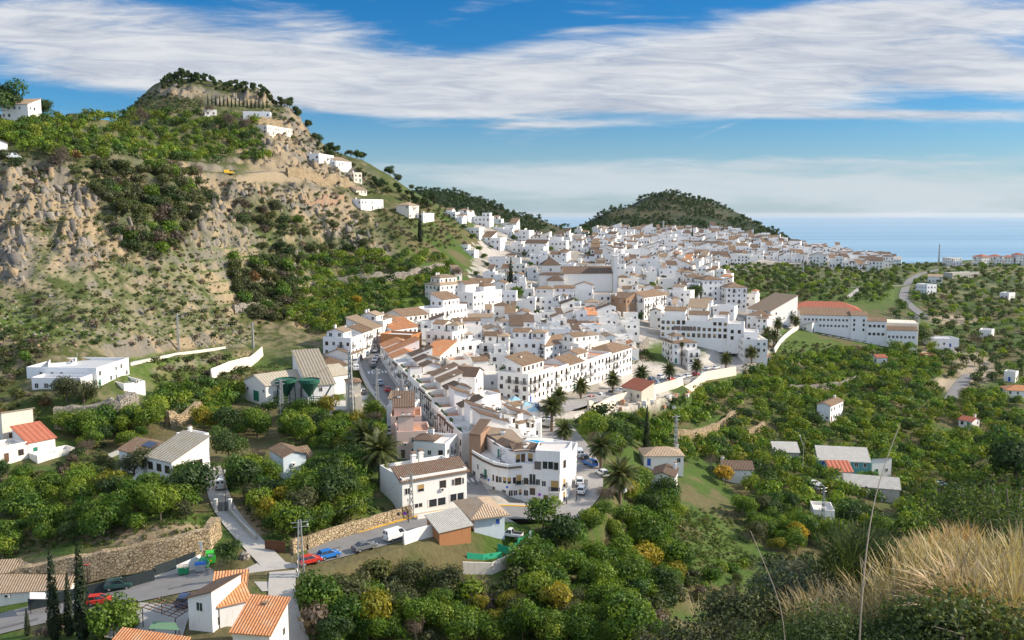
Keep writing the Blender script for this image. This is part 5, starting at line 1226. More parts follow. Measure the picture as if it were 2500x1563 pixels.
def cable(A, B, ha, hb, sag, lab):
    a = gp(*A) + Vector((0,0,ha)); b = gp(*B) + Vector((0,0,hb)); mb = MB()
    for off in (-.45, 0, .45):
        P = []
        for k in range(13):
            t = k/12; q = a.lerp(b, t); q.z -= sag*4*t*(1-t); P.append(q + Vector((off, 0, 0)) - a)
        mb.tube(P, .012, 3, cap=False)
    o = mb.build('power_cable', None, IRON, loc=a); put(o, lab, 'power cable', 'power cables between the pylons')
cable((735,1408),(1005,1268),9.2,8.7,1.2,'power cables from the roadside pylon to the junction pylon'); cable((688,1025),(857,1028),10.6,18,1.5,'power cables from the hopper pylon to the tallest pylon'); cable((1005,1268),(921,1014),8.7,12.5,2.0,'power cables from the junction pylon to the street pylon'); cable((436,855),(618,850),11.5,8.6,2.0,'power cables across the foot of the scree')
def lamp(px_, py_, h, lab, arms=0, r=.055):
    p = gp(px_, py_); root = empty('street_lamp', p, random.uniform(0,3)); mb = MB(); mb.tube([(0,0,-.4),(0,0,.9)], r*1.8, 6); mb.tube([(0,0,.8),(0,0,h)], r, 6, r1=r*.7); mb.build('post', root, STEEL if arms else IRON)
    if arms:
        for k in range(arms):
            a = MB(); s = 1 if k == 0 else -.5; a.tube([(0,0,h-.1),(s*1.0,0,h+1.2),(s*1.9,0,h+2.6+k*.2)], r*.7, 5); a.build('arm', root, STEEL)
        hd = MB(); hd.box(1.7,2.4,-.15,.15,h+2.6,h+2.8); hd.build('lamp_head', root, FRAME)
    else:
        hd = MB(); hd.lathe([(.10,h),(.20,h+.42),(.24,h+.44),(.04,h+.62),(0,h+.75)], 6); hd.build('lantern', root, mat('lantern_glass', (.45,.45,.42), .3))
    put(root, lab, 'street lamp', 'street lamps')
lamp(752,1343,4.2,'lantern lamp post in front of the neat stone wall, lower end'); lamp(997,1277,4.2,'lantern lamp post at the upper end of the neat stone wall'); lamp(1407,1222,4.4,'lantern lamp post beside the white cars on the parking street'); lamp(1383,1233,4.4,'lantern lamp post at the corner block foot'); lamp(1959,1165,9.5,'tall pale street light with forked arms beside the farm sheds',2,.11); lamp(1505,1105,4.2,'white post by the orchard edge of the parking street'); lamp(552,1250,7.5,'wooden-looking tall post by the lane gate')
def roadsign(px_, py_, col, shape, lab, h=2.3):
    p = gp(px_, py_); root = empty('road_sign', p); mb = MB(); mb.tube([(0,0,-.4),(0,0,h)], .035, 5); mb.build('post', root, STEEL)
    f = MB(); n = 14 if shape == 'o' else 4; 
    R_ = .32
    pts = [(R_*math.cos(2*math.pi*k/n + (0 if n > 4 else math.pi/4)), -.06, h-.1+R_*math.sin(2*math.pi*k/n + (0 if n > 4 else math.pi/4))) for k in range(n)]
    f.face(pts); f.face([(x, -.03, z) for x, y, z in reversed(pts)])
    f.build('plate', root, mat('sign_'+col, {'blue':(.03,.13,.55),'purple':(.28,.05,.45),'red':(.45,.04,.05),'grey':(.10,.09,.09)}[col], .5)); put(root, lab, 'road sign', 'road signs')
roadsign(973,1283,'grey','o','dark-backed round sign, first up the road before the neat wall'); roadsign(989,1281,'purple','o','purple no parking sign before the neat wall end'); roadsign(1317,1232,'purple','o','round no parking sign in front of the corner block'); roadsign(1238,1214,'blue','s','blue square sign on the corner pavement'); roadsign(1193,1196,'blue','s','blue disabled parking sign on the corner block wall'); roadsign(947,1018,'blue','s','blue sign at the street edge near the containers'); roadsign(1490,1226,'blue','s','blue sign on the parking street pavement'); roadsign(714,1385,'grey','s','grey-backed sign facing away beside the roadside pylon')
# foreground houses at the bottom
tb('house', (462,1538), (520,1545), 6.5, 4.8, 'shed_l', TILED, 'white two-storey house end with dark lean-to roof beside the stepped orange roofs', mark='the stepped orange roofs', seed=220, dens=.3)
tb('house', (523,1506), (599,1517), 4.2, 3.3, 'shed_f', TILEO, 'white house wing with orange roof, highest of three steps below the road', seed=219, dens=0)
tb('house', (538,1534), (613,1545), 3.0, 3.3, 'shed_f', TILEO, 'white house wing with orange roof, middle of three steps below the road', seed=221, dens=.1)
tb('house', (570,1600), (660,1612), 6.0, 3.3, 'shed_f', TILEO, 'white house wing with large orange roof and tall chimney, lowest step', seed=222, dens=.15, chim=1)
tb('house', (225,1690), (385,1694), 6, 3.0, 'shed_f', TILEO, 'white house with orange roof cut by the photo bottom', seed=223, dens=0)
tb('tile_canopy', (-60,1490), (168,1452), 7, 2.7, 'shed_f', TILES, 'long brown tiled canopy roof behind the dark screen fence', 'canopy', seed=224, dens=0)
def flat_canopy(name, corners, h, m, lab, cat, posts=True, sag=0.0, beams=0):
    G = [gp(*c) for c in corners]; z = sum(g.z for g in G)/len(G) + h; c = sum((Vector((g.x, g.y)) for g in G), Vector((0,0)))/len(G); root = empty(name, (c.x, c.y, z - h)); mb = MB(); L = [Vector((g.x - c.x, g.y - c.y)) for g in G]
    if beams:
        for k in range(beams+1):
            t = k/beams; a = L[0].lerp(L[1], t); b = L[3].lerp(L[2], t); mb.tube([(*a,h),(*b,h)], .09, 4); a = L[0].lerp(L[3], t); b = L[1].lerp(L[2], t); mb.tube([(*a,h+.12),(*b,h+.12)], .07, 4)
    else: mb.prism([tuple(p) for p in L], h-.06, h) if Vector((L[1]-L[0]).to_tuple()).cross(L[2]-L[0]) > 0 else mb.prism([tuple(p) for p in reversed(L)], h-.06, h)
    mb.build('beams' if beams else 'cover', root, m)
    if posts:
        for p in L: q = MB(); q.tube([(p.x*.97,p.y*.97,-.8),(p.x*.97,p.y*.97,h-.07)], .07, 5); q.build('post', root, IRON)
    put(root, lab, cat); FOOT.append((c.x, c.y, 3))
flat_canopy('shade_sail', [(163,1420),(215,1428),(240,1405),(190,1394)], 2.6, mat('red_cloth', (.42,.07,.07), .8), 'red shade sail beside the long tiled canopy', 'shade sail')
flat_canopy('pergola', [(348,1533),(430,1550),(470,1520),(395,1500)], 2.6, mat('weathered_timber', (.16,.10,.07), .9), 'bare timber pergola over the forecourt', 'pergola', beams=5)
flat_canopy('awning', [(365,1580),(440,1575),(430,1556),(375,1560)], 2.4, mat('green_awning', (.12,.22,.13), .8), 'green awning at the photo bottom under the pergola', 'awning')
flat_canopy('canopy', [(75,1500),(118,1495),(112,1480),(75,1484)], 2.4, FRAME, 'white flat canopy on the terrace behind the short cypresses', 'canopy')
ap = MB(); G = [gp(*c) for c in [(596,1392),(650,1366),(722,1378),(735,1402),(690,1442),(640,1446)]]; ap.face([(g.x, g.y, gz(g.x, g.y) + .135) for g in G][::-1]); o = ap.build('lane_apron', None, LANE); put(o, kind='structure')
fc = MB(); G = [gp(*c) for c in [(255,1560),(440,1575),(470,1480),(320,1472),(250,1500)]]; fc.face([(g.x, g.y, gz(g.x, g.y) + .16) for g in G]); o = fc.build('forecourt', None, LANE); put(o, kind='structure')
# yard by the tan hipped house
tb('house', (1158,1300), (1232,1318), 9.5, 2.9, 'hip', TILES, 'pale blue hut with large sandy hipped roof by the junction', wm=BLUEW, mark='the sandy hipped hut', seed=230, dens=.5, kinds=['door_blue','brown'])
for o_ in bpy.data.objects:
    if o_.parent and o_.name.startswith('roof') and o_.parent.get('label','').startswith('pale blue hut'): o_.scale = (1.14,1.14,1.25); o_.location = (-.55,-.6,-.75)
tb('shed', (1073,1332), (1150,1326), 4.5, 2.5, 'shed_f', METAL, 'grey corrugated lean-to shed left of the sandy hipped hut', 'shed', BRICKO, 'the corrugated shed', seed=231, dens=0)
wall_along('yard_wall', [(985,1330),(1020,1318),(1060,1308),(1128,1288)], 2.2, .25, WHITE, 'stepped white yard wall behind the parked white van')
wall_along('yard_wall', [(1130,1398),(1200,1400),(1250,1378),(1290,1345),(1295,1320)], 2.0, .25, CREAM, 'curved cream yard wall below the green nets')
for k, (pts, lab) in enumerate([([(1215,1343),(1240,1352),(1262,1340)],'green windbreak net slung in the yard, left'),([(1263,1330),(1285,1322),(1300,1308)],'green windbreak net slung in the yard, right'),([(1140,1362),(1180,1366),(1225,1360)],'low green net along the yard wall')]):
    wall_along('net', pts, 1.3 - .3*(k == 2), .05, mat('green_net', (.03,.36,.20), .8, var=.3, vscale=3), lab, 'net')
# hillside houses
for k, (A, B, d, h, roof, rm, wm, lab, mk2) in enumerate([((594,296),(660,296),9,5,'flat',TILE,WHITE,'long white house high on the hill under the cypress row','the white hilltop house'),((652,328),(714,330),8,4.5,'flat',TILE,CREAM,'tan stone house with openings below the white hilltop house',None),((779,402),(815,402),8,5.5,'flat',TILE,WHITE,'white cube house on the hill flank','the white cube house'),((820,406),(858,410),7,3.5,'shed_f',TILES,WHITE,'low white house right of the white cube on the hill flank',None),
  ((881,512),(936,508),10,5,'flat',TILES,WHITE,'white house with porch on the spur left of the hillside cypress','the white spur house'),((999,534),(1023,532),8,7.5,'hip',TILES,CREAM,'cream square house just left of the hillside cypress',None),((1034,545),(1060,540),9,5,'flat',TILES,WHITE,'white house right of the hillside cypress',None),((4,292),(70,296),9,6.5,'shed_f',TILES,WHITE,'two-storey white house on the left skyline','the skyline house'),((-20,385),(20,378),9,5.5,'shed_r',TILE,WHITE,'white gable cut by the left photo edge',None),((500,283),(530,283),7,3,'flat',TILE,WHITE,'tiny white hut behind the grey hill trees',None),
  ((864,445),(884,450),6,5,'flat',TILE,CREAM,'small stone tower house on the steep flank',None),((1110,685),(1128,690),6,5,'shed_f',TILES,WHITE,'white shed with blue door at the village steps',None),((870,475),(896,478),6,2.6,'shed_f',TILES,CREAM,'low cream stable on the spur above the white spur house',None)]):
    quick('house', A, B, d, h, roof, wm, rm, lab, 'house', mk2, False, 240+k, 1, .6)
# valley and right-hand side
for k, (nm, A, B, d, h, roof, rm, wm, lab, mk2, ct, ch) in enumerate([
  ('cottage',(2026,1032),(2057,1018),5,6.2,'gable',TILE,WHITE,'tall narrow white cottage alone in the orchard','the lone orchard cottage','cottage',1),('cottage',(1590,1200),(1645,1222),8,4.2,'gable_y',TILED,WHITE,'white cottage with dark ridge roof and tall chimney below the palms','the dark-roofed cottage','cottage',1),('cottage',(1572,1138),(1668,1168),8,2.8,'hip',TILES,WHITE,'low cottage with broad tan hipped roof below the lone cypress',None,'cottage',1),('cottage',(1765,1172),(1838,1186),8,3.2,'gable',TILED,WHITE,'white cottage with brown ridge roof beside the golden bush','the farm cottage','cottage',1),
  ('farm_shed',(1998,1142),(2122,1170),7,2.5,'shed_f',METAL,TEAL,'longest pale-roofed farm shed','the long farm shed','shed',0),('farm_shed',(2028,1172),(2080,1182),5,2.6,'shed_f',TILER,WHITE,'red-roofed white farm hut before the long shed',None,'shed',0),('farm_shed',(2062,1200),(2195,1232),5,1.9,'shed_f',METAL,CONC,'low grey-roofed farm shed nearest the stalk',None,'shed',0),('farm_shed',(2128,1162),(2175,1166),6,3.2,'shed_b',SHEET,WHITE,'white-walled farm store right of the long shed',None,'shed',0),('farm_shed',(1890,1120),(1950,1128),5,2.2,'shed_f',METAL,CONC,'small pale shed left of the tall street light',None,'shed',0),
  ('hut',(1985,1280),(2036,1292),7,3.2,'flat',TILE,WHITE,'white cube hut with flat roof at the valley bottom','the white cube hut','hut',0),('cottage',(2140,890),(2165,893),6,3.2,'gable',TILER,WHITE,'white cottage with red roof in the upper orchard',None,'cottage',0),('hut',(2260,885),(2287,889),6,3.0,'flat',TILE,BRICKO,'orange brick hut by the country road',None,'hut',0),('house',(2455,978),(2530,982),9,4.5,'hip',TILEO,WHITE,'white bungalow with orange roof at the right photo edge','the edge bungalow','house',0),('cottage',(2340,1040),(2372,1050),6,2.6,'gable',TILER,WHITE,'half-hidden white cottage with reddish roof in trees',None,'cottage',1),('hut',(2450,930),(2478,935),5,4,'flat',TILE,WHITE,'white garage with dark door below the right track',None,'hut',0),
  ('shed',(1566,984),(1596,992),9,4.0,'shed_l',TILER,CREAM,'open yard shed with dark red roof','the red yard shed','shed',0),('hut',(1868,886),(1884,890),3.5,2.4,'gable_y',TILER,WHITE,'tiny white hut with red roof at the palm street corner',None,'hut',0),('house',(2270,848),(2340,858),10,4.0,'flat',TILE,WHITE,'white house with wide terrace behind the large school tree','the terrace house','house',0),('house',(2235,715),(2262,722),9,6,'flat',TILE,WHITE,'white stepped house beside the country road fork',None,'house',0),('house',(2265,690),(2300,692),9,5,'gable',TILES,WHITE,'white roadside house on the far plain',None,'house',0),('house',(2440,730),(2462,733),9,4,'flat',TILE,WHITE,'small white house in the far right orchards',None,'house',0),('house',(2390,822),(2420,826),9,3.5,'flat',TILE,WHITE,'white hut with teal awning in the far right trees',None,'house',0),
  ('hall',(2325,680),(2390,676),9,4,'flat',TILE,CONC,'long pale farm building on the far plain',None,'hall',0),('house',(2180,648),(2200,650),8,6,'shed_f',METAL,BLUEW,'bluish white house at the right end of the far quarter',None,'house',0)]):
    quick(nm, A, B, d, h, roof, wm, rm, lab, ct, mk2, k < 10, 260+k, ch, .7)
for k in range(7):
    x = 2340 + k*28 if k > 1 else 2300 + k*26; quick('far_villa', (x,648), (x+22,648), 13, [8,4,9,9.5,9,11,9][k], 'hip' if k > 1 else 'flat', WHITE, TILER, f'white villa with red hipped roof on the coast ridge, {["low first","low second","third","fourth","fifth","sixth","last"][k]} from the left', 'villa', 'the coast ridge villas' if k == 3 else None, False, 290+k, 0, .9)
FOOT_FIXED = list(FOOT)
gi = 'white houses of the old village'
SD = math.atan2((gp(929,880) - gp(1150,1158)).y, (gp(929,880) - gp(1150,1158)).x)
n1 = fill([(985,960),(1200,935),(1290,1000),(1300,1060),(1340,1110),(1240,1120),(1180,1100),(1110,1060)], SD, 9.0, 8.6, [5.5,6.0,6.6], 21, gi, True, rms=(0,0,1,2,2), pad=3.5)
n1 += fill([(1120,1005),(1190,1030),(1290,1000),(1318,1040),(1335,1100),(1290,1115),(1240,1085),(1180,1065)], SD + .5, 5.6, 5.2, [3.6,4.4,5.2], 31, gi, True, rms=(0,0,1,2), pad=1.5, shrink=.18, gap=1.5, skip=.0)
n2 = fill([(1000,900),(1040,800),(1150,780),(1270,800),(1400,770),(1560,800),(1560,900),(1400,930),(1290,980),(1180,960),(1040,930)], R(8), 10.2, 9.6, [5.4,6.4,7.4,8.4], 22, gi, True, pad=4, gap=4.5)
n3 = fill([(1120,800),(1150,700),(1150,640),(1330,640),(1500,640),(1640,650),(1700,690),(1660,740),(1690,800),(1560,800),(1300,805)], R(-6), 10.2, 9.6, [5.2,6.4,7.2,8.8], 23, gi, False, rms=(0,0,0,1,2), pad=4, gap=12)
n4 = fill([(1080,628),(1150,640),(1500,640),(1560,600),(1480,572),(1330,598),(1250,560),(1150,540),(1085,520),(1050,528),(1120,565)], R(-14), 12.5, 11, [5.6,6.6,7.8,9.0], 24, gi, False, rms=(0,0,1,2), skip=.12, gap=34)
n5 = fill([(1640,640),(1720,645),(1850,740),(1830,800),(1720,830),(1640,790),(1680,700)], R(-20), 11, 10, [6.4,7.4,8.8], 25, gi, False, skip=.1, gap=12)
# the far quarter: each house only a few dots in view, so the quarter is one mass
def far_quarter():
    poly = [(1470,640),(1440,590),(1480,568),(1760,566),(1960,594),(2100,606),(2190,640),(2140,664),(2040,657),(1960,644),(1900,640),(1800,648),(1740,662),(1690,650),(1560,646)]
    rs = random.Random(77); G = [gp(x, y) for x, y in poly]; mb = MB(); rot = R(-9); c, s = math.cos(rot), math.sin(rot); n = 0
    U = [p.x*c + p.y*s for p in G]; V = [-p.x*s + p.y*c for p in G]; v = min(V)
    while v < max(V):
        u = min(U) + rs.uniform(0, 8)
        while u < max(U):
            w = rs.uniform(9, 17); d = rs.uniform(9, 12); u += w + rs.choice([0,0,.5,3])
            vv = v + rs.uniform(-2, 2); X, Y = (u - w/2)*c - vv*s, (u - w/2)*s + vv*c; z = gz(X, Y); x, y = pix(X, Y, z)
            if not inpoly(poly, [x], [y])[0] or rs.random() < .06: continue
            b = MB(); ro = MB(); h = rs.choice([5.6,7,8.4,9.5]); bl = rand_blocks(w, d, h, rs); rr = rot + rs.gauss(0, .14)
            rm = rs.choice([2,2,3,3])
            for q in bl:
                zb = q[7] if len(q) > 7 else -4
                wall_block(b, q[0], q[1], q[2], q[3], zb, q[4], q[5], par=.75 if q[5] == 'flat' else 0, floor=1)
                if q[5] != 'flat': roof_mb(q[5], q[0], q[1], q[2], q[3], q[4]).f and roof_into(b, roof_mb(q[5], q[0], q[1], q[2], q[3], q[4]), rm)
                if q[4] - max(0, zb) > 2:
                    for side in 'fr':
                        L = (q[1]-q[0]) if side == 'f' else (q[3]-q[2])
                        for st in range(int((q[4]-max(0,zb))/2.8)):
                            for k in range(int(L/2.6)):
                                if rs.random() < .25: continue
                                t = (k+.5)/int(L/2.6)*L; z0 = max(0,zb) + .8 + st*2.8; ww = rs.choice([.5,.55,.7]); hh = rs.choice([1.3,1.3,1.9])
                                if z0 + hh > q[4]: continue
                                if side == 'f': b.box(q[0]+t-ww, q[0]+t+ww, q[2]-.06, q[2]+.02, z0, z0+hh, 4)
                                else: b.box(q[1]-.02, q[1]+.06, q[2]+t-ww, q[2]+t+ww, z0, z0+hh, 4)
            cr, sr = math.cos(rr), math.sin(rr); off = len(mb.v)
            mb.v += [(X + p[0]*cr - p[1]*sr, Y + p[0]*sr + p[1]*cr, z + p[2]) for p in b.v]
            base = len(mb.f)
            for fi, uv in b.uv.items(): mb.uv[base + fi] = uv
            mb.f += [[i + off for i in f] for f in b.f]; mb.m += b.m; n += 1
        v += rs.uniform(17, 22)
    o = mb.build('far_houses', None, WHITE, TERRACE, TILE, TILED, GLASS)
    put(o, 'mass of small white houses of the far quarter along the ridge below the wooded hill', 'houses', None, 'stuff'); return n
def roof_into(b, r, mi):
    off = len(b.v); base = len(b.f); b.v += r.v; b.f += [[i + off for i in f] for f in r.f]; b.m += [mi]*len(r.f)
    for fi, uv in r.uv.items(): b.uv[base + fi] = uv
n6 = far_quarter()
# ---------------------------------------------------------------- plants
def leaf_mat(name, trans=0.35, objvar=0.22):
    m = bpy.data.materials.new(name); m.use_nodes = True; nt = m.node_tree; nt.nodes.clear()
    a = N(nt, 'ShaderNodeAttribute', attribute_name='tint'); oi = N(nt, 'ShaderNodeObjectInfo')
    k = M(nt, 'ADD', M(nt, 'MULTIPLY', oi.outputs['Random'], 2*objvar), 1 - objvar)
    hs = N(nt, 'ShaderNodeHueSaturation'); nt.links.new(a.outputs[0], hs.inputs['Color']); nt.links.new(k, hs.inputs['Value'])
    nt.links.new(M(nt, 'ADD', M(nt, 'MULTIPLY', oi.outputs['Random'], -0.035), 0.517), hs.inputs['Hue'])
    d = N(nt, 'ShaderNodeBsdfDiffuse'); t = N(nt, 'ShaderNodeBsdfTranslucent'); g = N(nt, 'ShaderNodeBsdfGlossy', i_Roughness=0.55)
    nt.links.new(hs.outputs[0], d.inputs[0])
    tc_ = MIX(nt, 1.0, hs.outputs[0], (1.25, 1.2, 0.6), 'MULTIPLY'); nt.links.new(tc_, t.inputs[0])
    mx = N(nt, 'ShaderNodeMixShader', i_0=trans); nt.links.new(d.outputs[0], mx.inputs[1]); nt.links.new(t.outputs[0], mx.inputs[2])
    m2 = N(nt, 'ShaderNodeMixShader', i_0=0.02); nt.links.new(mx.outputs[0], m2.inputs[1]); nt.links.new(g.outputs[0], m2.inputs[2])
    out = N(nt, 'ShaderNodeOutputMaterial'); nt.links.new(m2.outputs[0], out.inputs[0]); return m
LEAF = leaf_mat('leaves'); DRY = leaf_mat('dry_stems', 0.25, 0.12); BARK = mat('bark', (0.13, 0.10, 0.075), 0.95, var=0.4, vscale=4)
def leaves(P, Nn, size, r, asp=0.55):
    """small pointed leaf-clump faces at P facing about Nn"""
    n = len(P); q = r.normal(size=(n, 3)); t = np.cross(Nn, q); t /= np.linalg.norm(t, axis=1, keepdims=True) + 1e-9
    b = np.cross(Nn, t); size = np.broadcast_to(size, (n,))[:, None]
    V = np.stack([P - t*size, P - b*size*asp + Nn*size*.12, P + t*size, P + b*size*asp + Nn*size*.12], 1).reshape(-1, 3)
    return V, np.arange(4*n).reshape(n, 4)
def blob_crown(r, n, rad, height, base, nl=8, leaf=0.33, pal=None, flat=0.8, inner=0.25, lobe=0.5, jit=0.7, squash=0.85):
    """lumpy crown: leaf clumps over several lobes, with gaps between them"""
    a = r.uniform(0, 2*np.pi, nl); rr = rad*np.sqrt(r.uniform(0.02, 0.55, nl)); cz = base + height*r.uniform(0.25, 0.72, nl)
    C = np.stack([rr*np.cos(a), rr*np.sin(a), cz], 1); C[0] = (0, 0, base + height*0.62)
    LR = rad*lobe*r.uniform(0.7, 1.25, nl)
    k = r.choice(nl, n, p=LR**2/np.sum(LR**2)); D = r.normal(size=(n, 3)); D[:, 2] = D[:, 2]*0.9 + 0.28
    D /= np.linalg.norm(D, axis=1, keepdims=True)
    rad_ = LR[k]*np.where(r.random(n) < inner, r.uniform(0.35, 0.8, n), r.uniform(0.82, 1.12, n))
    # ragged surface: sub-clumps pushed in and out
    hsh = np.sin(D[:, 0]*7 + k*3.1)*np.sin(D[:, 1]*6 + k*1.7)*np.sin(D[:, 2]*7 + k); rad_ *= 1 + 0.22*hsh
    P = C[k] + D*rad_[:, None]*np.array([1, 1, squash]); P[:, 2] = np.maximum(P[:, 2], base*0.6)
    Nn = D + r.normal(size=(n, 3))*jit*0.55; Nn /= np.linalg.norm(Nn, axis=1, keepdims=True)
    V, Q = leaves(P, Nn, leaf*r.uniform(0.65, 1.3, n), r)
    pal = np.array(pal); w = r.dirichlet(np.ones(len(pal))*0.7, nl)
    col = (w[k][:, :, None]*pal[None]).sum(1)*r.uniform(0.7, 1.35, n)[:, None]
    return V, Q, col
P_AVO = [(0.027,0.070,0.011),(0.052,0.125,0.015),(0.112,0.206,0.021),(0.213,0.278,0.027)]
P_YEL = [(0.121,0.162,0.020),(0.270,0.243,0.024),(0.432,0.324,0.027),(0.095,0.135,0.020)]
P_GOLD = [(0.38,0.27,0.02),(0.46,0.33,0.03),(0.24,0.19,0.02)]
P_DARK = [(0.027,0.056,0.017),(0.044,0.077,0.022),(0.062,0.094,0.028)]
P_OLIVE = [(0.069,0.085,0.035),(0.106,0.119,0.053),(0.056,0.069,0.027)]
P_SCRUB = [(0.063,0.081,0.022),(0.099,0.118,0.033),(0.140,0.140,0.050),(0.049,0.073,0.019)]
P_GREY = [(0.13,0.10,0.075),(0.17,0.135,0.105),(0.11,0.09,0.07)]
P_PINE = [(0.027,0.056,0.018),(0.044,0.077,0.022),(0.062,0.100,0.027)]
P_CYP = [(0.016,0.032,0.010),(0.026,0.046,0.014)]
P_RUST = [(0.16,0.085,0.03),(0.20,0.12,0.045),(0.10,0.07,0.03)]
def trunk_mesh(r, h, rad, limbs=3, spread=1.0):
    mb = MB(); top = Vector((r.uniform(-.2,.2), r.uniform(-.2,.2), h*0.45)); mb.tube([(0,0,-0.6),(0,0,0),tuple(top*0.6),tuple(top)], rad*1.2, 6, r1=rad*0.75)
    for k in range(limbs):
        a = k*2*math.pi/limbs + r.uniform(-.5,.5); e = top + Vector((math.cos(a)*spread, math.sin(a)*spread, h*r.uniform(.3,.5)))
        mb.tube([tuple(top - Vector((0,0,.05))), tuple(top.lerp(e,.5) + Vector((0,0,.1))), tuple(e)], rad*0.65, 5, r1=rad*0.25)
    return mb.mesh('trunk', BARK, smooth=True)
TREES = {}
def kind(name, k, make):
    TREES[name] = [make(np.random.default_rng(1000*len(TREES) + i), i) for i in range(k)]
def mk(r, n, rad, hgt, base, pal, leaf, th, tr, limbs=3, **kw):
    V, Q, c = blob_crown(r, n, rad, hgt, base, pal=pal, leaf=leaf, **kw)
    return (trunk_mesh(r, th, tr, limbs, rad*.45), np_mesh('crown', V, Q, LEAF, c))
kind('orchard_tree', 7, lambda r, i: mk(r, 2300, 2.5, 3.6, 0.9, P_AVO, 0.19, 3.0, 0.13, nl=9+i%3))
kind('yellow_orchard_tree', 3, lambda r, i: mk(r, 2100, 2.4, 3.4, 0.9, P_YEL, 0.19, 3.0, 0.13, nl=9))
kind('golden_tree', 2, lambda r, i: mk(r, 1200, 2.3, 3.6, 0.8, P_GOLD, 0.24, 3.0, 0.12, nl=8))
kind('dark_tree', 4, lambda r, i: mk(r, 2600, 2.6, 4.6, 0.8, P_DARK+[P_AVO[1]], 0.19, 3.6, 0.16, nl=9))
kind('olive_tree', 3, lambda r, i: mk(r, 2800, 2.4, 3.8, 0.7, P_OLIVE, 0.145, 3.0, 0.15, nl=8, inner=.4))
kind('pine_tree', 4, lambda r, i: mk(r, 900, 2.2, 5.2, 1.6, P_PINE, 0.34, 5.0, 0.16, nl=9, lobe=.45))
def mk_cone(r, n, rad, hgt, pal, leaf):
    z = hgt*(1 - np.sqrt(r.random(n)))*0.985 + hgt*0.012; a = r.uniform(0, 2*np.pi, n)
    prof = rad*np.minimum(1, (z/hgt*6 + .35))*(1 - (z/hgt)**1.6)**0.8
    rr = prof*(0.80 + 0.25*np.sin(a*5 + z*1.3)*np.sin(z*2.1) + r.uniform(-.12,.16,n))
    P = np.stack([rr*np.cos(a), rr*np.sin(a), z], 1); D = np.stack([np.cos(a), np.sin(a), np.full(n, .35)], 1) + r.normal(size=(n,3))*.35
    D /= np.linalg.norm(D, axis=1, keepdims=True); V, Q = leaves(P, D, leaf*r.uniform(.7,1.3,n), r)
    pal = np.array(pal); c = pal[r.integers(0, len(pal), n)]*r.uniform(.7,1.35,n)[:, None]
    mb = MB(); mb.tube([(0,0,-.6),(0,0,hgt*.5)], .14, 6, r1=.08)
    return (mb.mesh('trunk', BARK), np_mesh('crown', V, Q, LEAF, c))
kind('cypress_tree', 3, lambda r, i: mk_cone(r, 2000, .85, 11, P_CYP, 0.17))
def mk_bare(r, i):
    mb = MB(); pts = []
    def grow(p, d, L, rad, lev):
        e = p + d*L; mb.tube([p, p.lerp(e,.5) + Vector(r.normal(size=3))*L*.06, e], rad, 4 if lev else 5, r1=rad*.6, cap=False)
        if lev >= 4: return
        for k in range(3 if lev else 4):
            nd = (d + Vector(r.normal(size=3))*.55 + Vector((0,0,.15))).normalized(); grow(e.lerp(p, r.uniform(0,.35)), nd, L*r.uniform(.6,.8), rad*.55, lev+1)
    grow(Vector((0,0,-.3)), Vector((0,0,1)), 1.5, .13, 0)
    me = mb.mesh('trunk', mat('grey_twigs', (0.20,0.165,0.14), .95))
    n = 900; V, Q, c = blob_crown(r, n, 2.1, 3.4, .9, pal=P_GREY, leaf=.26, nl=9, inner=.5)
    V = V.reshape(n, 4, 3); m = V.mean(1, keepdims=True); V[:, [1,3]] = m + (V[:, [1,3]] - m)*.22
    return (me, np_mesh('crown', V.reshape(-1,3), Q, DRY, c))
kind('bare_tree', 3, mk_bare)
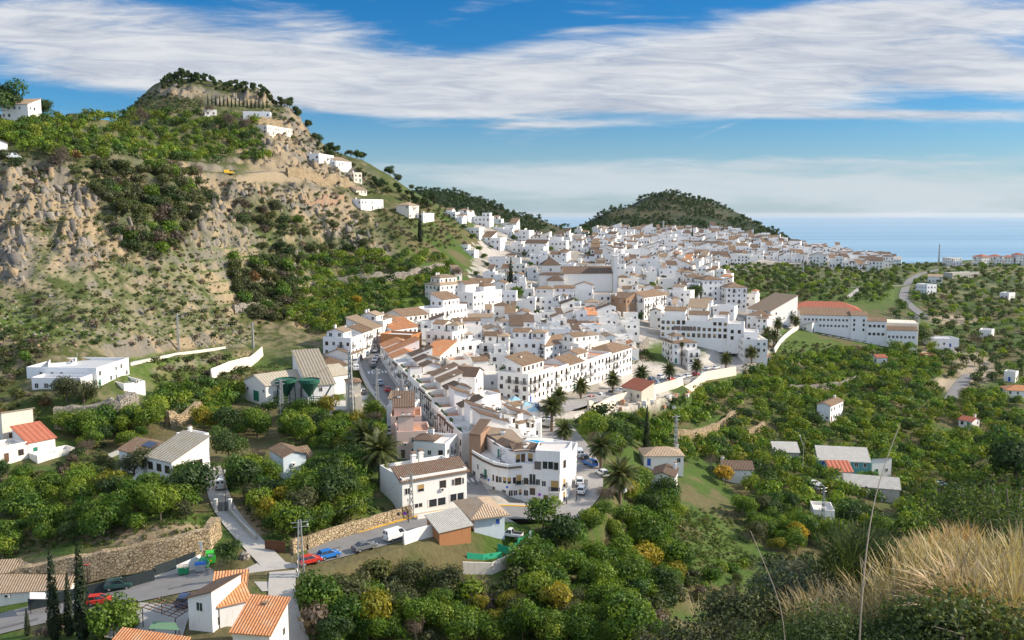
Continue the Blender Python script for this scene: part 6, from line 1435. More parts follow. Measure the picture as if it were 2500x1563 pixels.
def mk_palm(r, hgt, nf, L, gold=True):
    V = []; Q = []; C = []
    def strip(p0, p1, p2, p3, c): i = len(V); V.extend([p0,p1,p2,p3]); Q.append([i,i+1,i+2,i+3]); C.append(c)
    for k in range(nf):
        az = 2.399963*k + r.uniform(-.15,.15); el = math.radians(80 - 115*(k/nf)**0.9 + r.uniform(-6,6)); LL = L*r.uniform(.85,1.1)
        p = np.array([0,0,hgt]); d = np.array([math.cos(az)*math.cos(el), math.sin(az)*math.cos(el), math.sin(el)]); side = np.array([-math.sin(az), math.cos(az), 0])
        base = np.array([(0.045,0.065,0.02),(0.075,0.095,0.03),(0.11,0.12,0.045)][k % 3]) if k < nf*.88 else np.array((0.22,0.16,0.08))
        ns = 11; step = LL/ns
        for s in range(ns):
            d2 = d + np.array([0,0,-.085 - .05*s/ns]); d2 /= np.linalg.norm(d2); e = p + d2*step; f = (s+.6)/ns
            up = np.cross(side, d2); w = .05*(1-f)+.02
            strip(p-side*w, p+side*w, e+side*w*.8, e-side*w*.8, base*1.5)
            ln = LL*.22*math.sin(math.pi*min(1,f*.85+.16))**.7
            for sg in (-1,1):
                for q in (0.1,0.42,0.75):
                    b = p + (e-p)*q; tip = b + side*sg*ln*.8 + d2*ln*.55 - np.array([0,0,ln*.32]) + r.normal(size=3)*.03
                    strip(b - d2*.06, b + d2*.06, tip + d2*.02, tip - d2*.02, base*r.uniform(.75,1.35))
            p, d = e, d2
    if gold:
        for k in range(6):
            az = k*1.05; 
            for s in range(14):
                b = np.array([math.cos(az)*.5, math.sin(az)*.5, hgt-.5]); tip = b + r.normal(size=3)*.28 + np.array([math.cos(az)*.5, math.sin(az)*.5, -.45]); w = np.array([.05,.05,0]); strip(b-w, b+w, tip+w*.8, tip-w*.8, np.array((.55,.25,.03)))
    mb = MB(); prof = []
    nseg = int(hgt/.35)
    for k in range(nseg+1):
        z = -0.5 + (hgt+.4)*k/nseg; rr = .30 - .06*k/nseg + (.025 if k % 2 else 0) + (.16 if k >= nseg-3 else 0); prof.append((rr, z))
    mb.lathe(prof, 9); 
    return (mb.mesh('trunk', mat('palm_bark', (0.17,0.125,0.085), .95, var=.35, vscale=5)), np_mesh('crown', np.array(V), np.array(Q), LEAF, np.array(C)))
kind('palm_tree', 3, lambda r, i: mk_palm(r, [4.2,5.4,4.8][i], 62, 3.0, i != 1))
kind('fan_palm', 1, lambda r, i: mk_palm(r, 9.0, 40, 1.3, False))
kind('shrub', 6, lambda r, i: mk(r, 700, 1.0, 1.25, 0.05, [P_SCRUB,P_OLIVE,P_DARK,P_SCRUB,P_AVO,P_OLIVE][i], .125, .7, .05, nl=6, lobe=.55))
kind('dry_shrub', 3, lambda r, i: mk(r, 420, 1.0, 1.2, 0.05, [P_GREY,P_RUST,P_GREY][i], .15, .7, .05, nl=6, lobe=.55))
kind('agave', 1, lambda r, i: mk_agave(r)) if False else None

class Circles:
    def __init__(s, c=8.0): s.c = c; s.g = {}
    def add(s, x, y, r):
        for i in range(int((x-r)//s.c), int((x+r)//s.c)+1):
            for j in range(int((y-r)//s.c), int((y+r)//s.c)+1): s.g.setdefault((i,j), []).append((x,y,r))
    def free(s, x, y, r):
        for i in range(int((x-r)//s.c), int((x+r)//s.c)+1):
            for j in range(int((y-r)//s.c), int((y+r)//s.c)+1):
                for a, b, q in s.g.get((i,j), ()):
                    if (a-x)**2 + (b-y)**2 < (q+r)**2: return False
        return True
SOLID = Circles()
for name, hw, P in ROADPATH:
    for p in resample(P, 1.5): SOLID.add(p.x, p.y, hw)
def tree(kd, X, Y, sc=1.0, name=None, label=None, cat='tree', group=None, var=None, zs=None, sink=0.1, noun='tree', desc=None, z=None):
    v = TREES[kd]; tr, cr = v[random.randrange(len(v)) if var is None else var % len(v)]
    o = empty(name or kd, (X, Y, (gz(X, Y) if z is None else z) - sink), random.uniform(0, 6.28)); o.scale = (sc, sc, sc*(zs or 1))
    child('trunk', tr, o); child('crown', cr, o); put(o, label, cat, group)
    if not label: THINGS.append((o, desc, noun))
    return o
def scatter(poly, rmin, nmax, pad, seed, ymin=100, tries=12, clump=0.0):
    """points on the ground seen inside a photo outline, kept apart from each other and from what is built"""
    rs = random.Random(seed); xs = [p[0] for p in poly]; ys = [p[1] for p in poly]; own = Circles(6.0); out = []; miss = 0
    while len(out) < nmax and miss < tries*60:
        x, y = rs.uniform(min(xs), max(xs)), rs.uniform(min(ys), max(ys))
        if not inpoly(poly, [x], [y])[0]: continue
        p = gp(x, y, ymin)
        if clump and vnoise(np.array([p.x/22]), np.array([p.y/22]), seed)[0] + rs.uniform(-.2,.2) < clump: miss += .3; continue
        if not own.free(p.x, p.y, rmin*0.5) or not SOLID.free(p.x, p.y, pad): miss += 1; continue
        own.add(p.x, p.y, rmin*0.5); out.append((p.x, p.y)); miss = max(0, miss - 2)
    return out
# ---------------------------------------------------------------- vehicles and small things
RUB = mat('tyre_rubber', (.02,.02,.02), .9); RIM = mat('wheel_rim', (.45,.45,.46), .35, .6); LIGHT = mat('headlight_glass', (.7,.7,.68), .15); TAIL = mat('tail_light_red', (.35,.015,.015), .3); CARG = mat('car_glass', (.02,.025,.03), .06, spec=.8)
PAINT = {n: mat('paint_'+n, c, .28, 0.0, coat=.6, spec=.5) for n, c in dict(white=(.74,.75,.76), red=(.52,.035,.025), blue=(.02,.17,.52), silver=(.45,.46,.47), black=(.025,.026,.03), grey=(.14,.15,.16), green=(.02,.07,.065), navy=(.025,.045,.12), lightblue=(.30,.42,.52), yellow=(.75,.45,.02)).items()}
def _wheel():
    mb = MB(); n = 14
    for (r0, y0), (r1, y1) in (((.0,-.1),(.19,-.11)),):
        pass
    def disc(r0, r1, y, mi, fl):
        for k in range(n):
            a, b = 2*math.pi*k/n, 2*math.pi*(k+1)/n; q = [(r0*math.cos(a),y,r0*math.sin(a)),(r1*math.cos(a),y,r1*math.sin(a)),(r1*math.cos(b),y,r1*math.sin(b)),(r0*math.cos(b),y,r0*math.sin(b))]
            if r0 < 1e-6: q = q[1:] if fl else [q[0], q[1], q[2]]
            mb.face(q if fl else q[::-1], mi)
    disc(.0,.20,-.09,1,True); disc(.20,.32,-.1,0,True); disc(.0,.32,.1,0,False)
    for k in range(n):
        a, b = 2*math.pi*k/n, 2*math.pi*(k+1)/n; mb.face([(.32*math.cos(a),.1,.32*math.sin(a)),(.32*math.cos(b),.1,.32*math.sin(b)),(.32*math.cos(b),-.1,.32*math.sin(b)),(.32*math.cos(a),-.1,.32*math.sin(a))], 0)
    return mb.mesh('wheel', RUB, RIM)
WHEEL = _wheel()
SPEC = {  # length, width, lower-body outline (x, z), cabin base x0 x1, cabin roof x0 x1, belt z, roof z, wheel x
 'hatchback': (3.95,1.70,[(-1.97,.32),(-1.97,.78),(-1.88,.98),(.95,.96),(1.72,.80),(1.95,.62),(1.97,.30)],(-1.85,1.02),(-1.45,.15),.95,1.47,(-1.2,1.22)),
 'saloon': (4.45,1.74,[(-2.2,.34),(-2.2,.80),(-2.05,.95),(-1.3,.97),(1.0,.94),(1.95,.78),(2.2,.6),(2.22,.30)],(-1.55,1.1),(-.85,.2),.94,1.43,(-1.35,1.35)),
 'suv': (4.3,1.80,[(-2.1,.42),(-2.12,.95),(-2.02,1.08),(.95,1.06),(1.85,.95),(2.12,.75),(2.14,.40)],(-2.0,1.05),(-1.75,.25),1.05,1.66,(-1.3,1.32)),
 'van': (4.9,1.90,[(-2.42,.38),(-2.44,1.2),(-2.40,1.35),(1.1,1.28),(2.05,1.02),(2.4,.75),(2.44,.36)],(-2.4,1.35),(-2.3,.75),1.25,2.05,(-1.5,1.55)),
 'pickup': (4.8,1.78,[(-2.4,.45),(-2.4,.98),(-.45,.98),(1.0,1.0),(2.1,.92),(2.38,.72),(2.4,.42)],(-.5,1.15),(-.38,.35),.98,1.66,(-1.5,1.5))}
def _car(kd):
    L, Wd, out, cb, cr, zb, zr, wx = SPEC[kd]; w = Wd/2; mb = MB(); n = len(out)
    rings = [[(x, y*w*k, z) for x, z in out] for y, k in ((-1,.94),(-1,1.0))] 
    prof = [(-1.0*w, .0), (-w*.97, .05)]
    lo = [(x*.985, -w, z) for x, z in out]; inn = [(x, -w*.9, z + (.0)) for x, z in out]; lo2 = [(x*.985, w, z) for x, z in out]; inn2 = [(x, w*.9, z) for x, z in out]
    cz = sum(z for x, z in out)/n
    side = [(x*.975, -w, cz + (z-cz)*.86) for x, z in out]; side2 = [(x, -y, z) for x, y, z in side]
    mb.face(side); mb.face(side2[::-1])
    for i in range(n):
        j = (i+1) % n
        mb.face([inn[i], inn[j], side[j], side[i]][::1]); mb.face([inn2[j], inn2[i], side2[i], side2[j]]); mb.face([inn[j], inn[i], inn2[i], inn2[j]])
    wb, wt_ = w*.90, w*.72
    A = [(cb[0],-wb,zb),(cb[1],-wb,zb),(cb[1],wb,zb),(cb[0],wb,zb)]; T = [(cr[0],-wt_,zr),(cr[1],-wt_,zr),(cr[1],wt_,zr),(cr[0],wt_,zr)]
    solid = kd == 'van'
    mb.prism([(p[0], p[1]) for p in T], zr-.05, zr+.015)
    for k in range(4): mb.tube([A[k], (T[k][0],T[k][1],zr-.02)], .05, 4)
    if not solid:
        for sy in (-1,1):
            x = (cb[0]+cb[1])/2 - .1; mb.tube([(x, sy*wb, zb), (x+(cr[0]+cr[1]-cb[0]-cb[1])*.3, sy*wt_, zr)], .04, 4)
    g = MB(); f = .99
    a = [(x*f, y*f, z) for x, y, z in A]; t = [(x*f, y*f, z-.03) for x, y, z in T]
    if solid:
        mb.face([A[0], (cb[1]-1.15,-wb,zb), (cr[1]-.85,-wt_,zr), T[0]]); mb.face([(cb[1]-1.15,wb,zb), A[3], T[3], (cr[1]-.85,wt_,zr)]); mb.face([A[3], A[0], T[0], T[3]])
        g.face([(cb[1]-1.15,-wb*f,zb), a[1], t[1], (cr[1]-.85,-wt_*f,zr-.03)]); g.face([a[2], (cb[1]-1.15,wb*f,zb), (cr[1]-.85,wt_*f,zr-.03), t[2]]); g.face([a[1], a[2], t[2], t[1]]); g.face([(cb[0]-.02,.15,zb+.2),(cb[0]-.02,.7,zb+.2),(cb[0]+.05,.65,zr-.2),(cb[0]+.05,.15,zr-.2)][::-1]); g.face([(cb[0]-.02,-.7,zb+.2),(cb[0]-.02,-.15,zb+.2),(cb[0]+.05,-.15,zr-.2),(cb[0]+.05,-.65,zr-.2)][::-1])
    else:
        for k in range(4): g.face([a[k], a[(k+1)%4], t[(k+1)%4], t[k]])
    if kd == 'pickup': mb.box(-2.38,-.55,-w*.8,w*.8,.99,1.0,1) 
    hl = MB(); fx = out[-1][0]; hl.box(fx-.12, fx-.01, -.17, .17, -.08, .08); tl = MB(); tl.box(-.03,.02,-.1,.1,-.15,.15)
    return (mb.mesh('body', PAINT['white'], IRON), g.mesh('window', CARG), hl.mesh('headlight', LIGHT), tl.mesh('tail_light', TAIL), out, wx, w, zb)
CARS = {k: _car(k) for k in SPEC}
def car(kd, col, X, Y, rz, label=None, z=None, group='parked cars', noun='car', desc=None, far=False):
    body, gl, hl, tl, out, wx, w, zb = CARS[kd]; root = empty('parked_van' if kd == 'van' else ('pickup_truck' if kd == 'pickup' else 'parked_car'), (X, Y, (gz(X, Y) + .16 if z is None else z)), rz)
    b = child('body', body, root); b.material_slots[0].link = 'OBJECT'; b.material_slots[0].material = PAINT[col]
    child('window', gl, root)
    for x in wx:
        child('wheel', WHEEL, root, (x, -w*.9, .32)); child('wheel', WHEEL, root, (x, w*.9, .32), (0,0,math.pi))
    if not far:
        for s in (-1,1): child('headlight', hl, root, (-.02, s*w*.66, .68)); child('tail_light', tl, root, (out[1][0], s*w*.76, .78))
    put(root, label, {'van':'van','pickup':'pickup truck'}.get(kd, 'car'), group)
    if not label: THINGS.append((root, desc, noun))
    SOLID.add(X, Y, 2.0); return root
def heading(X, Y):
    best = None
    for name, hw, P in ROADPATH:
        for a, b in zip(P[:-1], P[1:]):
            d = (a.x-X)**2 + (a.y-Y)**2
            if best is None or d < best[0]: best = (d, math.atan2(b.y-a.y, b.x-a.x), a.z)
    return best[1], best[2]
def park_at(px_, py_, kd, col, label, off=0.0, flip=False, noun='car', desc=None, far=False, free=False, group='parked cars'):
    p = gp(px_, py_); h, z = heading(p.x, p.y); h = off if free else h + off
    return car(kd, col, p.x, p.y, h + (math.pi if flip else 0), label, (gz(p.x, p.y) + (.05 if free else .20)), group, noun, desc, far)
park_at(757,1378,'hatchback','red','bright red hatchback parked at the roadside beside the lattice pylon'); park_at(803,1364,'hatchback','blue','bright blue hatchback parked just ahead of the red one'); park_at(890,1344,'saloon','grey','dark grey saloon parked below the white van'); park_at(968,1318,'van','white','white van parked by the stepped yard wall')
park_at(290,1440,'suv','green','dark green car parked before the dark screen fence'); park_at(243,1477,'hatchback','red','dark red car half hidden by the bright green roadside tree'); park_at(452,1478,'suv','navy','dark blue car parked beside the stepped orange roofs',1.3); park_at(536,1192,'van','white','white van on the lane above the gate'); park_at(1246,1312,'pickup','white','white pickup parked before the pale blue hut',2.8,free=True)
PL = []
def line(pts, cols, kd, base, end, first, seed=1):
    pass
st_r = [(927,941,'suv','lightblue'),(946,957,'hatchback','red'),(956,968,'hatchback','black'),(965,977,'saloon','black'),(973,986,'hatchback','navy'),(980,994,'saloon','black'),(987,1003,'hatchback','navy'),(1012,1031,'suv','white'),(1020,1041,'hatchback','lightblue'),(1029,1050,'hatchback','black'),(1036,1060,'van','white'),(1048,1074,'hatchback','lightblue'),(1057,1084,'saloon','black'),(1066,1094,'hatchback','red'),(1077,1104,'hatchback','white'),(1087,1114,'saloon','white'),(1100,1128,'suv','navy'),(1118,1147,'hatchback','black')]
CN = dict(white='white', red='dark red', blue='blue', silver='silver', black='black', grey='grey', green='green', navy='navy blue', lightblue='pale blue', yellow='yellow')
ORD = ['first','second','third','fourth','fifth','sixth','seventh','eighth','ninth','tenth','eleventh','twelfth','thirteenth','fourteenth','fifteenth','sixteenth','seventeenth','eighteenth','nineteenth','twentieth']
KN = dict(hatchback='hatchback', saloon='saloon', suv='tall car', van='van', pickup='pickup')
for k, (x, y, kd, col) in enumerate(st_r[::-1]): park_at(x, y, kd, col, f'{CN[col]} {KN[kd]}, {ORD[k]} up from the junction in the street row', group='cars parked along the street')
for k, (x, y, kd, col) in enumerate([(868,905,'van','white'),(868,897,'suv','white'),(867,889,'van','white'),(911,899,'hatchback','green'),(911,891,'hatchback','silver'),(915,883,'saloon','white'),(920,876,'hatchback','white'),(917,860,'saloon','white'),(896,868,'hatchback','lightblue'),(879,878,'hatchback','black'),(945,1062,'hatchback','white'),(948,1052,'hatchback','lightblue'),(886,962,'hatchback','grey'),(928,1003,'hatchback','black')]):
    park_at(x, y, kd, col, None, noun='car', desc=f'{CN[col]} {KN[kd]} at the street head', group='cars at the street head')
for x, y, kd, col, lab, off in [(1392,1100,'hatchback','navy','dark blue car on the parking street under the overhanging palm',0),(1403,1108,'saloon','black','black saloon between the dark blue car and the white van',0),(1414,1116,'van','white','white van parked on the parking street',0),(1428,1126,'hatchback','black','black hatchback next down from the parking street van',0),(1441,1139,'suv','blue','vivid blue car on the parking street',.5),(1470,1162,'hatchback','white','white car below the vivid blue car, beside the palm',.4),(1415,1184,'suv','white','upper of two white cars standing in mid street by the corner block',0),(1421,1205,'suv','white','lower of two white cars standing in mid street by the corner block',0),(1507,1204,'hatchback','white','white car under the dark-trunked palm',1.2),(1320,1004,'hatchback','navy','dark blue car at the promenade corner',1),(1330,1030,'hatchback','silver','silver car under the tall slim palm, upper',1),(1332,1042,'van','silver','silver van under the tall slim palm, lower',1),(1298,1000,'van','lightblue','blue and white truck by the corner planter',1.2)]:
    park_at(x, y, kd, col, lab, off, group='cars on the parking street')
pr_ = [(1420,985,'saloon','silver'),(1445,977,'hatchback','red'),(1470,971,'hatchback','white'),(1495,963,'hatchback','grey'),(1518,958,'saloon','white'),(1545,950,'saloon','white'),(1582,945,'hatchback','silver'),(1606,938,'hatchback','lightblue'),(1621,935,'hatchback','silver'),(1637,931,'hatchback','red'),(1614,925,'suv','white'),(1664,926,'hatchback','white'),(1680,922,'hatchback','white'),(1698,918,'hatchback','red'),(1714,916,'saloon','white'),(1725,904,'saloon','white'),(1747,902,'saloon','white'),(1590,930,'hatchback','navy'),(1565,936,'hatchback','black')]
for k, (x, y, kd, col) in enumerate(sorted(pr_)): park_at(x, y, kd, col, f'{CN[col]} {KN[kd]}, {ORD[k]} from the left along the promenade', group='cars on the promenade', far=True)
for k in range(13):
    x = np.interp(k, [0,12],[1822,1862]); y = np.interp(k, [0,6,12],[872,830,790]); col = ['white','silver','white','navy','white','red','white','silver','white','lightblue','white','silver','white'][k]
    park_at(x, y, 'hatchback', col, f'{CN[col]} car, {ORD[k]} up in the line parked along the palm street', group='cars along the palm street', far=True)
for k, (x, y, kd, col, lab) in enumerate([(2296,1188,'suv','white','white tall car parked in an orchard clearing at the right'),(1988,1186,'suv','white','white jeep parked beside the farm sheds'),(2003,1196,'hatchback','silver','silver car among clutter below the farm jeep'),(560,426,'van','yellow','yellow van parked on the hill track'),(34,388,'van','white','white van on the left skyline slope'),(1540,880,'hatchback','lightblue','pale blue car on the bank left of the villa'),(1912,772,'van','white','white van at the upper end of the palm street'),(1930,795,'hatchback','silver','silver car by the sports hall palms'),(1915,800,'hatchback','navy','navy car by the sports hall palms')]):
    park_at(x, y, kd, col, lab, .4, free=True, group='cars in the valley', far=True)
# recycling corner
def bins():
    def base(px_, py_, rz): p = gp(px_, py_); p.z = gz(p.x, p.y) + .16; return p, rz
    G1 = mat('bin_green', (.02,.25,.11), .5); G2 = mat('bank_green', (.05,.42,.05), .5); G3 = mat('igloo_green', (.05,.33,.15), .5); GY = mat('bin_grey', (.38,.40,.41), .5); LB = mat('lid_blue', (.02,.15,.50), .5)
    def wheelie(px_, py_, rz, m, lid, lab, w=1.75, d=1.15, h=1.3):
        p, rz = base(px_, py_, rz); root = empty('waste_container', p, rz); mb = MB(); a, b = w/2, d/2; t = .86
        mb.face([(-a*t,-b*t,.15),(a*t,-b*t,.15),(a,-b,h),(-a,-b,h)]); mb.face([(a*t,-b*t,.15),(a*t,b*t,.15),(a,b,h),(a,-b,h)]); mb.face([(a*t,b*t,.15),(-a*t,b*t,.15),(-a,b,h),(a,b,h)]); mb.face([(-a*t,b*t,.15),(-a*t,-b*t,.15),(-a,-b,h),(-a,b,h)]); mb.box(-a-.05,a+.05,-b-.05,b+.05,h-.12,h,0); mb.build('body', root, m)
        l = MB(); n = 7
        for k in range(n):
            t0, t1 = math.pi*k/n, math.pi*(k+1)/n; l.face([(-a-.03,-b*1.03*math.cos(t0),h+.02+.36*math.sin(t0)),(a+.03,-b*1.03*math.cos(t0),h+.02+.36*math.sin(t0)),(a+.03,-b*1.03*math.cos(t1),h+.02+.36*math.sin(t1)),(-a-.03,-b*1.03*math.cos(t1),h+.02+.36*math.sin(t1))])
        for s in (-1,1): l.face([(s*(a+.03),-b*1.03*math.cos(math.pi*k/n),h+.02+.36*math.sin(math.pi*k/n)) for k in range(n+1)][::s])
        l.build('lid', root, lid)
        for sx in (-1,1):
            for sy in (-1,1): w_ = MB(); w_.tube([(sx*a*.7-.04,sy*b*.7,.09),(sx*a*.7+.04,sy*b*.7,.09)], .09, 8); w_.build('wheel', root, RUB)
        lb = MB(); lb.box(a*.25,a*.65,-b-.075,-b-.055,h-.1,h-.01); lb.build('sticker', root, FRAME); put(root, lab, 'waste container', 'containers at the recycling corner')
    wheelie(449,1404,.25,G1,mat('lid_sand', (.46,.42,.34), .6),'green wheeled waste container with pale lid, nearest the road'); wheelie(490,1397,.25,GY,LB,'grey waste container with bright blue lid',1.7,1.1,1.25)
    p, rz = base(498,1385,0); ig = empty('bottle_bank', p); mb = MB(); mb.lathe([(.85,0),(.95,.5),(.92,.9),(.75,1.35),(.42,1.62),(0,1.72)], 18); mb.build('body', ig, G3, smooth=True); h_ = MB(); h_.lathe([(.97,.42),(.97,.55)], 18); h_.box(-.2,.2,-.86,-.8,1.05,1.25); h_.build('band', ig, FRAME); put(ig, 'green dome bottle bank behind the blue-lidded container', 'bottle bank')
    p, rz = base(515,1374,.3); cb = empty('clothes_bank', p, .3); mb = MB(); mb.prism([(-.75,-.65),(.75,-.65),(.75,.65),(-.75,.65)], 0, 1.75); mb.face([(-.75,-.65,1.75),(.75,-.65,1.75),(.75,.1,2.05),(-.75,.1,2.05)]); mb.face([(-.75,.1,2.05),(.75,.1,2.05),(.75,.65,1.75),(-.75,.65,1.75)]); mb.face([(.75,-.65,1.75),(.75,.65,1.75),(.75,.1,2.05)]); mb.face([(-.75,.65,1.75),(-.75,-.65,1.75),(-.75,.1,2.05)]); mb.build('body', cb, G2); s = MB(); s.box(-.4,.4,-.69,-.655,1.15,1.5); s.build('hatch', cb, FRAME); s = MB(); s.box(-.15,.15,-.69,-.655,.3,.6); s.build('label_plate', cb, YEL); put(cb, 'bright green clothes bank beside the oleander bush', 'clothes bank')
    p, rz = base(483,1362,.1); sg = empty('notice_board', p, .1); mb = MB(); mb.box(-.8,.8,-.04,.04,.9,2.7); mb.build('panel', sg, FRAME)
    for s in (-1,1): q = MB(); q.tube([(s*.7,.1,-.3),(s*.7,.1,2.6)], .05, 5); q.build('post', sg, STEEL)
    put(sg, 'blank white notice board behind the recycling corner', 'notice board')
    p = gp(597,1362); r = np.random.default_rng(3); mb = MB(); mb.lathe([(.9,-.3),(1.0,.2),(.75,.75),(.35,1.05),(0,1.1)], 9); o = mb.build('boulder', None, STONEG, loc=p); put(o, 'lone grey boulder at the mouth of the lane', 'boulder')
    p = gp(672,1347); gt = MB()
    for k in range(14): gt.box(-1.9+k*.28,-1.86+k*.28,-.02,.02,-.2,1.9)
    gt.box(-1.9,1.9,-.03,.03,1.85,1.95); gt.box(-1.9,1.9,-.03,.03,-.1,0); gt.box(-1.88,1.88,.03,.04,0,1.85); o = gt.build('rusty_gate', None, mat('rust', (.16,.075,.04), .9, var=.4, vscale=3), loc=p, rot=(0,0,-.2)); put(o, 'rusty brown metal gate at the orchard corner', 'gate')
    p = gp(545,1250); gt = MB(); gt.box(-1.7,-.05,-.03,.03,.05,1.9); gt.box(.05,1.7,-.03,.03,.05,1.9); o = gt.build('lane_gate', None, mat('gate_grey', (.16,.16,.16), .7), loc=p, rot=(0,0,.1)); put(o, 'dark double gate across the concrete lane', 'gate')
    for x, lab in ((528,'left white pillar of the lane gate'),(563,'right white pillar of the lane gate')): q = gp(x,1250); mb = MB(); mb.box(-.25,.25,-.25,.25,-.5,2.4); mb.box(-.32,.32,-.32,.32,2.4,2.5); o = mb.build('gate_pillar', None, WHITE, loc=q); put(o, lab, 'pillar', 'pillars of the lane gate')
bins()
# builders' yard
rs = random.Random(31); PAL = [mat('pallet_brick', (.42,.24,.15), .9, var=.2), mat('pallet_sand', (.55,.48,.38), .9, var=.2), FRAME, mat('pallet_grey', (.35,.35,.35), .9, var=.2)]
for k in range(44):
    x, y = (rs.uniform(1500,1650), rs.uniform(968,1003)) if k < 32 else (rs.uniform(1590,1680), rs.uniform(960,985)); p = gp(x, y)
    if not SOLID.free(p.x, p.y, .2): continue
    m = rs.randrange(4); root = empty('goods_pallet', p, rs.uniform(0,3)); mb = MB(); h = rs.uniform(.5,1.3); w = rs.uniform(.5,.75)
    mb.box(-w,w,-.55,.55,.13,.13+h); mb.box(-w*.8,w*.7,-.5,.4,.13+h,.13+h+rs.uniform(.1,.3)); mb.build('load', root, PAL[m]); q = MB()
    for yy in (-.5,0,.4): q.box(-w,w,yy,yy+.1,0,.12)
    q.build('pallet', root, MATS['weathered_timber']); put(root, None, 'pallet', "pallets in the builder's yard"); THINGS.append((root, ['stack of reddish bricks','stack of sandy blocks','white wrapped goods','stack of grey blocks'][m] + ' on a pallet', 'pallet'))
# roof parasol-like skylights behind the corner block
for k, (x, y) in enumerate([(1258,1022),(1284,1036),(1302,1050)]):
    p = gp(x, y); root = empty('glass_roof_lantern', (p.x, p.y, p.z + 5.2), .3); mb = MB(); a = 1.5
    mb.box(-a,a,-a,a,-6,.3); mb.build('base', root, WHITE); q = MB()
    for i in range(4):
        c = [(-a,-a),(a,-a),(a,a),(-a,a)]; q.face([(*c[i],.32),(*c[(i+1)%4],.32),(0,0,1.3)])
    q.build('glass_pyramid', root, mat('pale_blue_glass', (.30,.50,.56), .2)); put(root, f'pale blue glass pyramid skylight, {["upper","middle","lower"][k]} of three behind the corner block', 'skylight', 'glass pyramid skylights')
# ---------------------------------------------------------------- planting
for x, y, r in FOOT: SOLID.add(x, y, r)
# single named trees
for (px_, py_), v, sc, lab, mk_ in [
  ((930,1185),0,1.75,'largest date palm with drooping crown beside the pink terrace house','the big date palms'), ((893,1150),2,1.6,'date palm with orange fruit stalks just behind the largest palm',None),
  ((1347,1055),1,1.35,'tall slim date palm at the upper end of the parking street','the tall slim palm'), ((1378,1092),0,1.1,'date palm overhanging the lower parking street wall',None),
  ((1365,1005),0,1.1,'date palm behind the tall slim palm by the promenade corner',None), ((1467,1145),0,1.3,'bushy date palm over parked cars on the parking street',None),
  ((1513,1230),0,1.55,'large dark-trunked date palm by the foot of the parking street','the dark-trunked palm'), ((1418,985),2,1.2,'palm in front of the promenade row, first from the yard wall',None),
  ((1496,967),2,1.2,'palm by the promenade wall above the builder yard',None), ((1566,950),2,1.2,'palm on the promenade beside the villa bank, nearest the yard shed',None), ((1634,935),0,1.15,'palm on the promenade just below the villa',None),
  ((1700,920),0,1.1,'palm on the promenade right of the villa',None), ((1772,908),2,1.15,'palm where the promenade turns up the palm street',None), ((1835,888),0,1.2,'palm at the bottom of the palm street wall',None),
  ((1868,862),1,1.2,'palm halfway up the palm street wall',None), ((1872,838),0,1.2,'palm third up the palm street wall',None), ((1898,822),1,1.2,'slim palm before the sports hall ramp',None), ((1930,800),1,1.2,'slim palm left of the sports hall school wing',None), ((1925,772),1,1.3,'tall slim palm at the upper end of the palm street',None), ((1943,806),0,1.1,'palm by the sports hall railing',None), ((1888,848),2,1.2,'bushy palm on the wall above the orchard',None)]:
    p = gp(px_, py_); tree('palm_tree', p.x, p.y, sc, label=lab, cat='palm tree', group='date palms of the village', var=v); SOLID.add(p.x, p.y, 1.2)
    if mk_: MARKS.append(((p.x, p.y, p.z+5), mk_))
p = gp(1664,893); tree('fan_palm', p.x, p.y, 1.0, label='tall fan palm on bare trunk in front of the villa', cat='palm tree')
for (px_, py_), sc, zs, v, lab, mk_ in [
  ((135,1563),1.15,1.15,0,'left of the two tallest cypresses by the roadside houses','the tall roadside cypresses'), ((203,1560),1.35,1.02,1,'right and bushier of the two tallest roadside cypresses',None), ((171,1552),.95,.95,2,'short cypress between the two tall roadside cypresses',None),
  ((240,1545),.5,.95,0,'thin young cypress right of the tall roadside pair',None), ((68,1552),.55,.75,1,'small cypress left of the tall roadside pair',None), ((1578,1105),1.25,1.05,2,'dark cypress standing alone in the orchard below the yard','the lone orchard cypress'),
  ((1026,592),1.75,1.0,1,'tallest cypress on the hillside above the upper houses','the hillside cypress'), ((1247,700),1.5,1.0,0,'right and taller of the cypress pair inside the village','the village cypresses'), ((1240,704),.95,.85,2,'left and shorter of the cypress pair inside the village',None),
  ((1060,500),.9,1,0,'cypress on the skyline shoulder above the upper houses',None), ((1690,590),1.5,1,1,'dark cypress among the far ridge houses',None), ((560,1195),.42,.5,0,'yellow-green small cypress beside the lane gate pillar',None)]:
    p = gp(px_, py_); tree('cypress_tree', p.x, p.y, sc, label=lab, cat='cypress', group='cypresses', var=v, zs=zs); SOLID.add(p.x, p.y, .8)
    if mk_: MARKS.append(((p.x, p.y, p.z+6), mk_))
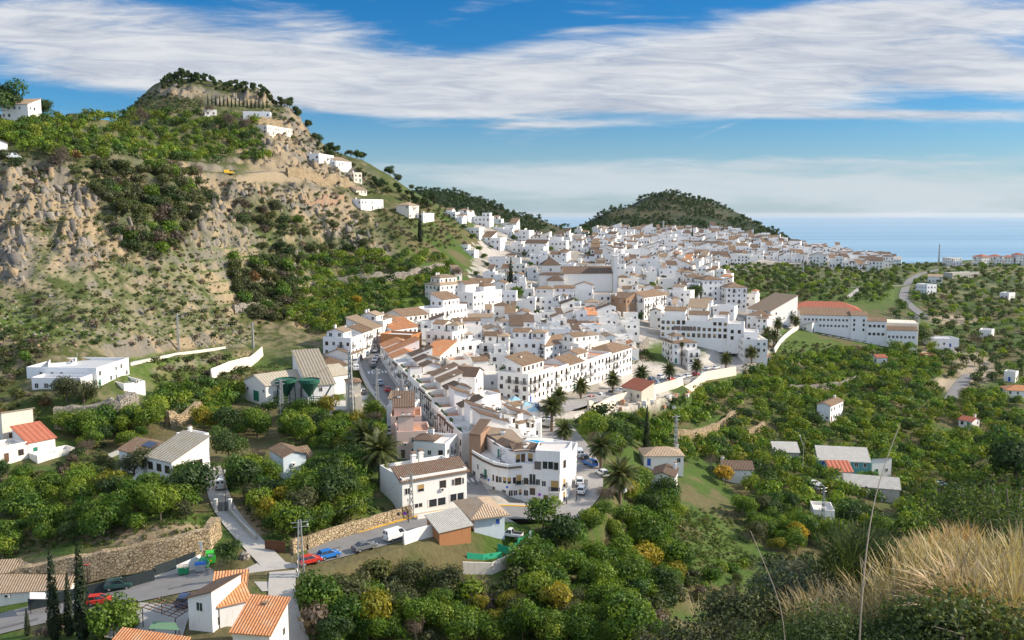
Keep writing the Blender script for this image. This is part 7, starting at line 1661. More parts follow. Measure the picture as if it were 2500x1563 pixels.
for k, (kd, px_, py_, sc, lab, mk_) in enumerate([
  ('golden_tree',1093,722,1.5,'golden-leaved tree left of the village steps','the golden trees'), ('golden_tree',1125,720,1.25,'golden-leaved tree nearest the village steps',None), ('bare_tree',1108,690,2.0,'big grey bare tree above the golden trees',None),
  ('golden_tree',875,745,1.0,'small golden bush on the green terraces',None), ('orchard_tree',1262,735,1.6,'round bright green tree under the village cypresses',None), ('bare_tree',345,312,2.6,'largest grey bare tree on the hill shoulder','the grey hill tree'), ('bare_tree',560,318,2.6,'grey bare tree left of the hilltop house',None),
  ('bare_tree',600,325,2.2,'grey bare tree below the hilltop house',None), ('bare_tree',505,285,1.9,'grey bare tree beside the cypress hedge on the hill',None), ('dark_tree',12,292,3.4,'tall tree on the skyline at the hill edge','the tall skyline tree'), ('dark_tree',107,278,1.7,'round dark tree on the skyline right of the white skyline house',None),
  ('olive_tree',330,1175,1.6,'thin-crowned grey tree in front of the two-tier house',None), ('dark_tree',560,1130,1.6,'grey-green willow beside the lane above the gate',None), ('dark_tree',470,1235,1.7,'dense dark tree right of the two-tier house stair',None), ('orchard_tree',278,1566,1.35,'bright green pine-like tree by the roadside forecourt',None),
  ('dark_tree',557,1376,.85,'round oleander bush by the lane mouth','the lane mouth bush'), ('olive_tree',842,1538,1.8,'very large olive-green tree below the parked red car','the very large olive tree'), ('olive_tree',1012,1448,1.3,'grey-green carob on the bank under the white van',None), ('olive_tree',1088,1472,1.4,'grey-green carob under the corrugated shed',None), ('olive_tree',985,1500,1.25,'grey-green tree left under the carobs',None),
  ('dark_tree',2480,1200,3.6,'big dark shadowed tree at the photo edge above the dry grass','the big dark tree'), ('dark_tree',2250,845,2.1,'large round tree right of the school','the large tree by the school'), ('bare_tree',2385,850,2.0,'brown bare round tree near the country road',None), ('bare_tree',2180,770,1.3,'brown bare tree on the far plain',None),
  ('bare_tree',2300,740,1.6,'brown bare tree on the far right plain',None), ('bare_tree',2210,950,1.5,'bare almond tree on the rocky bank',None), ('bare_tree',1450,1100,1.3,'bare tree by the parking street wall',None), ('bare_tree',1480,1230,1.0,'bare tree on the parking street pavement',None), ('bare_tree',1735,1150,1.2,'bare tree beside the farm sheds',None),
  ('golden_tree',1770,1185,1.3,'golden bush beside the farm cottage',None), ('bare_tree',150,420,2.4,'brown bare tree on the cliff edge',None), ('bare_tree',490,440,1.9,'brown bare tree under the hill track',None), ('olive_tree',165,985,1.6,'bright feathery tree below the flat white house',None), ('olive_tree',205,985,1.5,'dense feathery tree beside the flat white house wall',None), ('dark_tree',1715,720,2.1,'palm-like dark tree cluster by the twin apartment blocks',None), ('dark_tree',1690,740,2.0,'dark tree in the garden above the arcaded block',None)]):
    p = gp(px_, py_); tree(kd, p.x, p.y, sc, name=('tree' if kd in ('dark_tree','golden_tree') else None), label=lab, cat='tree'); SOLID.add(p.x, p.y, 1.2*sc)
    if mk_: MARKS.append(((p.x, p.y, p.z+3), mk_))
# pines along the hilltop skyline
rs = random.Random(5)
def skyline(x, y0, y1):
    """ground point that stands against the sky in the direction of photo column x"""
    s_, t_ = ray(x, 300); i, w = _col(s_); a = np.searchsorted(YG, y0); b = np.searchsorted(YG, y1); k = a + int(np.argmin(PY[i, a:b])); return Vector((s_*YG[k], YG[k], gz(s_*YG[k], YG[k])))
for k in range(120):
    x = rs.uniform(400, 505) if k < 60 else rs.uniform(515, 690); p = skyline(x, 480, 680); dy = rs.uniform(-16, 4)
    X, Y = p.x*(p.y+dy)/p.y, p.y+dy; tree('pine_tree', X, Y, rs.uniform(.5,.85)*(2.0 if k == 3 else 1), zs=rs.uniform(.8,1.5), sink=.9, cat='pine', group='pines on the hilltop', noun='hilltop pine', desc='dark pine on the hilltop skyline')
for k in range(16):
    x = 508 + k*9.6; p = gp(x, 258 + rs.uniform(-2,2) + k*.5, 300); tree('cypress_tree', p.x, p.y, .62, cat='cypress', group='cypress row on the hill', noun='row cypress', desc='slim dark cypress of the hill hedge row')
# skyline trees down the flank of the big hill
for k in range(60):
    x = rs.uniform(690, 1060); yl = np.interp(x, [690,750,800,850,900,950,1000,1060], [258,318,358,388,424,454,474,498]); p = skyline(x, 420, 680) if k % 2 else gp(x, yl + rs.uniform(6,26), 300)
    tree(rs.choice(['pine_tree','dark_tree','olive_tree']), p.x, p.y, rs.uniform(.7,1.25), name='flank_tree', cat='tree', group='trees down the flank of the hill', noun='flank tree', desc='dark green flank tree')

# orchards: nearest trees one by one, the rest as a mass
ORCH = [([(0,1175),(230,1200),(470,1240),(470,1272),(320,1305),(0,1375)], 4.4, 60, .42), ([(330,965),(560,950),(650,1010),(640,1075),(480,1060),(440,1030),(300,1100),(285,1050)], 4.0, 60, .25), ([(690,1015),(930,1025),(950,1110),(800,1100),(690,1080)], 3.8, 60, .2),
  ([(590,1150),(700,1150),(880,1150),(975,1180),(1000,1250),(760,1335),(690,1350),(600,1235)], 4.2, 90, .12), ([(1290,1275),(1450,1230),(1600,1180),(1640,1240),(1640,1330),(1660,1430),(1480,1400),(1300,1400)], 4.3, 70, .15),
  ([(1370,1015),(1560,1040),(1700,965),(1770,935),(2100,940),(2500,960),(2500,1260),(2200,1315),(2000,1290),(1900,1260),(1700,1140),(1560,1130),(1480,1110),(1400,1070)], 4.1, 760, .08), ([(1850,900),(1960,880),(2250,850),(2330,880),(2250,960),(1800,950)], 4.2, 200, .06),
  ([(1800,1240),(1900,1250),(2060,1335),(1960,1355),(1860,1340)], 4.4, 40, .1),
  ([(740,640),(1080,622),(1130,690),(1060,740),(960,770),(790,825),(700,790),(730,700)], 4.2, 380, .05), ([(0,320),(150,290),(520,275),(620,305),(660,392),(500,405),(250,392),(0,380)], 3.9, 800, .06), ([(180,1000),(330,1000),(300,1060),(200,1120),(150,1060)], 4, 20, .2),
  ([(560,1240),(640,1290),(620,1260)], 4, 3, 0), ([(440,1200),(500,1180),(490,1240),(430,1240)], 3.4, 8, .1), ([(690,1520),(900,1500),(1300,1490),(1560,1500),(1600,1575),(700,1575)], 3.4, 70, .05), ([(1240,1400),(1480,1400),(1660,1440),(1600,1490),(1300,1480)], 3.6, 40, .15)]
cand = []
for k, (poly, rm, nm, cl_) in enumerate(ORCH):
    for (x, y) in scatter(poly, rm*.88, int(nm*1.4), 2.3, 300 + k, clump=cl_): cand.append((x, y, k))
cand.sort(key=lambda c: math.hypot(c[0], c[1]))
NEAR_ORCH = cand[:292]; FAR_ORCH = cand[292:]
OD = {'orchard_tree':'round leafy green orchard tree','yellow_orchard_tree':'yellow-tinged orchard tree','dark_tree':'dark green orchard tree','olive_tree':'grey-green olive tree','bare_tree':'bare grey fruit tree'}
for x, y, k in NEAR_ORCH:
    kd = rs.choices(['orchard_tree','yellow_orchard_tree','dark_tree','olive_tree','bare_tree'], [.68,.20 if x > 40 else .08,.08,.05,.02])[0]; sc = rs.choice([rs.uniform(.6,1.0), rs.uniform(.9,1.3), rs.uniform(1.1,1.55)])*(1.1 if k in (3,4) else 1)
    tree(kd, x, y, sc, name='orchard_tree', cat='orchard tree', group='orchard trees of the valley', zs=rs.uniform(.8,1.25), noun='orchard tree', desc=OD[kd]); SOLID.add(x, y, 1.0)
for x, y in scatter([(1130,560),(1300,590),(1500,600),(1640,660),(1680,790),(1300,800),(1150,760),(1160,660)], 9, 60, .6, 600, ymin=250) + scatter([(1000,930),(1040,830),(1300,810),(1550,820),(1540,880),(1300,960)], 9, 24, .5, 601):
    kd = rs.choice(['orchard_tree','dark_tree','orchard_tree','olive_tree']); tree(kd, x, y, rs.uniform(.55,.95), name='garden_tree', cat='tree', group='garden trees among the houses', noun='garden tree', desc={'orchard_tree':'leafy green','dark_tree':'dark green','olive_tree':'grey-green'}[kd] + ' garden tree'); SOLID.add(x, y, 1)
def mass(name, pts, label, cat, pals, n=150, rad=2.4, hgt=3.6, leaf=.42, base=.6, sc=(.75,1.15), seed=1, nl=6, mats=None):
    """many small far plants as one body of foliage"""
    r = np.random.default_rng(seed); VV = []; QQ = []; CC = []; off = 0
    protos = [blob_crown(r, n, rad, hgt, base, pal=p, leaf=leaf, nl=nl) for p in pals for _ in range(3)]
    for x, y in pts:
        V, Q, c = protos[r.integers(len(protos))]; s = r.uniform(*sc); a = r.uniform(0, 6.28); ca, sa = math.cos(a)*s, math.sin(a)*s
        W_ = np.empty_like(V); W_[:, 0] = V[:, 0]*ca - V[:, 1]*sa + x; W_[:, 1] = V[:, 0]*sa + V[:, 1]*ca + y; W_[:, 2] = V[:, 2]*s*r.uniform(.85,1.1) + gz(x, y) - .15
        VV.append(W_); QQ.append(Q + off); off += len(V); CC.append(c*r.uniform(.75,1.3))
    if not VV: return
    o = child(name, np_mesh(name, np.concatenate(VV), np.concatenate(QQ), mats or LEAF, np.concatenate(CC)), None); put(o, label, cat, None, 'stuff'); return o
mass('distant_orchard', [(x, y) for x, y, k in FAR_ORCH], 'mass of green orchard trees farther up the slopes and across the valley', 'orchard', [P_AVO, P_AVO, P_DARK + [P_AVO[1]], P_YEL[:2] + P_AVO], n=260, leaf=.36, sc=(.95,1.5))
far = []
for k, (poly, rm, nm, cl_) in enumerate([([(2200,720),(2500,660),(2500,960),(2330,950),(2300,900),(2250,850),(2180,800)], 6.5, 700, .18), ([(1690,665),(1800,650),(1960,648),(2190,668),(2160,740),(1960,740),(1860,740),(1740,690)], 6.0, 420, .22), ([(2170,645),(2500,650),(2500,668),(2260,700),(2180,700)], 9, 120, .3), ([(1560,650),(1640,640),(1700,660),(1640,672)], 7, 20, .1)]):
    far += scatter(poly, rm, nm, 2.5, 340 + k, clump=cl_, ymin=300)
mass('distant_scrub', far, 'far orchards and scrub on the coastal plain towards the sea', 'scrub', [P_AVO, P_DARK + [P_AVO[1]], P_OLIVE, P_DARK], n=120, leaf=.6, rad=2.8, seed=4)
# the wooded hills behind
hillp = []
for k, (poly, rm, nm, cl_) in enumerate([([(1010,465),(1100,465),(1190,485),(1260,505),(1330,560),(1290,585),(1180,545),(1060,520)], 4.6, 1500, .05), ([(1190,488),(1250,498),(1390,555),(1350,575),(1280,560)], 9, 110, .5), ([(1370,585),(1480,510),(1560,475),(1680,468),(1800,520),(1890,570),(1960,598),(1900,600),(1700,570),(1480,575)], 5.2, 1100, .46), ([(1560,472),(1700,470),(1760,500),(1600,500)], 9, 80, .2), ([(1350,590),(1480,560),(1480,575),(1420,600)], 7, 60, .0), ([(1750,570),(1900,565),(1960,598),(1880,598)], 8, 110, .05)]):
    hillp += scatter(poly, rm, nm, 1.0, 360 + k, clump=cl_, ymin=700)
mass('hill_woodland', hillp, 'pine woods scattered over the two hills before the sea', 'woodland', [P_PINE, P_PINE, P_DARK], n=80, rad=3.0, hgt=6.5, leaf=.8, base=.3, sc=(.35,1.35), seed=6)

# scrub on the rocky slopes: larger bushes one by one, the rest as a mass
SCR = [([(0,420),(250,420),(500,430),(620,600),(700,760),(620,830),(300,850),(130,840),(0,900)], 3.0, 520, .40, 1.0), ([(240,400),(480,420),(520,520),(380,640),(300,600),(230,500)], 2.4, 420, .0, 2.3), ([(520,440),(870,470),(1060,560),(1060,610),(740,640),(720,720),(640,690),(600,560)], 2.4, 620, .12, 2.0), ([(560,640),(700,650),(740,760),(640,800),(580,760)], 2.4, 220, .05, 2.2),
  ([(640,240),(760,330),(860,400),(960,470),(900,480),(760,430),(680,330)], 3.2, 150, .2, 1.7), ([(380,225),(500,250),(480,280),(280,285),(330,245)], 3.0, 150, .0, 2.3), ([(0,800),(120,830),(130,900),(260,980),(120,1020),(0,1060)], 2.6, 70, .25, 1.3), ([(380,880),(560,860),(640,900),(560,940),(380,940)], 2.6, 40, .4, 1.0), ([(0,380),(130,380),(250,395),(280,430),(120,450),(0,430)], 2.8, 50, .1, 1.7), ([(980,480),(1100,510),(1140,600),(1070,610),(1040,520)], 2.6, 110, .0, 1.9)]
sc_ = []
for k, (poly, rm, nm, cl_, f) in enumerate(SCR):
    for (x, y) in scatter(poly, rm, nm, 1.0, 400 + k, clump=cl_, ymin=170): sc_.append((x, y, f))
BANK = [([(690,1500),(760,1450),(900,1420),(1100,1430),(1250,1415),(1450,1425),(1640,1440),(1620,1563),(720,1563)], 2.4, 190, .0, 1.9), ([(1060,1370),(1250,1350),(1300,1420),(1060,1420)], 2, 20, 0, .9), ([(60,1500),(330,1490),(400,1563),(0,1563)], 2.2, 16, .3, .9), ([(200,1080),(290,1100),(260,1200),(30,1170)], 2.4, 26, .1, 1.2), ([(1660,1420),(1900,1360),(2050,1360),(1900,1420),(1700,1480)], 3, 50, .1, 1.3), ([(1870,830),(2100,850),(2180,885),(2000,890),(1880,870)], 3.2, 60, .3, 1.3), ([(1440,850),(1530,830),(1600,880),(1500,890)], 2.6, 26, .2, 1.0)]
for k, (poly, rm, nm, cl_, f) in enumerate(BANK):
    for (x, y) in scatter(poly, rm, nm, 1.2, 430 + k, clump=cl_, ymin=95): sc_.append((x, y, f))
sc_ = [(x, y, f*rs.uniform(.55,1.25)) for x, y, f in sc_]; sc_.sort(key=lambda c: -c[2]/math.hypot(c[0], c[1]))
for x, y, f in sc_[:285]:
    dry = rs.random() < (.10 if y < 170 else .16); v = rs.randrange(6); kd = 'dry_shrub' if dry else 'shrub'; v = v % 3 if dry else v
    dn = ['grey twiggy','rust-brown dry','pale grey dry'][v] if dry else ['olive-brown','grey-green','dark green','scrubby green','leafy bright green','silvery green'][v]
    tree(kd, x, y, f*1.35, name='bush', cat='bush', group='bushes on the slopes', var=v, noun='bush', desc=f'{dn} rounded bush', zs=rs.uniform(.8,1.2))
mass('hillside_scrub', [(x, y) for x, y, f in sc_[285:]], 'low scrub bushes scattered over the rocky hillside', 'scrub', [P_SCRUB, P_OLIVE, P_DARK, P_GREY], n=90, rad=1.15, hgt=1.5, leaf=.26, base=.05, sc=(.6,1.6), seed=8)
tuf = []
for k, (poly, rm, nm, cl_) in enumerate([([(0,430),(250,430),(560,560),(700,760),(600,840),(130,850),(0,900)], 1.5, 1700, .2), ([(560,560),(760,640),(700,770),(600,740)], 1.6, 250, .2), ([(0,1040),(260,1120),(470,1240),(0,1370)], 1.5, 160, .3), ([(600,1230),(700,1340),(640,1330)], 1.5, 40, .3)]):
    tuf += scatter(poly, rm, nm, .6, 460 + k, clump=cl_, ymin=130, tries=20)
mass('grass_tussocks', tuf, 'dry tussocks and low herbs between the rocks of the hillside', 'grass', [P_SCRUB, [(0.22,0.19,0.09),(0.30,0.25,0.13)], [(0.10,0.15,0.03),(0.14,0.19,0.04)]], n=26, rad=.6, hgt=.6, leaf=.22, base=.02, sc=(.6,1.4), seed=9, nl=3)
md = []
for k, (poly, rm, nm) in enumerate([([(1640,1235),(1720,1260),(1840,1370),(1760,1400),(1690,1400),(1660,1330)], 1.1, 420), ([(1870,830),(2110,850),(2200,890),(2000,900),(1870,880)], 1.8, 380), ([(1430,845),(1530,830),(1610,880),(1500,895)], 1.4, 200), ([(620,900),(740,880),(700,940),(620,960)], 1.5, 60), ([(380,880),(600,860),(640,930),(420,960)], 1.3, 300), ([(0,1250),(460,1250),(520,1290),(330,1320),(0,1390)], 1.1, 420), ([(590,1240),(720,1340),(980,1245),(900,1240)], 1.0, 260), ([(1500,1240),(1900,1240),(2050,1330),(1700,1330)], 1.4, 400), ([(1370,1020),(2300,950),(2400,1240),(1700,1140)], 2.6, 900)]):
    md += scatter(poly, rm, nm, .4, 480 + k, ymin=130, tries=20)
mass('meadow_grass', md, 'uneven tufts of grass and weeds on the valley floor and banks', 'grass', [[(0.07,0.11,0.02),(0.10,0.14,0.03)], [(0.10,0.12,0.03),(0.16,0.15,0.06)], [(0.05,0.085,0.018),(0.08,0.11,0.025)]], n=26, rad=.75, hgt=.55, leaf=.22, base=.0, sc=(.5,1.5), seed=10, nl=3)
# loose rock and outcrops on the slopes
def rocks(name, pts, label, sc, tall, seed):
    r = np.random.default_rng(seed); VV = []; QQ = []; CC = []; off = 0; protos = []
    for k in range(12):
        bm = bmesh.new(); q = r.uniform(-1, 1, (15, 3)); q[:, :2] *= 1 - .35*np.abs(q[:, 2:3])
        for p_ in q: bm.verts.new(p_)
        bmesh.ops.convex_hull(bm, input=bm.verts[:]); bmesh.ops.delete(bm, geom=[v_ for v_ in bm.verts if not v_.link_faces], context='VERTS'); bmesh.ops.triangulate(bm, faces=bm.faces[:]); bm.verts.index_update()
        v = np.array([x.co[:] for x in bm.verts]); f = np.array([[y.index for y in x.verts] for x in bm.faces]); bm.free(); protos.append((v, f))
    pal = np.array([(0.21,0.19,0.165),(0.28,0.25,0.21),(0.33,0.25,0.155),(0.15,0.14,0.125)])
    for x, y in pts:
        v, f = protos[r.integers(12)]; s_ = r.uniform(*sc)*r.uniform(.5,1.3); a = r.uniform(0, 6.28); h = s_*r.uniform(*tall); c, s2 = math.cos(a), math.sin(a)
        W_ = np.stack([(v[:,0]*c - v[:,1]*s2)*s_ + x, (v[:,0]*s2 + v[:,1]*c)*s_*r.uniform(.6,1.1) + y, v[:,2]*h + gz(x, y) - h*.38], 1)
        VV.append(W_); QQ.append(f + off); off += len(v); ck_ = fbm(np.array([x/9]), np.array([y/9]), 2, 5)[0]; CC.append(np.broadcast_to(pal[int(np.clip((ck_-.3)*8 + r.uniform(-.7,.7), 0, 3))]*r.uniform(.85,1.12), (len(f), 3)))
    o = child(name, np_mesh(name, np.concatenate(VV), np.concatenate(QQ), attr_mat('rock_'+name, 'tint', bump=.8, bscale=2.2, var=.35, vscale=1.6), np.concatenate(CC)), None); put(o, label, 'rocks', None, 'stuff')
rk = []
for k, (poly, nm) in enumerate([([(0,640),(250,620),(420,680),(640,820),(600,845),(130,850),(0,860)], 1100), ([(0,430),(250,430),(320,600),(300,660),(0,650)], 420), ([(450,430),(700,560),(740,700),(640,740),(480,600)], 360), ([(640,260),(760,350),(900,470),(760,440),(680,330)], 220)]):
    rk += scatter(poly, 1.3, nm, .5, 500 + k, clump=.35, ymin=170, tries=20)
rocks('loose_rocks', rk, 'loose grey and ochre rocks strewn over the dry hillside', (.35,1.1), (.6,1.0), 3)
ck = []
for k, (cx_, cy_, rx_, ry_) in enumerate(ROCKS): ck += scatter([(cx_+rx_*.95*math.cos(t), cy_+ry_*.95*math.sin(t)) for t in np.linspace(0, 6.2, 9)], 2.6, int(rx_*ry_/140), .5, 520 + k, ymin=200)
rocks('crag_rocks', ck, 'jagged grey and ochre crags standing out of the cliffs', (.8,2.2), (1.0,2.6), 4)
# ---------------------------------------------------------------- the slope at the photographer's feet
def blades(name, spots, hgt, wid, pal, label, lean=0.5, droop=0.55, plume=0.0, seed=1, nseg=4, z0=None):
    r = np.random.default_rng(seed); n = len(spots); X = np.array([s[0] for s in spots]); Y = np.array([s[1] for s in spots]); Z = np.array([gz(x, y) for x, y in spots]) - .02
    h = hgt*r.uniform(.55, 1.25, n); az = r.uniform(0, 6.28, n); ln = lean*r.uniform(.2, 1.3, n)
    d = np.stack([np.cos(az)*ln, np.sin(az)*ln, np.ones(n)], 1); d /= np.linalg.norm(d, axis=1, keepdims=True)
    p = np.stack([X, Y, Z], 1); side = np.stack([-np.sin(az + r.uniform(-1,1,n)), np.cos(az), np.zeros(n)], 1); pal = np.array(pal); c = pal[r.integers(0, len(pal), n)]*r.uniform(.75, 1.3, n)[:, None]
    VV = [p - side*wid*.5, p + side*wid*.5]; QQ = []; CC = []
    out = np.stack([np.cos(az), np.sin(az), np.zeros(n)], 1)
    for s in range(nseg):
        f = (s+1)/nseg; p = p + d*(h/nseg)[:, None]; d = d + out*(droop*ln*.45)[:, None] + np.array([0,0,-droop*.32*f]); d /= np.linalg.norm(d, axis=1, keepdims=True)
        w = wid*(1-f*.75)*.5 + (plume*math.sin(math.pi*min(1,max(0,(f-.5)*2)))*.5 if plume else 0)
        VV += [p - side*w, p + side*w]
    V = np.stack(VV, 1).reshape(-1, 3); k = 2*(nseg+1); base = np.arange(n)*k
    for s in range(nseg): QQ.append(np.stack([base+2*s, base+2*s+1, base+2*s+3, base+2*s+2], 1)); CC.append(c*(1+.0*s))
    o = child(name, np_mesh(name, V, np.concatenate(QQ), DRY, np.concatenate(CC)), None); put(o, label, 'grass', None, 'stuff'); return o
rs = random.Random(91)
def spots(poly, n, y0, y1, clump=0.0, sc=1.2, seed=2):
    """ground points nearer than the brow, seen inside a photo outline"""
    out = []; t = 0
    while len(out) < n and t < n*40:
        t += 1; x = rs.uniform(min(p[0] for p in poly), max(p[0] for p in poly)); Y = rs.uniform(y0, y1); s = (x - CX)/F/1.0; X = s*Y; z = gz(X, Y); q = pix(X, Y, z)
        if not inpoly(poly, [q[0]], [q[1]])[0]: continue
        if clump and vnoise(np.array([X*sc]), np.array([Y*sc]), seed)[0] < clump: continue
        out.append((X, Y))
    return out
STRAW = [(0.46,0.36,0.19),(0.38,0.29,0.14),(0.54,0.45,0.27),(0.30,0.23,0.12)]; GOLD = [(0.40,0.28,0.12),(0.46,0.34,0.17),(0.36,0.26,0.12)]; GRN = [(0.06,0.09,0.02),(0.10,0.13,0.03),(0.05,0.08,0.03)]
blades('dry_grass', spots([(2080,1500),(2200,1430),(2500,1380),(2560,1563),(2150,1563)], 5200, 5.6, 10.0, .34, 2.4), .46, .0038, STRAW, 'sheaves of pale dry grass on the slope in front', .34, .65, .0085, 1)
blades('dry_grass', spots([(1750,1540),(1900,1450),(2160,1400),(2200,1563),(1700,1563)], 4200, 5.6, 10.0, .32, 2.0), .42, .0036, STRAW, 'thin pale dry grass stems left on the near slope', .5, .8, .005, 2)
blades('dry_grass', spots([(2170,1400),(2330,1375),(2420,1380),(2350,1440),(2200,1440)], 1500, 8.6, 11.5, .36, 1.8), .46, .0042, GOLD, 'golden feathery dry grass clump at the brow', .35, .6, .009, 3)
blades('green_grass', spots([(1600,1563),(1900,1460),(2500,1380),(2560,1563)], 5200, 3.2, 10.0), .16, .007, GRN, 'short green grass and herbs on the near slope', .9, .8, 0, 4)
blades('arching_grass', spots([(2310,1500),(2420,1480),(2440,1563),(2320,1563)], 420, 6.0, 6.9), .62, .0045, STRAW, 'arching tuft of dry plumed grass near the right corner', .7, 1.2, .014, 5)
blades('dry_grass', spots([(1780,1563),(1850,1430),(2180,1400),(2200,1563)], 420, 5.6, 7.4, .3, 2.2), .52, .0042, STRAW, 'scattered bleached stems rising through the near shrubs', .35, .5, .004, 6)
def bush(px_, py_, Y, rad, hgt, pal, leaf, n, lab, name='front_shrub', stems=14, seed=1, asp=.5):
    s, t = ray(px_, py_); X = s*Y; z = gz(X, Y); r = np.random.default_rng(seed); root = empty(name, (X, Y, z - .03))
    V, Q, c = blob_crown(r, n, rad, hgt, .02, pal=pal, leaf=leaf, nl=12, lobe=.45, inner=.5, jit=1.2); child('foliage', np_mesh('foliage', V, Q, LEAF, c), root)
    mb = MB()
    for k in range(stems):
        a = r.uniform(0, 6.28); q = Vector((math.cos(a)*rad*r.uniform(.3,1), math.sin(a)*rad*r.uniform(.3,1), hgt*r.uniform(.6,1.15))); mb.tube([(0,0,0), tuple(q*.5 + Vector((0,0,.05))), tuple(q)], rad*.012, 4, r1=rad*.005)
    mb.build('stems', root, BARK); put(root, lab, 'shrub'); return root
PG = [(0.040,0.068,0.018),(0.062,0.102,0.024),(0.11,0.15,0.045),(0.03,0.05,0.016)]; PS = [(0.10,0.13,0.085),(0.075,0.105,0.06),(0.13,0.155,0.105)]
bush(2120,1500,6.1,.60,.30,PG,.0135,24000,'dense dark green small-leaved shrub at the bottom of the near slope', seed=1)
bush(2290,1530,6.0,.50,.22,PG,.0135,18000,'low dark green shrub right of the dense small-leaved one', seed=2)
bush(1940,1520,6.6,.5,.26,PG,.015,14000,'dark shrub under the left dry stems', seed=3)
bush(1760,1545,6.8,.65,.38,[(0.05,0.06,0.03),(0.08,0.085,0.04),(0.04,0.05,0.02)],.018,12000,'grey-green bush at the left end of the near slope', seed=4)
bush(1960,1420,9.2,.62,.60,PS,.020,10000,'silvery leafed bush on the brow left of the fan palm', seed=5)
bush(1850,1450,8.6,.60,.50,[(0.05,0.07,0.03),(0.08,0.10,0.04)],.022,8000,'green bush on the brow left of the silvery one', seed=6)
bush(2470,1330,9.5,1.2,.75,PG,.022,12000,'dark rounded bush behind the grass at the right edge', seed=7)
bush(2440,1540,5.8,.55,.28,GRN,.022,3000,'low green herbs in the right bottom corner', seed=8)
def dwarf_palm(px_, Y, lab):
    s, t = ray(px_, 1380); X = s*Y; r = np.random.default_rng(12); V = []; Q = []; C = []
    for k in range(26):
        az = k*2.4; el = r.uniform(.35, 1.4); d = np.array([math.cos(az)*math.cos(el), math.sin(az)*math.cos(el), math.sin(el)]); L = r.uniform(.35,.6); b = d*L; side = np.cross(d, [0,0,1]); side /= np.linalg.norm(side)
        i = len(V); V += [tuple(-side*.006), tuple(side*.006), tuple(b + side*.005), tuple(b - side*.005)]; Q.append([i,i+1,i+2,i+3]); C.append((.10,.11,.04))
        up = np.cross(side, d)
        for f in range(15):
            a = (f-7)/7*1.45; dd = d*math.cos(a) + side*math.sin(a) + up*.12*abs(a); e = b + dd*.42*r.uniform(.85,1.05); w = np.cross(dd, up)*.011; m = b + dd*.2; i = len(V); V += [tuple(b), tuple(m - w), tuple(e), tuple(m + w)]; Q.append([i,i+1,i+2,i+3]); C.append(np.array((.045,.065,.022))*r.uniform(.7,1.7))
    root = empty('dwarf_fan_palm', (X, Y, gz(X, Y))); child('fronds', np_mesh('fronds', np.array(V), np.array(Q), LEAF, np.array(C)), root); put(root, lab, 'fan palm')
dwarf_palm(2085, 9.0, 'dwarf fan palm with spiky fronds on the brow, left plant'); dwarf_palm(2135, 9.4, 'dwarf fan palm with spiky fronds on the brow, right plant')
def stalk(pts, Y, r0, lab, side=()):
    P = [];
    for k, (x, y) in enumerate(pts): s, t = ray(x, y); yy = Y + .05*k; P.append(Vector((s*yy, yy, H + t*yy)))
    P[0].z = min(P[0].z, gz(P[0].x, P[0].y)) - .05
    Q = smooth_path(resample(P, .06), 6); root = empty('dry_stalk', P[0]); mb = MB(); mb.tube([q - P[0] for q in Q], r0, 6, r1=r0*.35); mb.build('stem', root, mat('dry_stalk_skin', (.36,.29,.21), .8, var=.3, vscale=20))
    for a, b in side:
        i = int(a*(len(Q)-1)); q = Q[i] - P[0]; m = MB(); m.tube([q, q + Vector(b)*.5 + Vector((0,0,.01)), q + Vector(b)], r0*.4, 5, r1=r0*.2); m.build('side_shoot', root, MATS['dry_stalk_skin'])
    put(root, lab, 'stalk', 'dry stalks on the near slope')
stalk([(2100,1563),(2103,1470),(2112,1370),(2124,1270),(2143,1180),(2170,1100),(2198,1035)], 4.2, .0062, 'tallest dry flower stalk, leaning right over the valley', ((.62,(.05,0,.13)),(.66,(-.02,0,.09))))
stalk([(1962,1563),(1910,1470),(1862,1370),(1832,1296)], 4.4, .0042, 'slender dry stalk leaning left over the near slope')
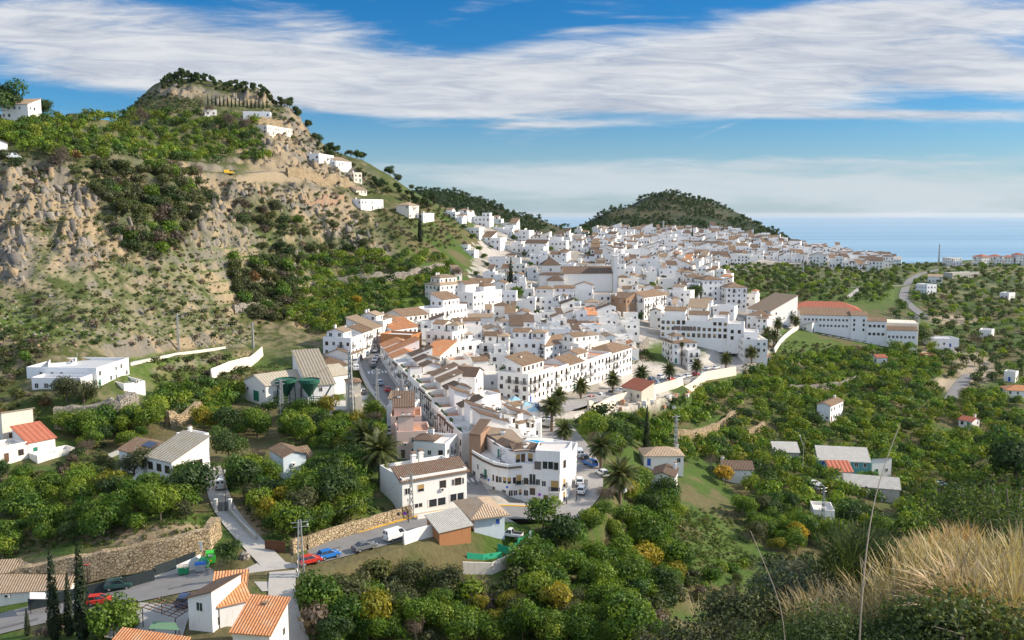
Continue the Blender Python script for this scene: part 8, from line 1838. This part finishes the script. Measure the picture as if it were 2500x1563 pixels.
for k, (x, y, h, lab) in enumerate([(2147,1420,.42,'upright dry stem just right of the tallest stalk'),(2180,1380,.5,'upright dry stem before the golden clump'),(2370,1330,.62,'thin dry stem above the golden clump'),(1870,1480,.4,'thin dry stem rising left of the tallest stalk'),(2440,1400,.55,'dark dry twig leaning across the right grass')]):
    Y = [5.2,6.5,7.5,5.5,4.6][k]; s, t = ray(x, y); X = s*Y; root = empty('dry_twig', (X, Y, gz(X, Y))); mb = MB(); lx = [.03,.02,.0,-.05,-.18][k]; mb.tube([(0,0,-.03),(lx*.4,0,h*.5),(lx,0,h)], .0045, 5, r1=.002); mb.build('stem', root, MATS['dry_stalk_skin']); hd = MB(); hd.lathe([(0,h),(.012,h+.008),(.010,h+.022),(0,h+.028)], 7, c=(lx,0)); hd.build('seed_head', root, BARK); put(root, lab, 'stem', 'dry stems with seed heads')
# ---------------------------------------------------------------- the air
def haze():
    m = bpy.data.materials.new('air'); m.use_nodes = True; nt = m.node_tree; nt.nodes.clear()
    v = N(nt, 'ShaderNodeVolumePrincipled'); v.inputs['Color'].default_value = (0.86, 0.93, 1.0, 1); v.inputs['Density'].default_value = 0.000009; v.inputs['Anisotropy'].default_value = 0.2
    out = N(nt, 'ShaderNodeOutputMaterial'); nt.links.new(v.outputs[0], out.inputs['Volume'])
    mb = MB(); mb.box(-70000, 100000, -300, 125000, -242, 178)
    o = mb.build('haze', None, m); put(o, kind='stuff', label='thin sea haze in the air over the whole valley', cat='haze')
haze()
# ---------------------------------------------------------------- labels: what stands where, told from the nearest landmark
def spoken(k):
    return ORD[k] if k < len(ORD) else f'{k+1}th'
def make_labels():
    bpy.context.view_layer.update()
    MK = [(pix(p[0], p[1], p[2]), ph) for p, ph in MARKS]; buckets = {}
    for o, d, noun in THINGS:
        l = o.location; q = pix(l.x, l.y, l.z + 2.5); best = min(MK, key=lambda m: math.hypot(m[0][0]-q[0], (m[0][1]-q[1])*1.4))
        dx, dy = q[0]-best[0][0], q[1]-best[0][1]; a = math.degrees(math.atan2(-dy, dx)) % 360
        w = ['right of','upper-right of','above','upper-left of','left of','lower-left of','below','lower-right of'][int((a + 22.5)//45) % 8]
        buckets.setdefault((best[1], w, noun), []).append((math.hypot(dx, dy), o, d))
    for (ph, w, noun), L in buckets.items():
        L.sort(key=lambda e: e[0])
        for k, (_, o, d) in enumerate(L):
            o['label'] = f'{d}, {spoken(k) if k else "nearest"} {w} {ph}'
make_labels()
